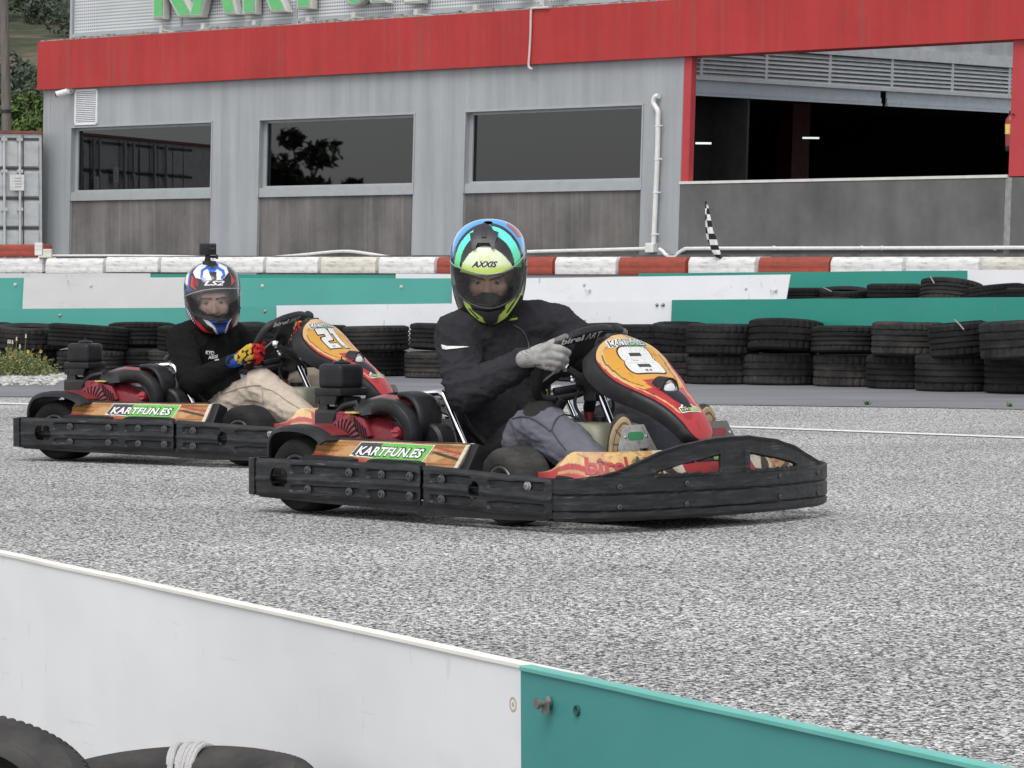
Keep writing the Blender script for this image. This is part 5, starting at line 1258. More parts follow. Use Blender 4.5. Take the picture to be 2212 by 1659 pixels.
Mo = frame((.255, -.478, .290), (1, 0, .0), (0, .35, 1)); kb(MB().lathe([(.020, -.02), (.021, .012), (.019, .016), (.0001, .016)], Mo, 18).box((-.018, -.004, .012), (.018, .004, .024), Mo), 'oil_cap', paint('cap_red', (.36, .03, .045), .4), en, smooth=True)
kb(MB().lathe([(.009, 0), (.009, .006), (.0001, .007)], frame((CXe + .10, YF - .001, .262), (1, 0, 0), (0, 0, 1)), 10), 'bolt', M_CHROME, en)
kb(MB().box((CXe + .02, -.50, .352), (CXe + .075, -.46, .357), Matrix.Rotation(.0, 4, 'X')), 'warning_label', paint('label_yellow', (.62, .50, .12), .5), en)
kb(MB().box((CXe - .055, YF - .0, .315), (CXe - .02, YF + .03, .345)).box((CXe - .06, YF + .005, .34), (CXe + .0, YF + .03, .356)), 'throttle_bracket', M_ENGR, en, bevel=.006)
# black heat shroud sweeping over the engine, with red stripes and a hooked second lobe
def ribbon(name, path, wid, th, mat, parent, axis=Vector((0, 1, 0)), n=6, ex=.6):
    P = spline(path, n); k_ = len(P); rows = []
    for i, p in enumerate(P):
        f = i / (k_ - 1); d = (P[min(i + 1, k_ - 1)] - P[max(i - 1, 0)]).normalized(); w_ = interp(f, [j / (len(wid) - 1) for j in range(len(wid))], wid); nn_ = d.cross(axis).normalized(); a = axis
        ring = []
        for q in range(12):
            an = 2 * math.pi * q / 12; ring.append(p + a * (w_ * .5 * math.copysign(abs(math.cos(an)) ** ex, math.cos(an))) + nn_ * (th * .5 * math.copysign(abs(math.sin(an)) ** ex, math.sin(an))))
        rows.append(ring)
    return kb(MB().loft(rows), name, mat, parent, smooth=True, angle=70)
def shroudS(u, v):
    """top skin: u along x from the filter towards the seat, v from the near edge (0) to the far edge (1)"""
    x = interp(u, [0, .1, .4, .7, .9, 1], [.0, .02, .12, .225, .285, .30]) + .02 * v
    ztop = interp(u, [0, .1, .35, .6, .8, .92, 1], [.385, .412, .426, .420, .395, .355, .30]); zed = interp(u, [0, .12, .3, .55, .7, .85, 1], [.372, .352, .346, .356, .356, .32, .25])
    yn = interp(u, [0, .3, 1], [-.455, -.495, -.485]); y = lerp(yn, -.325, v); k = math.sin(math.pi * min(v, .9) * .55) ** .6 if v > 0 else 0
    return Vector((x, y - .012 * math.sin(math.pi * min(1, v * 2)) * (1 if v < .5 else 0), lerp(zed, ztop, min(1, k * 1.02)) - (.05 * smooth01((v - .8) / .2))))
def shc(u, v):
    if .38 < v < .55 and .22 < u < .78: return (.30, .045, .05)
    if .80 < v < .92 and .4 < u < .95: return (.33, .04, .05)
    return (.018, .018, .019)
sh = sheet('shroud', shroudS, span(0, 1, 44), span(0, 1, 40), (lambda u, v: rr(u, v, .28, .80, .57, .78, .08)), .012, paint('shroud_print', (1, 1, 1), .42, vcol=True, var=.2, dirt=(.06, .06, .06), dirt_amt=.3), en, col=shc)
ribbon('shroud_arch', [(.14, -.490, .372), (.20, -.492, .385), (.262, -.490, .376), (.312, -.484, .338), (.326, -.480, .292), (.316, -.478, .250), (.280, -.478, .222)], [.03, .05, .06, .062, .058, .05, .03], .046, M_PLS, en, ex=.3)
ribbon('shroud_hook', [(.20, -.405, .418), (.255, -.405, .420), (.305, -.407, .400), (.335, -.410, .352), (.330, -.415, .300), (.306, -.42, .268)], [.06, .10, .115, .115, .10, .03], .024, M_PLS, en)
kb(MB().lathe([(.0001, -.04), (.062, -.04), (.072, -.03), (.072, .03), (.062, .04), (.0001, .04)], frame((.335, -.385, .255), (1, 0, 0), (0, 0, 1)), 28), 'clutch_cover', M_PLS, en, smooth=True)
kb(MB().box((.36, -.43, .08), (.42, -.37, .20)), 'exhaust_box', M_ENG, en, bevel=.02, smooth=True)
kb(MB().box((.0, .26, .08), (.30, .46, .30)), 'ballast_box', M_ENG, bevel=.03, smooth=True)
# ---- steering
SC = Vector((.672, -.012, .527)); SU = Vector((.60, 0, .80)); SY = Vector((0, 1, 0)); SN = SY.cross(SU)      # SN points forward-down
def sw(y, u, n_=0.0): c, q = math.cos(.20), math.sin(.20); return SC + SY * (y * c - u * q - .02) + SU * (y * q + u * c) + SN * n_
P = spline([sw(*q) for q in ((-.12, .132), (-.152, .112), (-.166, .05), (-.16, -.03), (-.148, -.085), (-.115, -.128), (-.06, -.146), (0, -.148), (.06, -.146), (.115, -.128), (.148, -.085), (.16, -.03), (.166, .05), (.152, .112), (.12, .132))], 6)
stw = kb(MB().tube(P, .0165, 12), 'steering_wheel', paint('wheel_grip', (.022, .022, .024), .6, bmp=.2, bscale=300), smooth=True)
m = MB(); rows = []
for y in span(-.135, .135, 18):
    e = abs(y) / .135; u = .138 - .030 * e ** 3; h = .021 - .004 * e ** 2; t_ = .016
    rows.append([sw(y, u + h * math.copysign(abs(math.sin(a)) ** .5, math.sin(a)), t_ * math.copysign(abs(math.cos(a)) ** .5, math.cos(a))) for a in [2 * math.pi * k / 14 for k in range(14)]])
m.loft(rows); kb(m, 'top_bar', M_PLS, stw, smooth=True, angle=60)
Ml = frame(sw(.0, .138, .0166), sw(1, 0) - sw(0, 0), sw(0, 1) - sw(0, 0))
tx = fit_text('birel', .098, .026, bold=.03); tx.v = [v + Vector((-.082, 0, 0)) for v in tx.v]; kb(place(tx, Ml), 'lettering', M_WH, stw)
tx = fit_text('ΛRT', .070, .026, bold=.0, shear=.15); tx.v = [v + Vector((.012, 0, 0)) for v in tx.v]; kb(place(tx, Ml), 'lettering', M_WH, stw)
m = MB()
for q in ([(-.155, -.06), (-.14, -.10), (-.045, -.035), (-.03, .02), (-.05, .015)], [(.155, -.06), (.05, .015), (.03, .02), (.045, -.035), (.14, -.10)], [(-.05, .015), (-.03, .02), (.03, .02), (.05, .015), (.045, .13), (-.045, .13)], [(-.05, .02), (.05, .02), (.045, -.05), (-.045, -.05)]):
    m.prism(q, frame(sw(0, 0, -.004), sw(1, 0) - sw(0, 0), sw(0, 1) - sw(0, 0)), .008)
kb(m, 'spoke', M_ENG, stw)
kb(MB().lathe([(.035, -.01), (.035, .02), (.02, .03), (.0001, .03)], frame(SC, SY, SU), 18), 'hub', M_ENG, stw, smooth=True)
col = kb(MB().tube([SC + SN * .02, (.715, 0, .475), (.745, 0, .440)], .016, 10), 'steering_column', M_ENG, smooth=True)
kb(MB().tube([(.745, 0, .440), (.815, 0, .309), (.90, 0, .14)], .013, 12), 'column_shaft', M_CHROME, col, smooth=True)
kb(MB().tube([(.738, 0, .452), (.752, 0, .426)], .023, 12), 'column_collar', M_STEEL, col, smooth=True)
kb(MB().tube([(.745, -.012, .44), (.815, -.012, .309), (.9, -.012, .14)], .003, 6), 'cable', M_PLS, col)
kb(MB().tube([(.640, -.112, .432), (.70, -.01, .450)], .014, 12), 'support_bar', M_PLS, col, smooth=True)
kb(MB().box((.70, -.03, .40), (.76, .03, .47)).box((.69, -.06, .455), (.78, -.04, .50)), 'column_bracket', M_ENG, col, bevel=.006)
kb(MB().tube(spline([(.70, -.05, .44), (.69, -.06, .40), (.70, -.05, .36), (.74, -.02, .30)], 5), .006, 6).tube(spline([(.72, .05, .45), (.75, .07, .40), (.74, .06, .34), (.70, .03, .30)], 5), .006, 6), 'cable', M_PLS, col, smooth=True)
for y in (-.06, .06):
    m = MB().tube([(.64, y * 1.2, .40), (.62, y * 1.4, .365), (.66, y, .20), (.68, y * .8, .1)], [.016, .018, .015, .015], 10); kb(m, 'frame_tube', M_TUBE, smooth=True); kb(MB().tube([(.642, y * 1.2, .405), (.621, y * 1.4, .365)], .021, 10), 'tube_grip', M_PLS, col, smooth=True)
for (q, r_) in (((.745, -.165, .520), .016), ((.715, -.10, .485), .010), ((.735, -.12, .475), .010)):
    kb(MB().lathe([(r_, -.02), (r_, .004), (r_ * .6, .010), (.0001, .011)], frame(q, (.7, .7, 0), (0, 0, 1)), 12), 'bolt', M_CHROME, col, smooth=True)
kb(MB().tube([(.745, -.16, .52), (.78, -.10, .47), (.80, -.04, .43)], [.012, .016, .012], 8), 'panel_bracket', M_ENG, col, smooth=True)
# ---- number panel
NC = [(.842, .625), (.866, .592), (.892, .552), (.930, .512), (.985, .472), (1.055, .434), (1.108, .406), (1.152, .376), (1.191, .341), (1.218, .305), (1.236, .272)]
NW = [.040, .128, .170, .176, .163, .118, .092, .077, .065, .052, .016]
NP = spline([(x, 0, z) for x, z in NC], 8); nl = [0]
for a, b_ in zip(NP, NP[1:]): nl.append(nl[-1] + (b_ - a).length)
NL = nl[-1]; wk = [nl[i * 8] for i in range(len(NC))]
def ncen(s):
    i = 0; s = max(0, min(NL - 1e-6, s))
    while nl[i + 1] < s: i += 1
    t = (s - nl[i]) / (nl[i + 1] - nl[i]); return NP[i].lerp(NP[i + 1], t), (NP[min(i + 2, len(NP) - 1)] - NP[max(i - 1, 0)]).normalized()
def nwid(s):
    w_ = spline([(a, b_, 0) for a, b_ in zip(wk, NW)], 6) if not hasattr(nwid, 'c') else nwid.c; nwid.c = w_; return interp(s, [p.x for p in w_], [p.y for p in w_])
def nS(s, t, off=0.0):
    c, d = ncen(s); n_ = d.cross(Vector((0, 1, 0))); n_ = n_ if n_.z > 0 else -n_
    w_ = nwid(s); crown = .018 * (1 - (t / max(w_, .02)) ** 2) * min(1, w_ / .1)
    # headlight hood and hollow
    return c + Vector((0, t, 0)) + n_ * (off + crown)
SLt = next(s for s in [i * .002 for i in range(400)] if ncen(s)[0].x > 1.052)
def ncol(s, f):
    w_ = nwid(s); t = f * w_; a = abs(f); n1 = noise.noise((s * 16, t * 16, 4)); n2 = noise.noise((s * 40, t * 40, 7))
    c = AMB
    edge = w_ - abs(t)
    if s < .055 or a > .80: c = TAN
    if s < .06 and n1 > .12: c = (.40, .24, .12)
    er = interp(s, [.10, .15, .22, .26], [.004, .013, .018, .030])
    if s > .10 and edge < er: c = RED_
    if s > .12 and er < edge < er + .005: c = (.70, .45, .18)
    if .08 < s < .26 and abs(edge - er - .022 + .03 * max(0, .14 - s)) < .003: c = DK
    if s > .245 + .03 * (a > .45) or (s > .225 and a < .38): c = RED_
    if s > .225 and abs(edge - .020) < .0035 and s < .42: c = (.70, .42, .14)
    if s > .30 and n1 > .25: c = tuple(x * .7 for x in c)
    if n2 > .5: c = tuple(x * .8 for x in c)
    return c
nss = [NL * i / 150 for i in range(151)]; fs_ = [-1 + i / 32 for i in range(65)]
m = MB(); m.grid([[nS(s, f * nwid(s), .002) for f in fs_] for s in nss], col=[[ncol(s, f) for f in fs_] for s in nss])
npn = m.build('number_panel', M_VCC, kart, smooth=True, normals=True)
# black shell: rim proud of the print, deep skirt
m = MB(); rows = []
for s in nss:
    c, d = ncen(s); n_ = d.cross(Vector((0, 1, 0))); n_ = n_ if n_.z > 0 else -n_; w_ = nwid(s); dp = interp(s, [0, .12, .3, .45, NL], [.050, .065, .055, .050, .040])
    ring = [nS(s, -w_ * .9, -.003), nS(s, -w_, .0), nS(s, -w_ - .010, -.002), nS(s, -w_ - .016, -.014)]
    ring += [c + Vector((0, -w_ - .014, 0)) - n_ * dp, c + Vector((0, w_ + .014, 0)) - n_ * dp]
    ring += [nS(s, w_ + .016, -.014), nS(s, w_ + .010, -.002), nS(s, w_, .0), nS(s, w_ * .9, -.003)]; rows.append(ring)
def capring(s, k):
    return [p + (ncen(s)[1] * k) for p in rows[0 if s == 0 else -1]]
rows = [capring(0, -.014)] + rows + [capring(NL, .014)]
m.loft(rows); kb(m, 'panel_shell', M_PLS, npn, smooth=True)
def nfn(off, s0, t0): return lambda x, y: nS(s0 - y, t0 + x, off + .002)
# headlight in its hollow
c_, d_ = ncen(SLt + .012); n_ = d_.cross(Vector((0, 1, 0))); n_ = n_ if n_.z > 0 else -n_
hp = c_ + n_ * .020; fw = (d_ * .86 + n_ * .45).normalized()
Mh = frame(hp, Vector((0, 1, 0)), fw.cross(Vector((0, 1, 0))))
if (Mh.to_3x3() @ Vector((0, 0, 1))).dot(fw) < 0: Mh = frame(hp, Vector((0, -1, 0)), fw.cross(Vector((0, 1, 0))))
m = MB(); hol = []
for i in range(18):
    s = SLt + .0 + .115 * i / 17; w_ = interp(i / 17, [0, .25, .6, 1], [.034, .042, .034, .010]); hol.append([nS(s, w_ * f, .0035) for f in span(-1, 1, 8)])
m.grid(hol); hl0 = kb(m, 'lamp_recess', M_PLS, npn, smooth=True)
m = MB(); m.lathe([(.046, -.045), (.045, -.025), (.042, .0), (.041, .005), (.036, .0), (.035, -.012)], Mh, 28); hs_ = kb(m, 'headlight', M_PLS, npn, smooth=True)
kb(MB().lathe([(.036, -.004), (.034, .004), (.030, .0)], Mh, 28), 'headlight_ring', M_CHROME, hs_, smooth=True); kb(MB().lathe([(.0305, -.002), (.023, .006), (.011, .009), (.0001, .010)], Mh, 28), 'lens', M_LENS, hs_, smooth=True)
m = MB(); m.grid([[nS(SLt - .028 + .034 * i / 8, .050 * f * interp(i / 8, [0, 1], [.45, 1]), .003 + .024 * smooth01(i / 8) * math.cos(f * 1.5)) for f in span(-1, 1, 12)] for i in range(9)]); kb(m, 'headlight_hood', M_RD, hs_, smooth=True)
# stickers on the panel
def wdec(m, name, mat, off, s0, t0, parent, step=.012): return finish(name, wrap(m, nfn(off, s0, t0), step), mat, parent)
def polym(P): m = MB(); tri = geometry.tessellate_polygon([[Vector((x, y, 0)) for x, y in P]]); return m.add([(x, y, 0) for x, y in P], [tuple(t) for t in tri])
m = polym([(-.098, -.014), (-.092, .018), (.092, .018), (.098, -.014)]); s1_ = wdec(m, 'sticker', M_WH, .0008, .042, 0, npn)
wdec(polym([(-.01, -.012), (-.01, .004), (.094, .004), (.096, -.012)]), 'sticker_field', M_GN, .0014, .042, 0, s1_)
wdec(fit_text('KARTFUN.ES', .182, .027, bold=.07, shear=.1), 'lettering_outline', M_BK, .0019, .040, 0, s1_); wdec(fit_text('KARTFUN.ES', .172, .021, bold=.015, shear=.1), 'lettering', M_WH, .0024, .040, 0, s1_)
w3 = NL - .135
m = polym([(-.047, -.018), (-.047, .006), (-.032, .010), (-.026, .018), (-.012, .018), (-.010, .030), (.0, .036), (.010, .030), (.012, .018), (.026, .018), (.032, .010), (.047, .006), (.047, -.018)]); s2_ = wdec(m, 'sticker', M_WH, .0008, w3, 0, npn, .008)
wdec(polym([(-.043, -.014), (-.043, .003), (.002, .003), (-.004, -.014)]), 'sticker_black', M_BK, .0014, w3, 0, s2_, .008); wdec(polym([(.002, .003), (.043, .003), (.043, -.014), (-.004, -.014)]), 'sticker_field', M_GN, .0014, w3, 0, s2_, .008)
wdec(fit_text('KART&FUN', .078, .011, bold=.02), 'lettering', paint('print_lime', (.60, .66, .30), .5), .002, w3 + .0055, 0, s2_, .008)
wdec(polym([(-.028, .006), (-.018, .014), (-.008, .010), (0, .028), (.008, .010), (.018, .014), (.028, .006)]), 'sticker_figure', M_BK, .0014, w3, 0, s2_, .008)
def rrect(x0, y0, x1, y1, r, n=5):
    P = []
    for cx_, cy_, a0 in ((x1 - r, y1 - r, 0), (x0 + r, y1 - r, 90), (x0 + r, y0 + r, 180), (x1 - r, y0 + r, 270)):
        for k in range(n + 1): a = R(a0 + 90 * k / n); P.append((cx_ + r * math.cos(a), cy_ + r * math.sin(a)))
    return P
def eight(g_):
    U = rrect(-.083 - g_, -.006, .075 + g_, .064 + g_, .028 + g_); Lw = rrect(-.083 - g_, -.066 - g_, .092 + g_, .006, .026 + g_); m = MB()
    for P_, zz in ((U, 0), (Lw, 0)): q = polym(P_); m.add(q.v, q.f)
    m2 = MB(); x0, x1 = -.07 - g_, .078 + g_; q = polym([(x0, -.012), (x1, -.012), (x1, .012), (x0, .012)]); m.add(q.v, q.f); return m
S8 = .121
def two(g_): return [(-.085 - g_, .064 + g_), (-.008 + g_, .064 + g_), (.004 + g_, .050), (.004 + g_, .004 - g_), (-.006 + g_, -.008 - g_), (-.052 + g_, -.012 - g_), (-.052 + g_, -.030 + g_), (.004 + g_, -.030 + g_), (.004 + g_, -.064 - g_), (-.085 - g_, -.064 - g_), (-.085 - g_, .0 + g_), (-.075 - g_, .012 + g_), (-.038 - g_, .016 + g_), (-.038 - g_, .032 - g_), (-.085 - g_, .032 - g_)]
def one(g_): return [(.014 - g_, .064 + g_), (.066 + g_, .064 + g_), (.066 + g_, -.064 - g_), (.030 - g_, -.064 - g_), (.030 - g_, .034 - g_), (.014 - g_, .034 - g_)]
def number(root, n_):
    pn_ = next(c for c in kids(root) if c.name.startswith('number_panel'))
    if n_ == '8':
        b_ = wdec(eight(.006), 'number_outline', M_BK, .0008, S8, .012, pn_, .01); wdec(eight(0), 'number', M_WH, .0015, S8, .012, pn_, .01)
        wdec(polym([(-.036, .022), (-.036, .037), (.022, .037), (.022, .022)]), 'number_hole', M_DG, .0022, S8, .012, pn_, .01); wdec(polym([(-.030, -.034), (-.030, -.018), (.034, -.018), (.034, -.034)]), 'number_hole', M_DG, .0022, S8, .012, pn_, .01)
        wdec(fit_text('KF', .034, .012, bold=.03, spacing=1.3), 'lettering', M_DG, .0022, S8 + .052, .016, pn_, .01)
    else:
        for f in (two, one):
            wdec(polym(f(.006)), 'number_outline', M_BK, .0008, S8, .012, pn_, .01); wdec(polym(f(0)), 'number', M_WH, .0015, S8, .012, pn_, .01)
        wdec(fit_text('KF', .022, .009, bold=.03, spacing=1.3), 'lettering', M_DG, .0022, S8 + .050, -.03, pn_, .01); wdec(fit_text('KF', .016, .008, bold=.03), 'lettering', M_DG, .0022, S8 + .052, .055, pn_, .01)
# panel stays down to the floor
kb(MB().tube([(1.17, -.03, .30), (1.12, -.05, .08)], .012, 8).tube([(1.17, .03, .30), (1.12, .05, .08)], .012, 8), 'panel_stay', M_ENG, npn, smooth=True)
# ---- tank, pedals
tk = kb(MB().loft([[Vector((x, y_, z)) for x, y_ in rrect(.66 + e, -.125 + e, .86 - e, .125 - e, .035)] for z, e in ((.07, .012), (.085, 0), (.24, 0), (.30, .0), (.322, .012), (.328, .03))]), 'fuel_tank', M_TANK, smooth=True, angle=50)
kb(MB().tube([(.72, .04, .32), (.72, .04, .345)], .03, 14), 'tank_cap', M_PLS, tk, smooth=True); kb(MB().box((.70, -.1265, .20), (.74, -.1255, .29)), 'label_patch', M_WH, tk)
def pedal(y, mat, dark):
    n_ = Vector((1, 0, .18)).normalized(); up = Vector((-.18, 0, 1)).normalized(); M = frame((1.108, y, .245), Vector((0, 1, 0)), up)
    m = MB(); m.prism([(-.082, -.14), (-.085, .015), (-.045, .092), (.052, .092), (.115, -.02), (.120, -.14), (.100, -.14), (.085, -.03), (.055, .012), (.018, .012), (.008, -.14)], M, .004)
    pl = kb(m, 'pedal', M_ALU if not dark else paint('pedal_grey', (.16, .16, .155), .5, .5, dirt=(.1, .08, .06)))
    kb(place(polym(rrect(-.033, .040, .043, .068, .013)), M @ Matrix.Translation((0, 0, .0052))), 'pad', mat, pl)
    for x in (-.048, .056): kb(MB().lathe([(.006, .004), (.005, .007), (.0001, .008)], M @ Matrix.Translation((x, .052, 0)), 10), 'rivet', M_CHROME, pl)
    if not dark: kb(MB().lathe([(.014, .0046), (.0001, .0048)], M @ Matrix.Translation((-.022, -.008, 0)), 16), 'pedal_hole', paint('hole_brown', (.05, .035, .02), .9), pl)
    kb(MB().tube([(1.10, y, .16), (1.12, y, .08)], .012, 8), 'pedal_arm', M_ENG, pl)
pedal(-.205, M_GRNP, False); pedal(.215, M_REDP, True)
# ---- the two karts
K1O, K1R = Vector((-.2346, 12.7104, 0)), R(-44.5); K2O, K2R = Vector((-1.6042, 16.1785, 0)), R(-30)
kart2 = copy_tree(kart)
kart.location = K1O; kart.rotation_euler = (0, 0, K1R); kart2.location = K2O; kart2.rotation_euler = (0, 0, K2R)
tag(kart, 'nearer black go-kart numbered 8, orange and red panels, in the middle of the track', 'go-kart', 'rental go-karts on the track'); tag(kart2, 'go-kart numbered 21 following behind and to the left of the front one', 'go-kart', 'rental go-karts on the track')
number(kart, '8'); number(kart2, '21')
# ================================================================ drivers
M_SKIN = paint('skin', (1, 1, 1), .5, vcol=True, var=.08, vscale=60)
M_CLOTH = paint('black_jacket', (1, 1, 1), .92, vcol=True, var=.22, vscale=40, bmp=.35, bscale=420, spec=.2, bmp2=.22)
M_TROU = paint('work_trousers', (1, 1, 1), .85, vcol=True, var=.14, vscale=30, bmp=.4, bscale=500, spec=.2, bmp2=.2)
M_GLOVE = paint('knit_glove', (1, 1, 1), .85, vcol=True, var=.22, vscale=70, bmp=.6, bscale=380, spec=.2)
M_HELM = paint('helmet_lacquer', (1, 1, 1), .16, vcol=True, var=.03, coat=.5, dirt=(.12, .12, .12), dirt_amt=.12, dscale=(20, 20, 20))
M_LIN = paint('helmet_lining', (.006, .006, .007), .9)
M_EYE = paint('eye', (1, 1, 1), .2, vcol=True, var=.02)
def visor_mat(name, tint, rough):
    m, t, b = nt(name); L = t.links; t.nodes.remove(b); out = t.nodes['Material Output']
    tr = N(t, 'ShaderNodeBsdfTransparent'); tr.inputs[0].default_value = (*tint, 1)
    gl = N(t, 'ShaderNodeBsdfGlossy'); gl.inputs['Roughness'].default_value = rough
    fr = N(t, 'ShaderNodeFresnel'); fr.inputs[0].default_value = 1.5
    df = N(t, 'ShaderNodeBsdfDiffuse'); df.inputs[0].default_value = (.5, .5, .5, 1)
    m1 = N(t, 'ShaderNodeMixShader'); m1.inputs[0].default_value = .035; L.new(tr.outputs[0], m1.inputs[1]); L.new(df.outputs[0], m1.inputs[2])
    mx = N(t, 'ShaderNodeMixShader'); L.new(fr.outputs[0], mx.inputs[0]); L.new(m1.outputs[0], mx.inputs[1]); L.new(gl.outputs[0], mx.inputs[2]); L.new(mx.outputs[0], out.inputs[0]); return m
M_VIS1 = visor_mat('smoked_visor', (.86, .86, .87), .05); M_VIS2 = visor_mat('clear_visor', (.93, .94, .95), .05)
def capsule(m, p0, p1, r0, r1, n=14):
    p0, p1 = Vector(p0), Vector(p1); d = p1 - p0; L = d.length
    if L < 1e-5: m.ball(p0, r0, n, 8); return
    d /= L; u = d.orthogonal().normalized(); w = d.cross(u); rings = []
    for k in range(5): a = -math.pi / 2 + math.pi / 2 * k / 4; rings.append((p0 + d * r0 * math.sin(a), max(1e-4, r0 * math.cos(a))))
    for k in range(5): a = math.pi / 2 * k / 4; rings.append((p1 + d * r1 * math.sin(a), max(1e-4, r1 * math.cos(a))))
    m.loft([[c + (u * math.cos(2 * math.pi * j / n) + w * math.sin(2 * math.pi * j / n)) * r for j in range(n)] for c, r in rings])
def blob(name, caps, voxel, mat, parent=None, smooth=4, colour=None, disp=None, extra=None):
    """one continuous skin grown over tapered capsules"""
    m = MB()
    for c in caps: capsule(m, c[0], c[1], c[2], c[3])
    if extra: extra(m)
    b = m.bm(); bmesh.ops.recalc_face_normals(b, faces=b.faces); me = bpy.data.meshes.new(name); b.to_mesh(me); b.free()
    o = bpy.data.objects.new(name, me); COL.objects.link(o)
    r = o.modifiers.new('r', 'REMESH'); r.mode = 'VOXEL'; r.voxel_size = voxel; r.adaptivity = 0
    s = o.modifiers.new('s', 'SMOOTH'); s.factor = .5; s.iterations = smooth
    dg = bpy.context.evaluated_depsgraph_get(); me2 = bpy.data.meshes.new_from_object(o.evaluated_get(dg)); o.modifiers.clear(); o.data = me2; bpy.data.meshes.remove(me); me2.name = name
    me2.materials.clear(); me2.materials.append(mat)
    nrm = [v.normal.copy() for v in me2.vertices]
    if disp:
        for v, n_ in zip(me2.vertices, nrm): v.co = v.co + n_ * disp(v.co, n_)
    if colour:
        at_ = me2.color_attributes.new('Col', 'FLOAT_COLOR', 'POINT')
        for v, n_ in zip(me2.vertices, nrm): at_.data[v.index].color = (*colour(v.co, n_)[:3], 1)
    for p in me2.polygons: p.use_smooth = True
    if parent: o.parent = parent
    return o
def near_cap(caps, p):
    best = (9, None)
    for c in caps:
        a, b_ = Vector(c[0]), Vector(c[1]); d = b_ - a; t = max(0, min(1, (p - a).dot(d) / max(1e-9, d.length_squared))); e = (p - a - d * t).length - lerp(c[2], c[3], t)
        if e < best[0]: best = (e, c)
    return best[1]
def chain(pts, rs, col=None): return [(a, b_, r0, r1, col) for a, b_, r0, r1 in zip(pts, pts[1:], rs, rs[1:])]
# ---- helmets: section loft, x forward
HZS = [-.180, -.172, -.150, -.10, -.05, 0, .05, .09, .12, .14, .150, .1535]
HXF = [.112, .140, .162, .170, .166, .160, .148, .128, .098, .064, .032, .004]; HXB = [-.030, -.055, -.095, -.125, -.146, -.156, -.160, -.149, -.122, -.086, -.052, -.02]; HY = [.055, .080, .106, .123, .131, .134, .132, .121, .098, .068, .040, .012]
def _s(vals): return spline([(z, v, 0) for z, v in zip(HZS, vals)], 6)
HSP = [_s(v) for v in (HXF, HXB, HY)]
def hsec(z, k): return interp(z, [p.x for p in HSP[k]], [p.y for p in HSP[k]])
def hpt(th, z, off=0.0):
    c, s_ = math.cos(th), math.sin(th); xf, xb, y = hsec(z, 0), hsec(z, 1), hsec(z, 2); mid = (xf + xb) / 2 * .55; e = .86
    cx_ = math.copysign(abs(c) ** e, c); sy = math.copysign(abs(s_) ** e, s_)
    x = mid + (cx_ * (xf - mid) if c > 0 else cx_ * (mid - xb)); p = Vector((x, sy * y, z)); n_ = Vector((x - mid, sy * y * 1.3, z * 1.0 + .0)).normalized(); return p + n_ * off
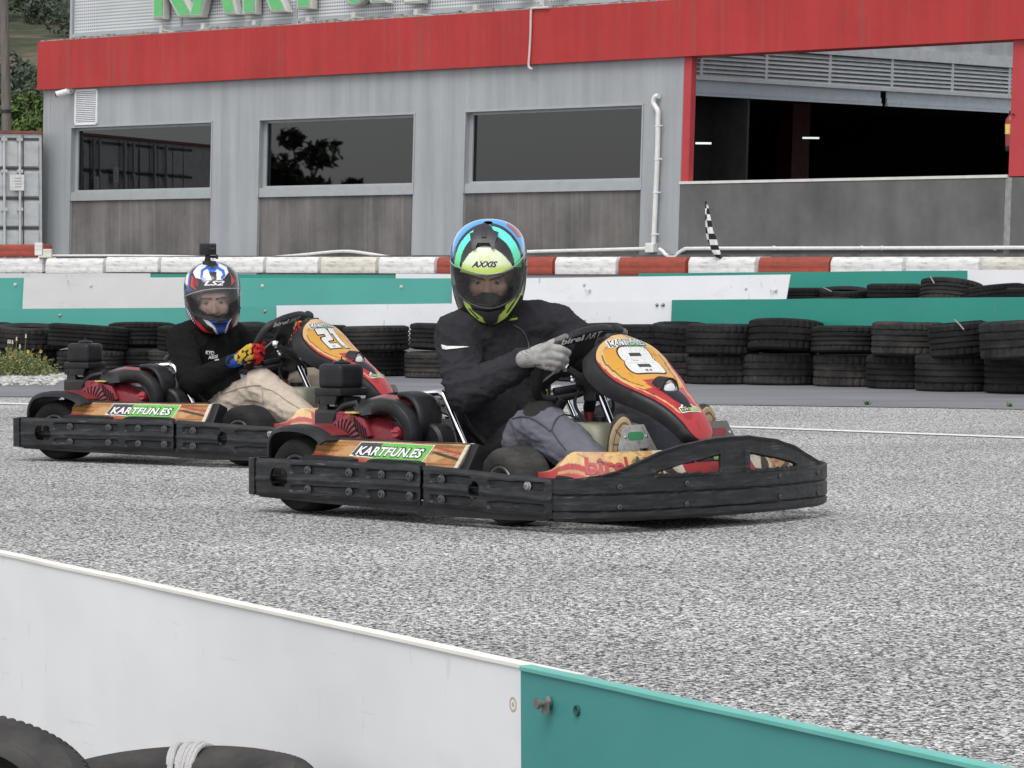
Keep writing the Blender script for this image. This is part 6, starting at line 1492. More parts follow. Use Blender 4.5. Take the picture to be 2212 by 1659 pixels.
class Helmet:
    def __init__(s, origin, az, pitch, roll, delta, cx0, kx, cy0, ky, vtop, scale):
        s.M = Matrix.Translation(origin) @ Matrix.Rotation(R(az), 4, 'Z') @ Matrix.Rotation(R(pitch), 4, 'Y') @ Matrix.Rotation(R(roll), 4, 'X') @ Matrix.Scale(scale, 4)
        s.R = Matrix.Rotation(R(pitch), 3, 'Y') @ Matrix.Rotation(R(roll), 3, 'X'); s.d = R(delta); s.k = (cx0, kx, cy0, ky, vtop)
    def front(s, p):
        """the design sheet: front-view coordinates of a shell point"""
        q = s.R @ p; a = -q.x * math.sin(s.d) + q.y * math.cos(s.d); dep = q.x * math.cos(s.d) + q.y * math.sin(s.d); cx0, kx, cy0, ky, vt = s.k
        return cx0 + a * kx, cy0 + (vt - q.z) * ky, dep
    def solve(s, cx, cy, off=0.0):
        """shell point at a place on the front view"""
        th, z = s.seed(cx, cy); 
        for _ in range(25):
            x0, y0, _d = s.front(hpt(th, z)); ex, ey = cx - x0, cy - y0
            if abs(ex) + abs(ey) < .05: break
            x1, y1, _d = s.front(hpt(th + .01, z)); x2, y2, _d = s.front(hpt(th, z + .002)); a, b_, c, d = (x1 - x0) / .01, (x2 - x0) / .002, (y1 - y0) / .01, (y2 - y0) / .002; det = a * d - b_ * c
            if abs(det) < 1e-6: break
            th += max(-.2, min(.2, (ex * d - b_ * ey) / det)); z = max(-.179, min(.153, z + max(-.03, min(.03, (a * ey - c * ex) / det))))
        return s.M @ hpt(th, z, off)
    def seed(s, cx, cy):
        best = (1e9, 0, 0)
        for i in range(-12, 13):
            for j in range(14):
                th, z = i * .11, -.17 + j * .024; x, y, d = s.front(hpt(th, z)); e = (x - cx) ** 2 + (y - cy) ** 2
                if e < best[0]: best = (e, th, z)
        return best[1], best[2]
    def build(s, parent, colour, hole, visor, mat_vis, back):
        nth, nz = 300, 190; zs = [-.1799 + .333 * j / nz for j in range(nz + 1)]; P = []; C_ = []; fr = []
        for i in range(nth):
            th = -math.pi + 2 * math.pi * i / nth; row = []; rc = []; rf = []
            for z in zs:
                p = hpt(th, z); cx, cy, d = s.front(p); rf.append((cx, cy, d)); row.append(s.M @ p); rc.append(colour(cx, cy) if d > -.01 else back(p))
            P.append(row); C_.append(rc); fr.append(rf)
        m = MB(); m.grid(P, closed_u=True, col=C_); n1 = nz + 1; keep = []
        for f in m.f:
            q = [fr[i // n1][i % n1] for i in f]; cx, cy = sum(a[0] for a in q) / 4, sum(a[1] for a in q) / 4
            if not (q[0][2] > .03 and inpoly(cx, cy, hole)): keep.append(f)
        m.f = keep; h = m.build('helmet', M_HELM, parent, smooth=True, angle=60)
        m = MB(); m.grid([[s.M @ hpt(-math.pi + 2 * math.pi * i / 60, -.176 + .322 * j / 40, -.020) for j in range(41)] for i in range(60)], closed_u=True); cxy = []
        keep = []
        for f in m.f:
            q = [s.front(hpt(-math.pi + 2 * math.pi * (i // 41) / 60, -.176 + .322 * (i % 41) / 40)) for i in f]; cx, cy = sum(a[0] for a in q) / 4, sum(a[1] for a in q) / 4
            if not (q[0][2] > .02 and inpoly(cx, cy, hole)): keep.append(f)
        m.f = keep; m.build('lining', M_LIN, h, smooth=True)
        # visor: strips between its upper and lower outline
        up, lo = [[p for p in spline([(x, y, 0) for x, y in L], 10)] for L in visor]; n = 46
        def along(L, t): k = t * (len(L) - 1); i = min(int(k), len(L) - 2); return L[i].lerp(L[i + 1], k - i)
        rows = []; 
        for i in range(n + 1):
            a, b_ = along(up, i / n), along(lo, i / n); rows.append([s.solve(lerp(a.x, b_.x, j / 12), lerp(a.y, b_.y, j / 12), .0055) for j in range(13)])
        m = MB(); m.grid(rows); v = m.build('visor', mat_vis, h, smooth=True, angle=80)
        MB().tube([r[-1] for r in rows], .0035, 6).build('visor_seal', M_BLK, v, smooth=True); MB().tube([r[0] for r in rows], .0022, 6).build('visor_edge', paint('visor_edge_grey', (.34, .35, .36), .2), v, smooth=True)
        return h
    def decal(s, m, name, mat, cx, cy, off, parent, step=.02):
        """flat lettering (in design-sheet units / 1000) carried onto the shell"""
        return finish(name, wrap(m, lambda x, y: s.solve(cx + x * 1000, cy - y * 1000, off), step), mat, parent, normals=False)
def seg(px, py, a, b_):
    dx, dy = b_[0] - a[0], b_[1] - a[1]; t = max(0, min(1, ((px - a[0]) * dx + (py - a[1]) * dy) / (dx * dx + dy * dy))); return math.hypot(px - a[0] - dx * t, py - a[1] - dy * t)
FD = .042
def head_caps(H):
    """skull, brow, nose, cheeks, jaw in the helmet frame"""
    T = lambda x, y, z: H.M @ Vector((x, y, z - FD))
    L = [(T(-.02, 0, .03), T(-.02, 0, .03), .092, .092), (T(.035, 0, -.01), T(.03, 0, -.06), .068, .060), (T(.045, 0, -.095), T(.05, 0, -.10), .046, .042),
         (T(.082, -.040, .038), T(.090, 0, .040), .020, .022), (T(.082, .040, .038), T(.090, 0, .040), .020, .022), (T(.098, 0, .012), T(.118, 0, -.030), .010, .013), (T(.110, -.011, -.032), T(.110, .011, -.032), .009, .009),
         (T(.066, -.045, -.018), T(.06, -.04, -.055), .026, .024), (T(.066, .045, -.018), T(.06, .04, -.055), .026, .024), (T(.094, -.016, -.060), T(.094, .016, -.060), .010, .010), (T(.088, 0, -.078), T(.086, 0, -.092), .018, .016)]
    return [c + (None,) for c in L]
def face_colour(H, skin, brow, lip, low=None, bz=(.0245, .036)):
    inv = H.M.inverted(); sc = 1
    def f(p, n_):
        q = inv @ p; q.z += FD; c = skin
        k = .92 + .2 * noise.noise(q * 40); c = tuple(x * k for x in skin)
        for sg in (-1, 1):
            a = (sg * .013, bz[0]); b_ = (sg * .056, bz[1])
            if q.x > .05 and seg(q.y, q.z, a, b_) < .0046: c = brow
            if q.x > .05 and math.hypot((q.y - sg * .033) * .8, q.z - .012) < .0105: c = tuple(x * .62 for x in skin)  # eye-socket shade painted into the skin colour
            if q.x > .09 and math.hypot(q.y - sg * .007, q.z + .041) < .004: c = tuple(x * .3 for x in skin)
        if q.x > .08 and abs(q.z + .060) < .006 and abs(q.y) < .024: c = lip
        if q.z > .062: c = brow
        if low is not None and q.z < low + .012 * math.cos(q.y * 60): c = (.012, .012, .013)
        return c
    return f
def eyes(H, parent):
    for sg in (-1, 1):
        m = MB(); P = []; C_ = []
        for i in range(15):
            th = math.pi * i / 14; r_ = []; c_ = []
            for j in range(18):
                a = 2 * math.pi * j / 18; l = Vector((math.cos(th), math.sin(th) * math.cos(a), math.sin(th) * math.sin(a))); q = Vector((.0838, sg * .033, .011 - FD)) + l * .0125; r_.append(H.M @ q)
                rad = math.hypot(l.y, l.z); c_.append((.012, .008, .006) if rad < .30 and l.x > 0 else ((.035, .02, .012) if rad < .60 and l.x > 0 else (.30, .26, .24)))
            P.append(r_); C_.append(c_)
        m.grid(P, closed_v=True, col=C_); m.build('eye', M_EYE, parent, smooth=True)
def folds(am, f=1.0, axis=None):
    def d2(p, n_):
        q = p * f; w_ = Vector((noise.noise(q * 5), noise.noise(q * 5 + Vector((7, 1, 3))), noise.noise(q * 5 + Vector((2, 9, 4))))) * .06; q = q + w_
        r1 = 1 - abs(noise.noise(Vector((q.x * 10 + q.z * 9, q.y * 10 - q.z * 6, q.z * 13)))) * 2.2; r2 = 1 - abs(noise.noise(Vector((q.x * 22, q.y * 22, q.z * 34)) + n_ * .4)) * 2.4
        return am * (.7 * max(0, r1) ** 2 + .35 * max(0, r2) ** 2 + .35 * noise.noise(q * 8) - .25)
    return d2
def folds_old(am, f=1.0, axis=None):
    def d(p, n_):
        q = p * f; a = noise.noise(Vector((q.x * 9, q.y * 9, q.z * 26)) + n_ * .6); b_ = noise.noise(Vector((q.x * 30, q.y * 12, q.z * 18))); r = 1 - abs(noise.noise(Vector((q.x * 14 + q.z * 10, q.y * 14, q.z * 9)))) * 2
        return am * (.55 * a + .3 * b_ + .35 * max(0, r) ** 3)
    return d
CUFF = []
def shoe(parent, ankle, y, tan, dark):
    up_ = .022 if y > 0 else 0; heel = Vector((1.028, y, .105 + up_)); toe = Vector((1.052, y, .345 + up_)); up = (toe - heel).normalized(); fwd = Vector((1, -.55 if y < 0 else -.25, -.1)); fwd = (fwd - up * fwd.dot(up)).normalized(); sd = up.cross(fwd)
    caps_ = chain([heel + fwd * -.035 + up * .02, heel + fwd * -.035 + up * .10, heel + fwd * -.028 + up * .18, heel + fwd * -.022 + up * .235], [.036, .042, .040, .032]) + chain([heel + fwd * -.04 + up * .03, ankle], [.036, .042]) + chain([heel + fwd * -.03 + up * .16 + sd * .012, heel + fwd * -.024 + up * .225 + sd * .012], [.034, .028])
    o = blob('shoe', caps_, .006, paint('shoe_leather', (.035, .028, .022), .7, var=.3, vscale=40), parent, 4)
    out = []
    for k in range(36):
        a = 2 * math.pi * k / 36; x = math.cos(a) * (.046 if math.sin(a) > 0 else .036); y_ = .13 * math.sin(a) + .128; x *= 1 - .12 * max(0, math.cos((y_ - .10) * 18)); out.append((x, y_))
    M = frame(heel - up * .0, sd, up); 
    if (M.to_3x3() @ Vector((0, 0, 1))).dot(fwd) < 0: M = frame(heel, -sd, up)
    so_ = MB().prism(out, M @ Matrix.Translation((0, 0, -.014)), .024).build('sole', paint('tan_sole', tan, .8, var=.18, vscale=50, dirt=(.16, .11, .06), dirt_amt=.35, dscale=(25, 25, 25)), o, bevel=.005, smooth=True)
    m = MB()
    inner = [(x * .82, (y_ - .128) * .88 + .128) for x, y_ in out]; Mt = M @ Matrix.Translation((0, 0, .0105))
    for a, b_ in zip(inner, inner[1:] + inner[:1]): m.add([Mt @ Vector((*a, 0)), Mt @ Vector((*b_, 0)), Mt @ Vector((b_[0] * .93, (b_[1] - .128) * .93 + .128, 0)), Mt @ Vector((a[0] * .93, (a[1] - .128) * .93 + .128, 0))], [(0, 1, 2, 3)])
    def gl(a, b_, w_=.0022):
        d = Vector((b_[0] - a[0], b_[1] - a[1], 0)).normalized(); n_ = Vector((-d.y, d.x, 0)) * w_; m.add([Mt @ (Vector((*a, .0004)) - n_), Mt @ (Vector((*b_, .0004)) - n_), Mt @ (Vector((*b_, .0004)) + n_), Mt @ (Vector((*a, .0004)) + n_)], [(0, 1, 2, 3)])
    for a, b_ in (((-.03, .215), (.012, .17)), ((.03, .222), (-.01, .18)), ((-.036, .165), (.036, .168)), ((-.036, .14), (.036, .14)), ((-.015, .165), (-.018, .14)), ((.012, .168), (.012, .14)), ((-.03, .115), (.03, .112)), ((-.026, .06), (.026, .06)), ((-.026, .08), (.026, .08))): gl(a, b_)
    m.build('tread_pattern', paint('sole_groove', (.16, .11, .06), .9), so_); return o

def driver(root_loc, rz, S_):
    """S_: pose and dress"""
    H = S_['H']; j = S_['j']
    bc = head_caps(H) + chain([H.M @ Vector((-.03, 0, -.06)), j['neck']], [.058, .060]) + chain([j['neck'], j['chest'], j['waist'], j['pelvis']], [.065, .12, .11, .12])
    for sd in 'RL':
        bc += chain([j['chest'] + (j['sh' + sd] - j['chest']) * .5, j['sh' + sd], j['el' + sd], j['wr' + sd]], [.08, .055, .040, .028]) + chain([j['pelvis'] + (j['hip' + sd] - j['pelvis']) * .6, j['hip' + sd], j['kn' + sd], j['an' + sd]], [.10, .075, .052, .040])
    fc = face_colour(H, S_['skin'], S_['brow'], S_['lip'], S_.get('mask'), S_.get('bz', (.0245, .036)))
    b_ = blob('person', bc, .0046, M_SKIN, None, 3, fc); b_.location = root_loc; b_.rotation_euler = (0, 0, rz)
    eyes(H, b_)
    W = S_['bulk']
    jc = chain([j['neck'] + (j['chest'] - j['neck']) * .05, j['neck'] * .7 + j['chest'] * .3], [.066, .075]) + chain([j['neck'] * .45 + j['chest'] * .55, j['chest'], j['waist'], j['pelvis'] + Vector((0, 0, .01))], [.10 * W, .145 * W, .150 * W, .150 * W])
    rt = (j['shL'] - j['shR']).normalized()
    for k in (-1, 1): jc += chain([j['chest'] + rt * .075 * k + Vector((.01, 0, .02)), j['waist'] + rt * .06 * k, j['pelvis'] + rt * .07 * k + Vector((.02, 0, .01))], [.115 * W, .115 * W, .115 * W])
    for sd in 'RL':
        jc += chain([j['neck'] * .72 + j['chest'] * .28, j['sh' + sd]], [.085 * W, .078 * W]) + chain([j['sh' + sd], j['sh' + sd].lerp(j['el' + sd], .5), j['el' + sd], j['el' + sd].lerp(j['wr' + sd], .55), j['wr' + sd]], [x * W for x in (.078, .072, .064, .056, .044)])
    jk = blob('jacket', jc, .0075, M_CLOTH, b_, 5, S_['jcol'], folds(S_.get('jf', .012)))
    tc = chain([j['pelvis'], j['pelvis'] + Vector((.03, 0, 0))], [.145, .14]); TW = S_.get('tw', 1.0)
    for sd in 'RL':
        h, k, a = j['hip' + sd], j['kn' + sd], j['an' + sd]; tc += chain([h, h.lerp(k, .5), k, k.lerp(a, .35), k.lerp(a, .75), a], [x * TW for x in (.098, .093, .082, .080, .074, .066)])
    tro = blob('trousers', tc, .0075, M_TROU, b_, 5, S_['tcol'], folds(S_.get('tf', .009)))
    for sd in 'RL':
        caps_ = S_['hand' + sd]; o = blob('glove', caps_, .0036, M_GLOVE, b_, 2, lambda p, n_: S_['gcol'](near_cap(caps_, p), p))
        shoe(b_, j['an' + sd], -.205 if sd == 'R' else .215, S_['tan'], None)
    return b_, jk, tro
def kloc(px, py, dep, K, az):
    """a point near the kart: picture place and distance, in kart coordinates"""
    P = at(px, py, dep); return Matrix.Rotation(-az, 3, 'Z') @ (P - K)
def grip(wr, ru, rl, side, r=1.0):
    """a hand closed on the wheel rim between ru (upper) and rl (lower); side = outward direction"""
    rd = (ru - rl).normalized(); mid = (ru + rl) / 2; f = (mid - wr); f = (f - rd * f.dot(rd)).normalized(); out = f.cross(rd); L = []
    for k in range(4):
        c = ru.lerp(rl, (k + .5) / 4); kn = c - f * .030 + out * .018; q1 = c + f * .004 + out * .032; q2 = c + f * .026 + out * .008; q3 = c + f * .012 - out * .020; s_ = (.0125, .0130, .0122, .0108)[k]
        L += chain([wr + (kn - wr) * .25, kn], [.022, .017], 'palm') + chain([kn, q1, q2, q3], [s_ * 1.15, s_, s_ * .95, s_ * .8], 'finger')
    th = ru + rd * .018; L += chain([wr + f * .02 + rd * .01, ru - f * .02 + rd * .006 - out * .010, th + f * .006 - out * .014, th + f * .030 - out * .004], [.020, .016, .013, .011], 'thumb') + chain([wr - f * .03, wr], [.027, .028], 'cuff')
    return L
# ---------------- front driver
def k1(px, py, d): return kloc(px, py, d, K1O, K1R)
V = Vector
H1 = Helmet(V((.312, -.098, .868)), -49, 20, 0, 3.5, 757, 3200, 130, 3152, .158, 1.0)
def h1col(x, y):
    rho = math.hypot((x - 750) * 1.2, y - 650); c = (.013, .013, .015)
    if 482 < rho and y < 560 and x < 1150: c = (.05, .36, .80) if x > 420 or y < 420 else (.06, .26, .62)
    if rho > 507 and x > 960 and y < 330: c = (.25, .05, .07)
    if (375 if x < 750 else 352) < rho < 448 and y < 655 and not (590 + (y - 230) * -.2 < x < 770 + (y - 215) * .7 and y < 420): t = smooth01((y - 350) / 280); c = tuple(lerp(a, b_, t) for a, b_ in zip((.14, .86, .70), (.10, .74, .30)))
    pan = [(440, 705), (470, 610), (540, 510), (640, 435), (720, 415), (810, 445), (920, 520), (1000, 610), (1030, 670), (900, 720), (740, 745), (560, 730)]
    if inpoly(x, y, pan):
        t = smooth01((y - (640 - abs(x - 740) * .16)) / 70); c = tuple(lerp(a, b_, t) for a, b_ in zip((.74, .82, .56), (.55, .72, .12)))
        for cx in (680, 749):
            if abs(math.hypot(x - cx, y - 563) - 22) < 10: c = (.72, .70, .36)
    if inpoly(x, y, [(470, 1010), (545, 1060), (570, 1110), (690, 1195), (730, 1275), (655, 1245), (560, 1165), (500, 1090)]): c = (.52, .70, .14)
    if inpoly(x, y, [(1150, 800), (1120, 930), (1030, 1010), (950, 1055), (940, 1110), (865, 1170), (835, 1265), (760, 1300), (870, 1260), (960, 1195), (1060, 1060), (1130, 930)]): c = (.52, .70, .14)
    if seg(x, y, (1090, 960), (960, 1150)) < 9 or seg(x, y, (540, 1110), (640, 1215)) < 8: c = (.02, .02, .02)
    return c
hole1 = [(415, 700), (560, 735), (740, 752), (920, 730), (1075, 670), (1110, 800), (1060, 920), (950, 1010), (770, 1068), (600, 1040), (490, 950), (430, 830)]
vis1 = [[(343, 585), (400, 640), (560, 695), (740, 728), (900, 702), (1060, 620), (1150, 500)], [(378, 850), (420, 930), (560, 1040), (760, 1092), (940, 1040), (1090, 900), (1160, 640)]]
def cloth1(p, n_):
    c = (.030, .028, .033)
    k = 1 + .25 * noise.noise(p * 7); c = tuple(x * k for x in c)
    return c
J1 = dict(neck=V((.275, -.045, .69)), chest=V((.262, -.012, .555)), waist=V((.295, -.02, .37)), pelvis=V((.33, 0, .185)), shR=V((.285, -.228, .620)), elR=V((.405, -.305, .425)), wrR=V((.585, -.195, .540)),
          shL=V((.385, .145, .655)), elL=V((.55, .27, .50)), wrL=V((.655, .19, .545)), hipR=V((.385, -.105, .18)), hipL=V((.385, .105, .18)), knR=V((.665, -.200, .325)), knL=V((.715, .205, .335)), anR=V((.975, -.205, .15)), anL=V((.985, .215, .15)))
D0 = 12.055
P_ = lambda x, y, d=0.0: k1(x, y, D0 + d)
hR = []
for kn, q1, q2, q3, r in (((1184, 751, -.028), (1209, 754, -.03), (1226, 762, .0), (1218, 771, .03), .0145), ((1189, 767, -.032), (1212, 771, -.03), (1222, 779, .002), (1213, 786, .03), .0140), ((1187, 780, -.028), (1206, 785, -.025), (1215, 790, .004), (1206, 795, .03), .0128), ((1181, 791, -.02), (1197, 796, -.016), (1204, 799, .006), (1197, 803, .026), .0112)):
    hR += chain([P_(1152, 772, -.005), P_(*kn)], [.030, r * 1.35], 'palm') + chain([P_(*kn), P_(*q1), P_(*q2), P_(*q3)], [r * 1.2, r * 1.02, r * .95, r * .8], 'finger')
hR += chain([P_(1158, 762, 0), P_(1186, 746, .004), P_(1207, 735, .008), P_(1222, 727, .012)], [.026, .0165, .0135, .0115], 'thumb') + chain([P_(1133, 776, .005), P_(1150, 773, 0)], [.031, .033], 'cuff')
wl_ = lambda y, u: sw(y, u)
hL = grip(V((.655, .185, .55)), wl_(.155, .09), wl_(.165, .02), 1)
def g1col(c, p):
    k = 1 + .3 * noise.noise(p * 45); b_ = (.40, .385, .365)
    if c[4] == 'cuff': k *= (1.08 if math.sin((p.z + p.x * .4 - p.y * .3) * 900) > 0 else .62)
    elif c[4] == 'thumb' and noise.noise(p * 30) < -.1: k *= .45
    return tuple(x * k for x in b_)
def trou1(p, n_):
    c = (.145, .145, .172); k = 1 + .15 * noise.noise(p * 9); c = tuple(x * k for x in c)
    if p.x < .515 + .10 * (p.z - .2) and p.y < 0.02 or p.x < .40: c = (.022, .021, .022)
    q = p - V((.675, -.215, .395))
    if p.y < 0 and (q.x / .050) ** 2 + (q.y / .075) ** 2 + (q.z / .085) ** 2 < 1 and p.x > .60: c = (.024, .023, .024)
    q = p - V((.715, .205, .40))
    if p.y > 0 and (q.x / .06) ** 2 + (q.y / .06) ** 2 + (q.z / .07) ** 2 < 1: c = (.03, .03, .032)
    return c
p1, jk1, tr1 = driver(K1O, K1R, dict(H=H1, j=J1, skin=(.60, .34, .25), brow=(.035, .02, .014), lip=(.30, .11, .09), mask=-.030, bulk=1.06, jcol=cloth1, tcol=trou1, handR=hR, handL=hL, gcol=g1col, tan=(.42, .31, .18)))
tag(p1, 'person driving the front kart in a yellow and turquoise helmet, black jacket and grey gloves', 'person', 'kart drivers')
hm1 = H1.build(p1, h1col, hole1, vis1, M_VIS1, lambda p: (.013, .013, .015))
tx = fit_text('AXXIS', .285, .066, bold=.03, shear=.4); H1.decal(tx, 'lettering', M_BK, 712, 622, .0012, hm1)
def poly_decal(H, name, P, mat, off, parent): m = polym([(x / 1000, -y / 1000) for x, y in P]); return H.decal(m, name, mat, 0, 0, off, parent, .03)
VM = paint('vent_grey', (.028, .029, .034), .4)
poly_decal(H1, 'vent', [(710, 192), (645, 235), (612, 290), (562, 300), (572, 372), (588, 470), (620, 470), (640, 402), (768, 402), (785, 462), (815, 466), (826, 390), (860, 292), (806, 272), (780, 228)], VM, .010, hm1)
poly_decal(H1, 'vent_slider', [(682, 290), (690, 250), (725, 250), (735, 290), (732, 350), (684, 352)], M_BLK, .014, hm1)
poly_decal(H1, 'vent_mouth', [(640, 402), (768, 402), (776, 430), (632, 430)], M_ENGD, .008, hm1)
poly_decal(H1, 'chin_vent', [(560, 1095), (760, 1130), (940, 1090), (870, 1160), (845, 1240), (760, 1268), (712, 1235), (690, 1185)], VM, .006, hm1)
mk = MB(); rows = []
for i in range(9):
    rows.append([H1.solve(lerp(690, 865, j / 12), lerp(930 + 0.0035 * (lerp(690, 865, j / 12) - 770) ** 2, 1060, i / 8), -.012 + .012 * math.sin(math.pi * j / 12)) for j in range(13)])
mk.grid(rows).build('breath_guard', paint('guard_grey', (.035, .036, .038), .8), hm1, smooth=True)
# details on the jacket and trousers
LIME = paint('lime_zip', (.50, .68, .06), .6); M_ZIP = paint('zip_grey', (.09, .10, .07), .7)
def onto(o, pts, r, name, mat, parent, lift=.002, K=K1O, az=K1R, Yr=(11.6, 13.2), n=10):
    """a thin cord laid on a garment along picture places, found by casting from the camera"""
    Mi = (Matrix.Translation(K) @ Matrix.Rotation(az, 4, 'Z')).inverted(); L = []; c0 = Mi @ V((0, 0, CAMH))
    for q in spline([(x, y, 0) for x, y in pts], n):
        d = (Mi @ at(q.x, q.y, 10.0)) - c0; d.normalize(); ok, loc, nn_, _ = o.ray_cast(c0, d)
        if ok: L.append(loc + nn_ * lift - d * .001)
    if len(L) > 2: return MB().tube(L, r, 6).build(name, mat, parent, smooth=True)
bpy.context.view_layer.update()
def patch_on(o, P, name, mat, parent, K=K1O, az=K1R):
    """a printed patch on a garment, its outline given by picture places"""
    Mi = (Matrix.Translation(K) @ Matrix.Rotation(az, 4, 'Z')).inverted(); c0 = Mi @ V((0, 0, CAMH))
    def hit(x, y):
        d = (Mi @ at(x, y, 10.0)) - c0; d.normalize(); ok, loc, nn_, _ = o.ray_cast(c0, d); return loc + nn_ * .002 - d * .002 if ok else c0 + d * 30
    finish(name, wrap(polym(P), hit, 2.5), mat, parent, normals=False)
patch_on(jk1, [(953.8, 744.5), (964.7, 747.5), (988.5, 748), (1014, 749.5), (984.6, 753), (964.7, 755), (956, 753.5)], 'reflective_stripe', M_WH, jk1)
onto(jk1, [(1084, 692), (1095, 691), (1106, 690), (1117, 688)], .004, 'zip_pull', LIME, jk1)
onto(jk1, [(1108, 702), (1128, 715), (1140, 740), (1146, 770), (1158, 800), (1182, 852)], .0022, 'zip', M_ZIP, jk1)
onto(jk1, [(1180, 842), (1182, 862), (1184, 880)], .0025, 'zip', LIME, jk1)
# ---------------- rear driver
def k2(px, py, d): return kloc(px, py, d, K2O, K2R)
H2 = Helmet(V((.300, -.012, .738)), -52, 5, 2, -8, 632, 2375, 330, 2300, .1535, .955)
def h2col(x, y):
    BL, DB, WHT, RDD = (.035, .13, .55), (.02, .05, .22), (.74, .75, .77), (.62, .03, .025); c = (.014, .014, .016)
    if inpoly(x, y, [(432, 445), (470, 385), (560, 336), (690, 336), (800, 385), (830, 445), (800, 490), (770, 525), (590, 530), (470, 505)]): c = WHT
    if inpoly(x, y, [(615, 440), (700, 440), (706, 535), (655, 535)]): c = (.014, .014, .016)
    for a, b_ in (((590, 395), (538, 425)), ((538, 425), (538, 500)), ((538, 500), (580, 522)), ((705, 395), (770, 430)), ((770, 430), (785, 475)), ((785, 475), (765, 505)), ((600, 345), (590, 395)), ((690, 345), (705, 395))):
        if seg(x, y, a, b_) < 15: c = BL
    if inpoly(x, y, [(585, 395), (705, 395), (695, 430), (660, 445), (620, 440)]): c = BL
    if inpoly(x, y, [(325, 560), (345, 480), (385, 455), (375, 590)]): c = WHT
    if inpoly(x, y, [(385, 455), (400, 445), (390, 600), (372, 590)]): c = BL
    if inpoly(x, y, [(420, 478), (510, 540), (500, 600), (440, 585)]): c = (.20, .02, .02)
    if inpoly(x, y, [(420, 478), (440, 500), (438, 585), (492, 640), (410, 596)]): c = RDD
    if inpoly(x, y, [(838, 436), (898, 540), (866, 588), (862, 500)]): c = RDD
    if inpoly(x, y, [(320, 575), (455, 638), (385, 655), (325, 625)]): c = DB
    if x < 350 and 640 < y < 900: c = (.10, .11, .16)
    if inpoly(x, y, [(335, 800), (385, 860), (470, 1010), (420, 960), (350, 860)]): c = WHT if int(x / 14 + y / 30) % 2 else (.03, .06, .25)
    if inpoly(x, y, [(438, 925), (520, 1000), (600, 1075), (660, 1108), (560, 1085), (480, 1010)]): c = RDD
    if inpoly(x, y, [(555, 950), (610, 960), (690, 1030), (722, 1112), (698, 1112), (670, 1050), (600, 1000)]): c = WHT
    if inpoly(x, y, [(610, 955), (740, 985), (870, 940), (832, 1000), (785, 1105), (722, 1115), (690, 1035)]): c = BL if y < 990 else (DB if y < 1040 else (.03, .10, .42))
    if inpoly(x, y, [(865, 935), (905, 895), (835, 1010), (803, 1105), (783, 1108), (825, 1000)]): c = WHT
    if inpoly(x, y, [(948, 880), (925, 980), (850, 1075), (905, 970)]): c = RDD
    return c
hole2 = [(395, 700), (560, 655), (740, 635), (925, 630), (935, 760), (925, 840), (860, 905), (720, 935), (570, 905), (440, 835), (405, 770)]
vis2 = [[(340, 720), (385, 690), (560, 642), (740, 622), (935, 622)], [(390, 810), (430, 865), (560, 930), (720, 957), (870, 925), (945, 825)]]
J2 = dict(neck=V((.265, -.015, .60)), chest=V((.250, -.01, .485)), waist=V((.27, 0, .32)), pelvis=V((.33, 0, .175)), shR=V((.24, -.165, .535)), elR=V((.375, -.285, .345)), wrR=V((.535, -.175, .435)),
          shL=V((.29, .165, .545)), elL=V((.45, .26, .42)), wrL=V((.60, .18, .47)), hipR=V((.385, -.10, .17)), hipL=V((.385, .10, .17)), knR=V((.665, -.165, .335)), knL=V((.70, .20, .33)), anR=V((.975, -.205, .15)), anL=V((.985, .215, .15)))
D2 = 15.66
Q_ = lambda x, y, d=0.0: k2(x, y, D2 + d)
gR = []
for kn, q1, q2, q3, r in (((540, 751, -.03), (556, 749, -.03), (567, 754, .0), (562, 759, .03), .0145), ((542, 761, -.032), (557, 760, -.03), (567, 765, .0), (561, 769, .03), .0142), ((541, 770, -.03), (555, 770, -.026), (564, 774, .002), (558, 778, .03), .0132), ((537, 778, -.022), (550, 779, -.02), (558, 783, .004), (552, 786, .026), .0115)):
    gR += chain([Q_(515, 776, -.005), Q_(*kn)], [.028, r * 1.35], 'palm') + chain([Q_(*kn), Q_(*q1), Q_(*q2), Q_(*q3)], [r * 1.2, r * 1.02, r * .95, r * .8], 'finger')
gR += chain([Q_(520, 768, .01), Q_(541, 752, .015), Q_(556, 745, .018), Q_(568, 741, .02)], [.024, .016, .0135, .011], 'thumb') + chain([Q_(502, 781, .0), Q_(514, 777, 0)], [.030, .031], 'cuff')
def g2col(c, p):
    n1 = noise.noise(p * 60); n2 = noise.noise(p * 25 + V((3, 1, 2)))
    if c[4] in ('finger', 'thumb'): return (.012, .012, .012) if n1 < -.28 else (.60, .025, .03)
    if c[4] == 'cuff': return (.03, .09, .40) if n2 > -.15 else (.015, .015, .02)
    return (.014, .014, .014) if n1 < -.12 else ((.03, .09, .38) if n2 < -.33 else (.62, .40, .05))
gL = grip(V((.60, .18, .48)), wl_(.155, .06), wl_(.165, -.01), 1)
def trou2(p, n_): k = 1 + .12 * noise.noise(p * 8); return tuple(x * k for x in (.56, .475, .385))
p2, jk2, tr2 = driver(K2O, K2R, dict(H=H2, j=J2, skin=(.66, .40, .31), brow=(.055, .035, .028), bz=(.030, .033), lip=(.36, .15, .13), bulk=.90, jcol=lambda p, n_: (.0065, .0065, .007), tcol=trou2, handR=gR, handL=gL, gcol=g2col, tan=(.5, .48, .45), jf=.008, tf=.009, tw=.98))
tag(p2, 'person driving kart 21 in a white, blue and red helmet, black top and beige trousers', 'person', 'kart drivers')
hm2 = H2.build(p2, h2col, hole2, vis2, M_VIS2, lambda p: (.03, .05, .16) if p.z < -.05 else ((.70, .71, .73) if p.z > .05 else (.014, .014, .016)))
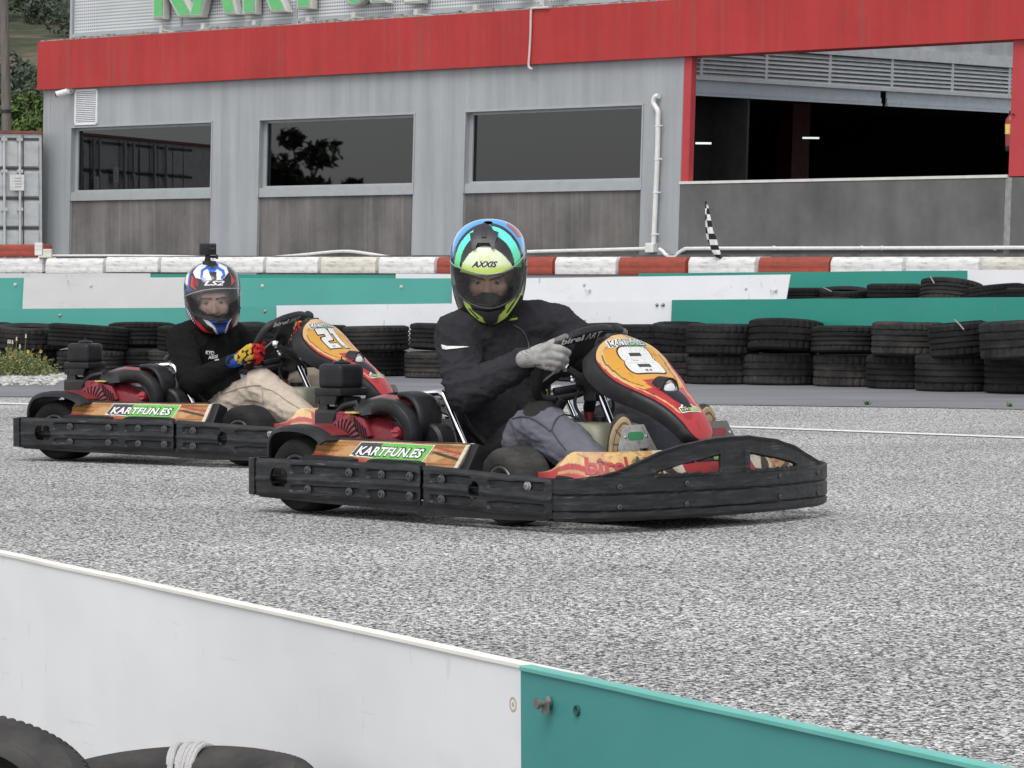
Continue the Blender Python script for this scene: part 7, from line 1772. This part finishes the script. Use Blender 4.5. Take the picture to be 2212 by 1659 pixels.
H2.decal(fit_text('LS2', .225, .052, bold=.03, shear=.35), 'lettering', M_WH, 680, 562, .0012, hm2)
poly_decal(H2, 'vent', [(600, 345), (680, 345), (692, 390), (660, 402), (610, 400), (596, 385)], M_BLK, .010, hm2)
poly_decal(H2, 'chin_vent', [(650, 985), (830, 975), (790, 1000), (745, 1010), (700, 1005)], M_ENGD, .004, hm2)
bpy.context.view_layer.update()
def print_on(o, body, cx, cy, w_, h, K, az, parent, slope, mat=M_WH):
    """lettering printed on a garment at a picture place"""
    Mi = (Matrix.Translation(K) @ Matrix.Rotation(az, 4, 'Z')).inverted(); c0 = Mi @ V((0, 0, CAMH)); tx = fit_text(body, w_, h, bold=.04)
    def hit(x, y):
        X, Y = cx + x + y * .12, cy - y + slope * x; d = (Mi @ at(X, Y, 10.0)) - c0; d.normalize(); ok, loc, nn_, _ = o.ray_cast(c0, d); return loc + nn_ * .0025 - d * .003 if ok else c0 + d * 16
    finish('lettering', wrap(tx, hit, 2.0), mat, parent, normals=False)
SEAM = paint('seam', (.36, .29, .22), .9); SEAM1 = paint('grey_seam', (.06, .06, .075), .9)
onto(tr2, [(566, 838), (590, 845), (620, 866), (650, 884), (680, 898)], .0022, 'seam', SEAM, tr2, .001, K2O, K2R); onto(tr2, [(480, 852), (520, 838), (556, 832), (566, 838), (568, 870)], .0022, 'seam', SEAM, tr2, .001, K2O, K2R)
onto(tr1, [(1100, 905), (1112, 935), (1125, 960), (1150, 985)], .0025, 'seam', SEAM1, tr1, .001); onto(tr1, [(1192, 930), (1205, 950), (1222, 972)], .0025, 'seam', SEAM1, tr1, .001); onto(tr1, [(1108, 905), (1130, 900), (1152, 905), (1178, 922), (1190, 930), (1202, 905), (1225, 895), (1250, 905)], .003, 'seam', SEAM1, tr1, .001)
print_on(jk2, 'KYO', 453, 762, 18, 8, K2O, K2R, jk2, .1); print_on(jk2, 'ARDS', 460, 771, 20, 8, K2O, K2R, jk2, -.1); print_on(jk2, 'TEAM', 468, 778, 10, 3.4, K2O, K2R, jk2, -.15)
print_on(next(c for c in kids(p1) if c.name.startswith('glove')), 'JUBA', 1163, 788, 17, 4.5, K1O, K1R, p1, .06, M_DG)
print_on(next(c for c in kids(p1) if c.name.startswith('glove')), 'D', 1180, 790, 5, 6, K1O, K1R, p1, 0, M_RD)
# ---- helmet camera
ac = empty('action_camera', (0, 0, 0)); ac.location = K2O; ac.rotation_euler = (0, 0, K2R)
tag(ac, 'small black action camera mounted on top of the white and blue helmet', 'camera')
ctr = H2.solve(590, 345, 0); yawc = R(-48)
def A_(dx, dy, dz): return ctr + Matrix.Rotation(yawc, 3, 'Z') @ V((dx, dy, dz))
Mc = Matrix.Translation(ctr + V((0, 0, .062))) @ Matrix.Rotation(yawc, 4, 'Z')
MB().box((-.018, -.037, -.026), (.018, .037, .026), Mc).build('camera_body', M_PLS, ac, bevel=.005, smooth=True)
MB().box((.018, .004, -.006), (.026, .032, .022), Mc).build('lens_block', M_BLK, ac, bevel=.004)
MB().lathe([(.010, 0), (.010, .003), (.0001, .002)], Mc @ frame((.026, .018, .008), (0, 1, 0), (0, 0, 1)), 16).build('lens', paint('lens_black', (.01, .01, .012), .1), ac)
MB().tube([A_(-.01, 0, .005), A_(0, 0, .036)], [.016, .010], 10).tube([A_(0, -.012, .028), A_(0, .040, .028)], .006, 8).tube([A_(0, .036, .028), A_(0, .046, .028)], .010, 8).build('mount_arm', M_BLK, ac, smooth=True)
MB().lathe([(.025, -.02), (.024, .008), (.012, .012), (.0001, .012)], Matrix.Translation(ctr), 16).build('mount_base', M_BLK, ac, smooth=True)
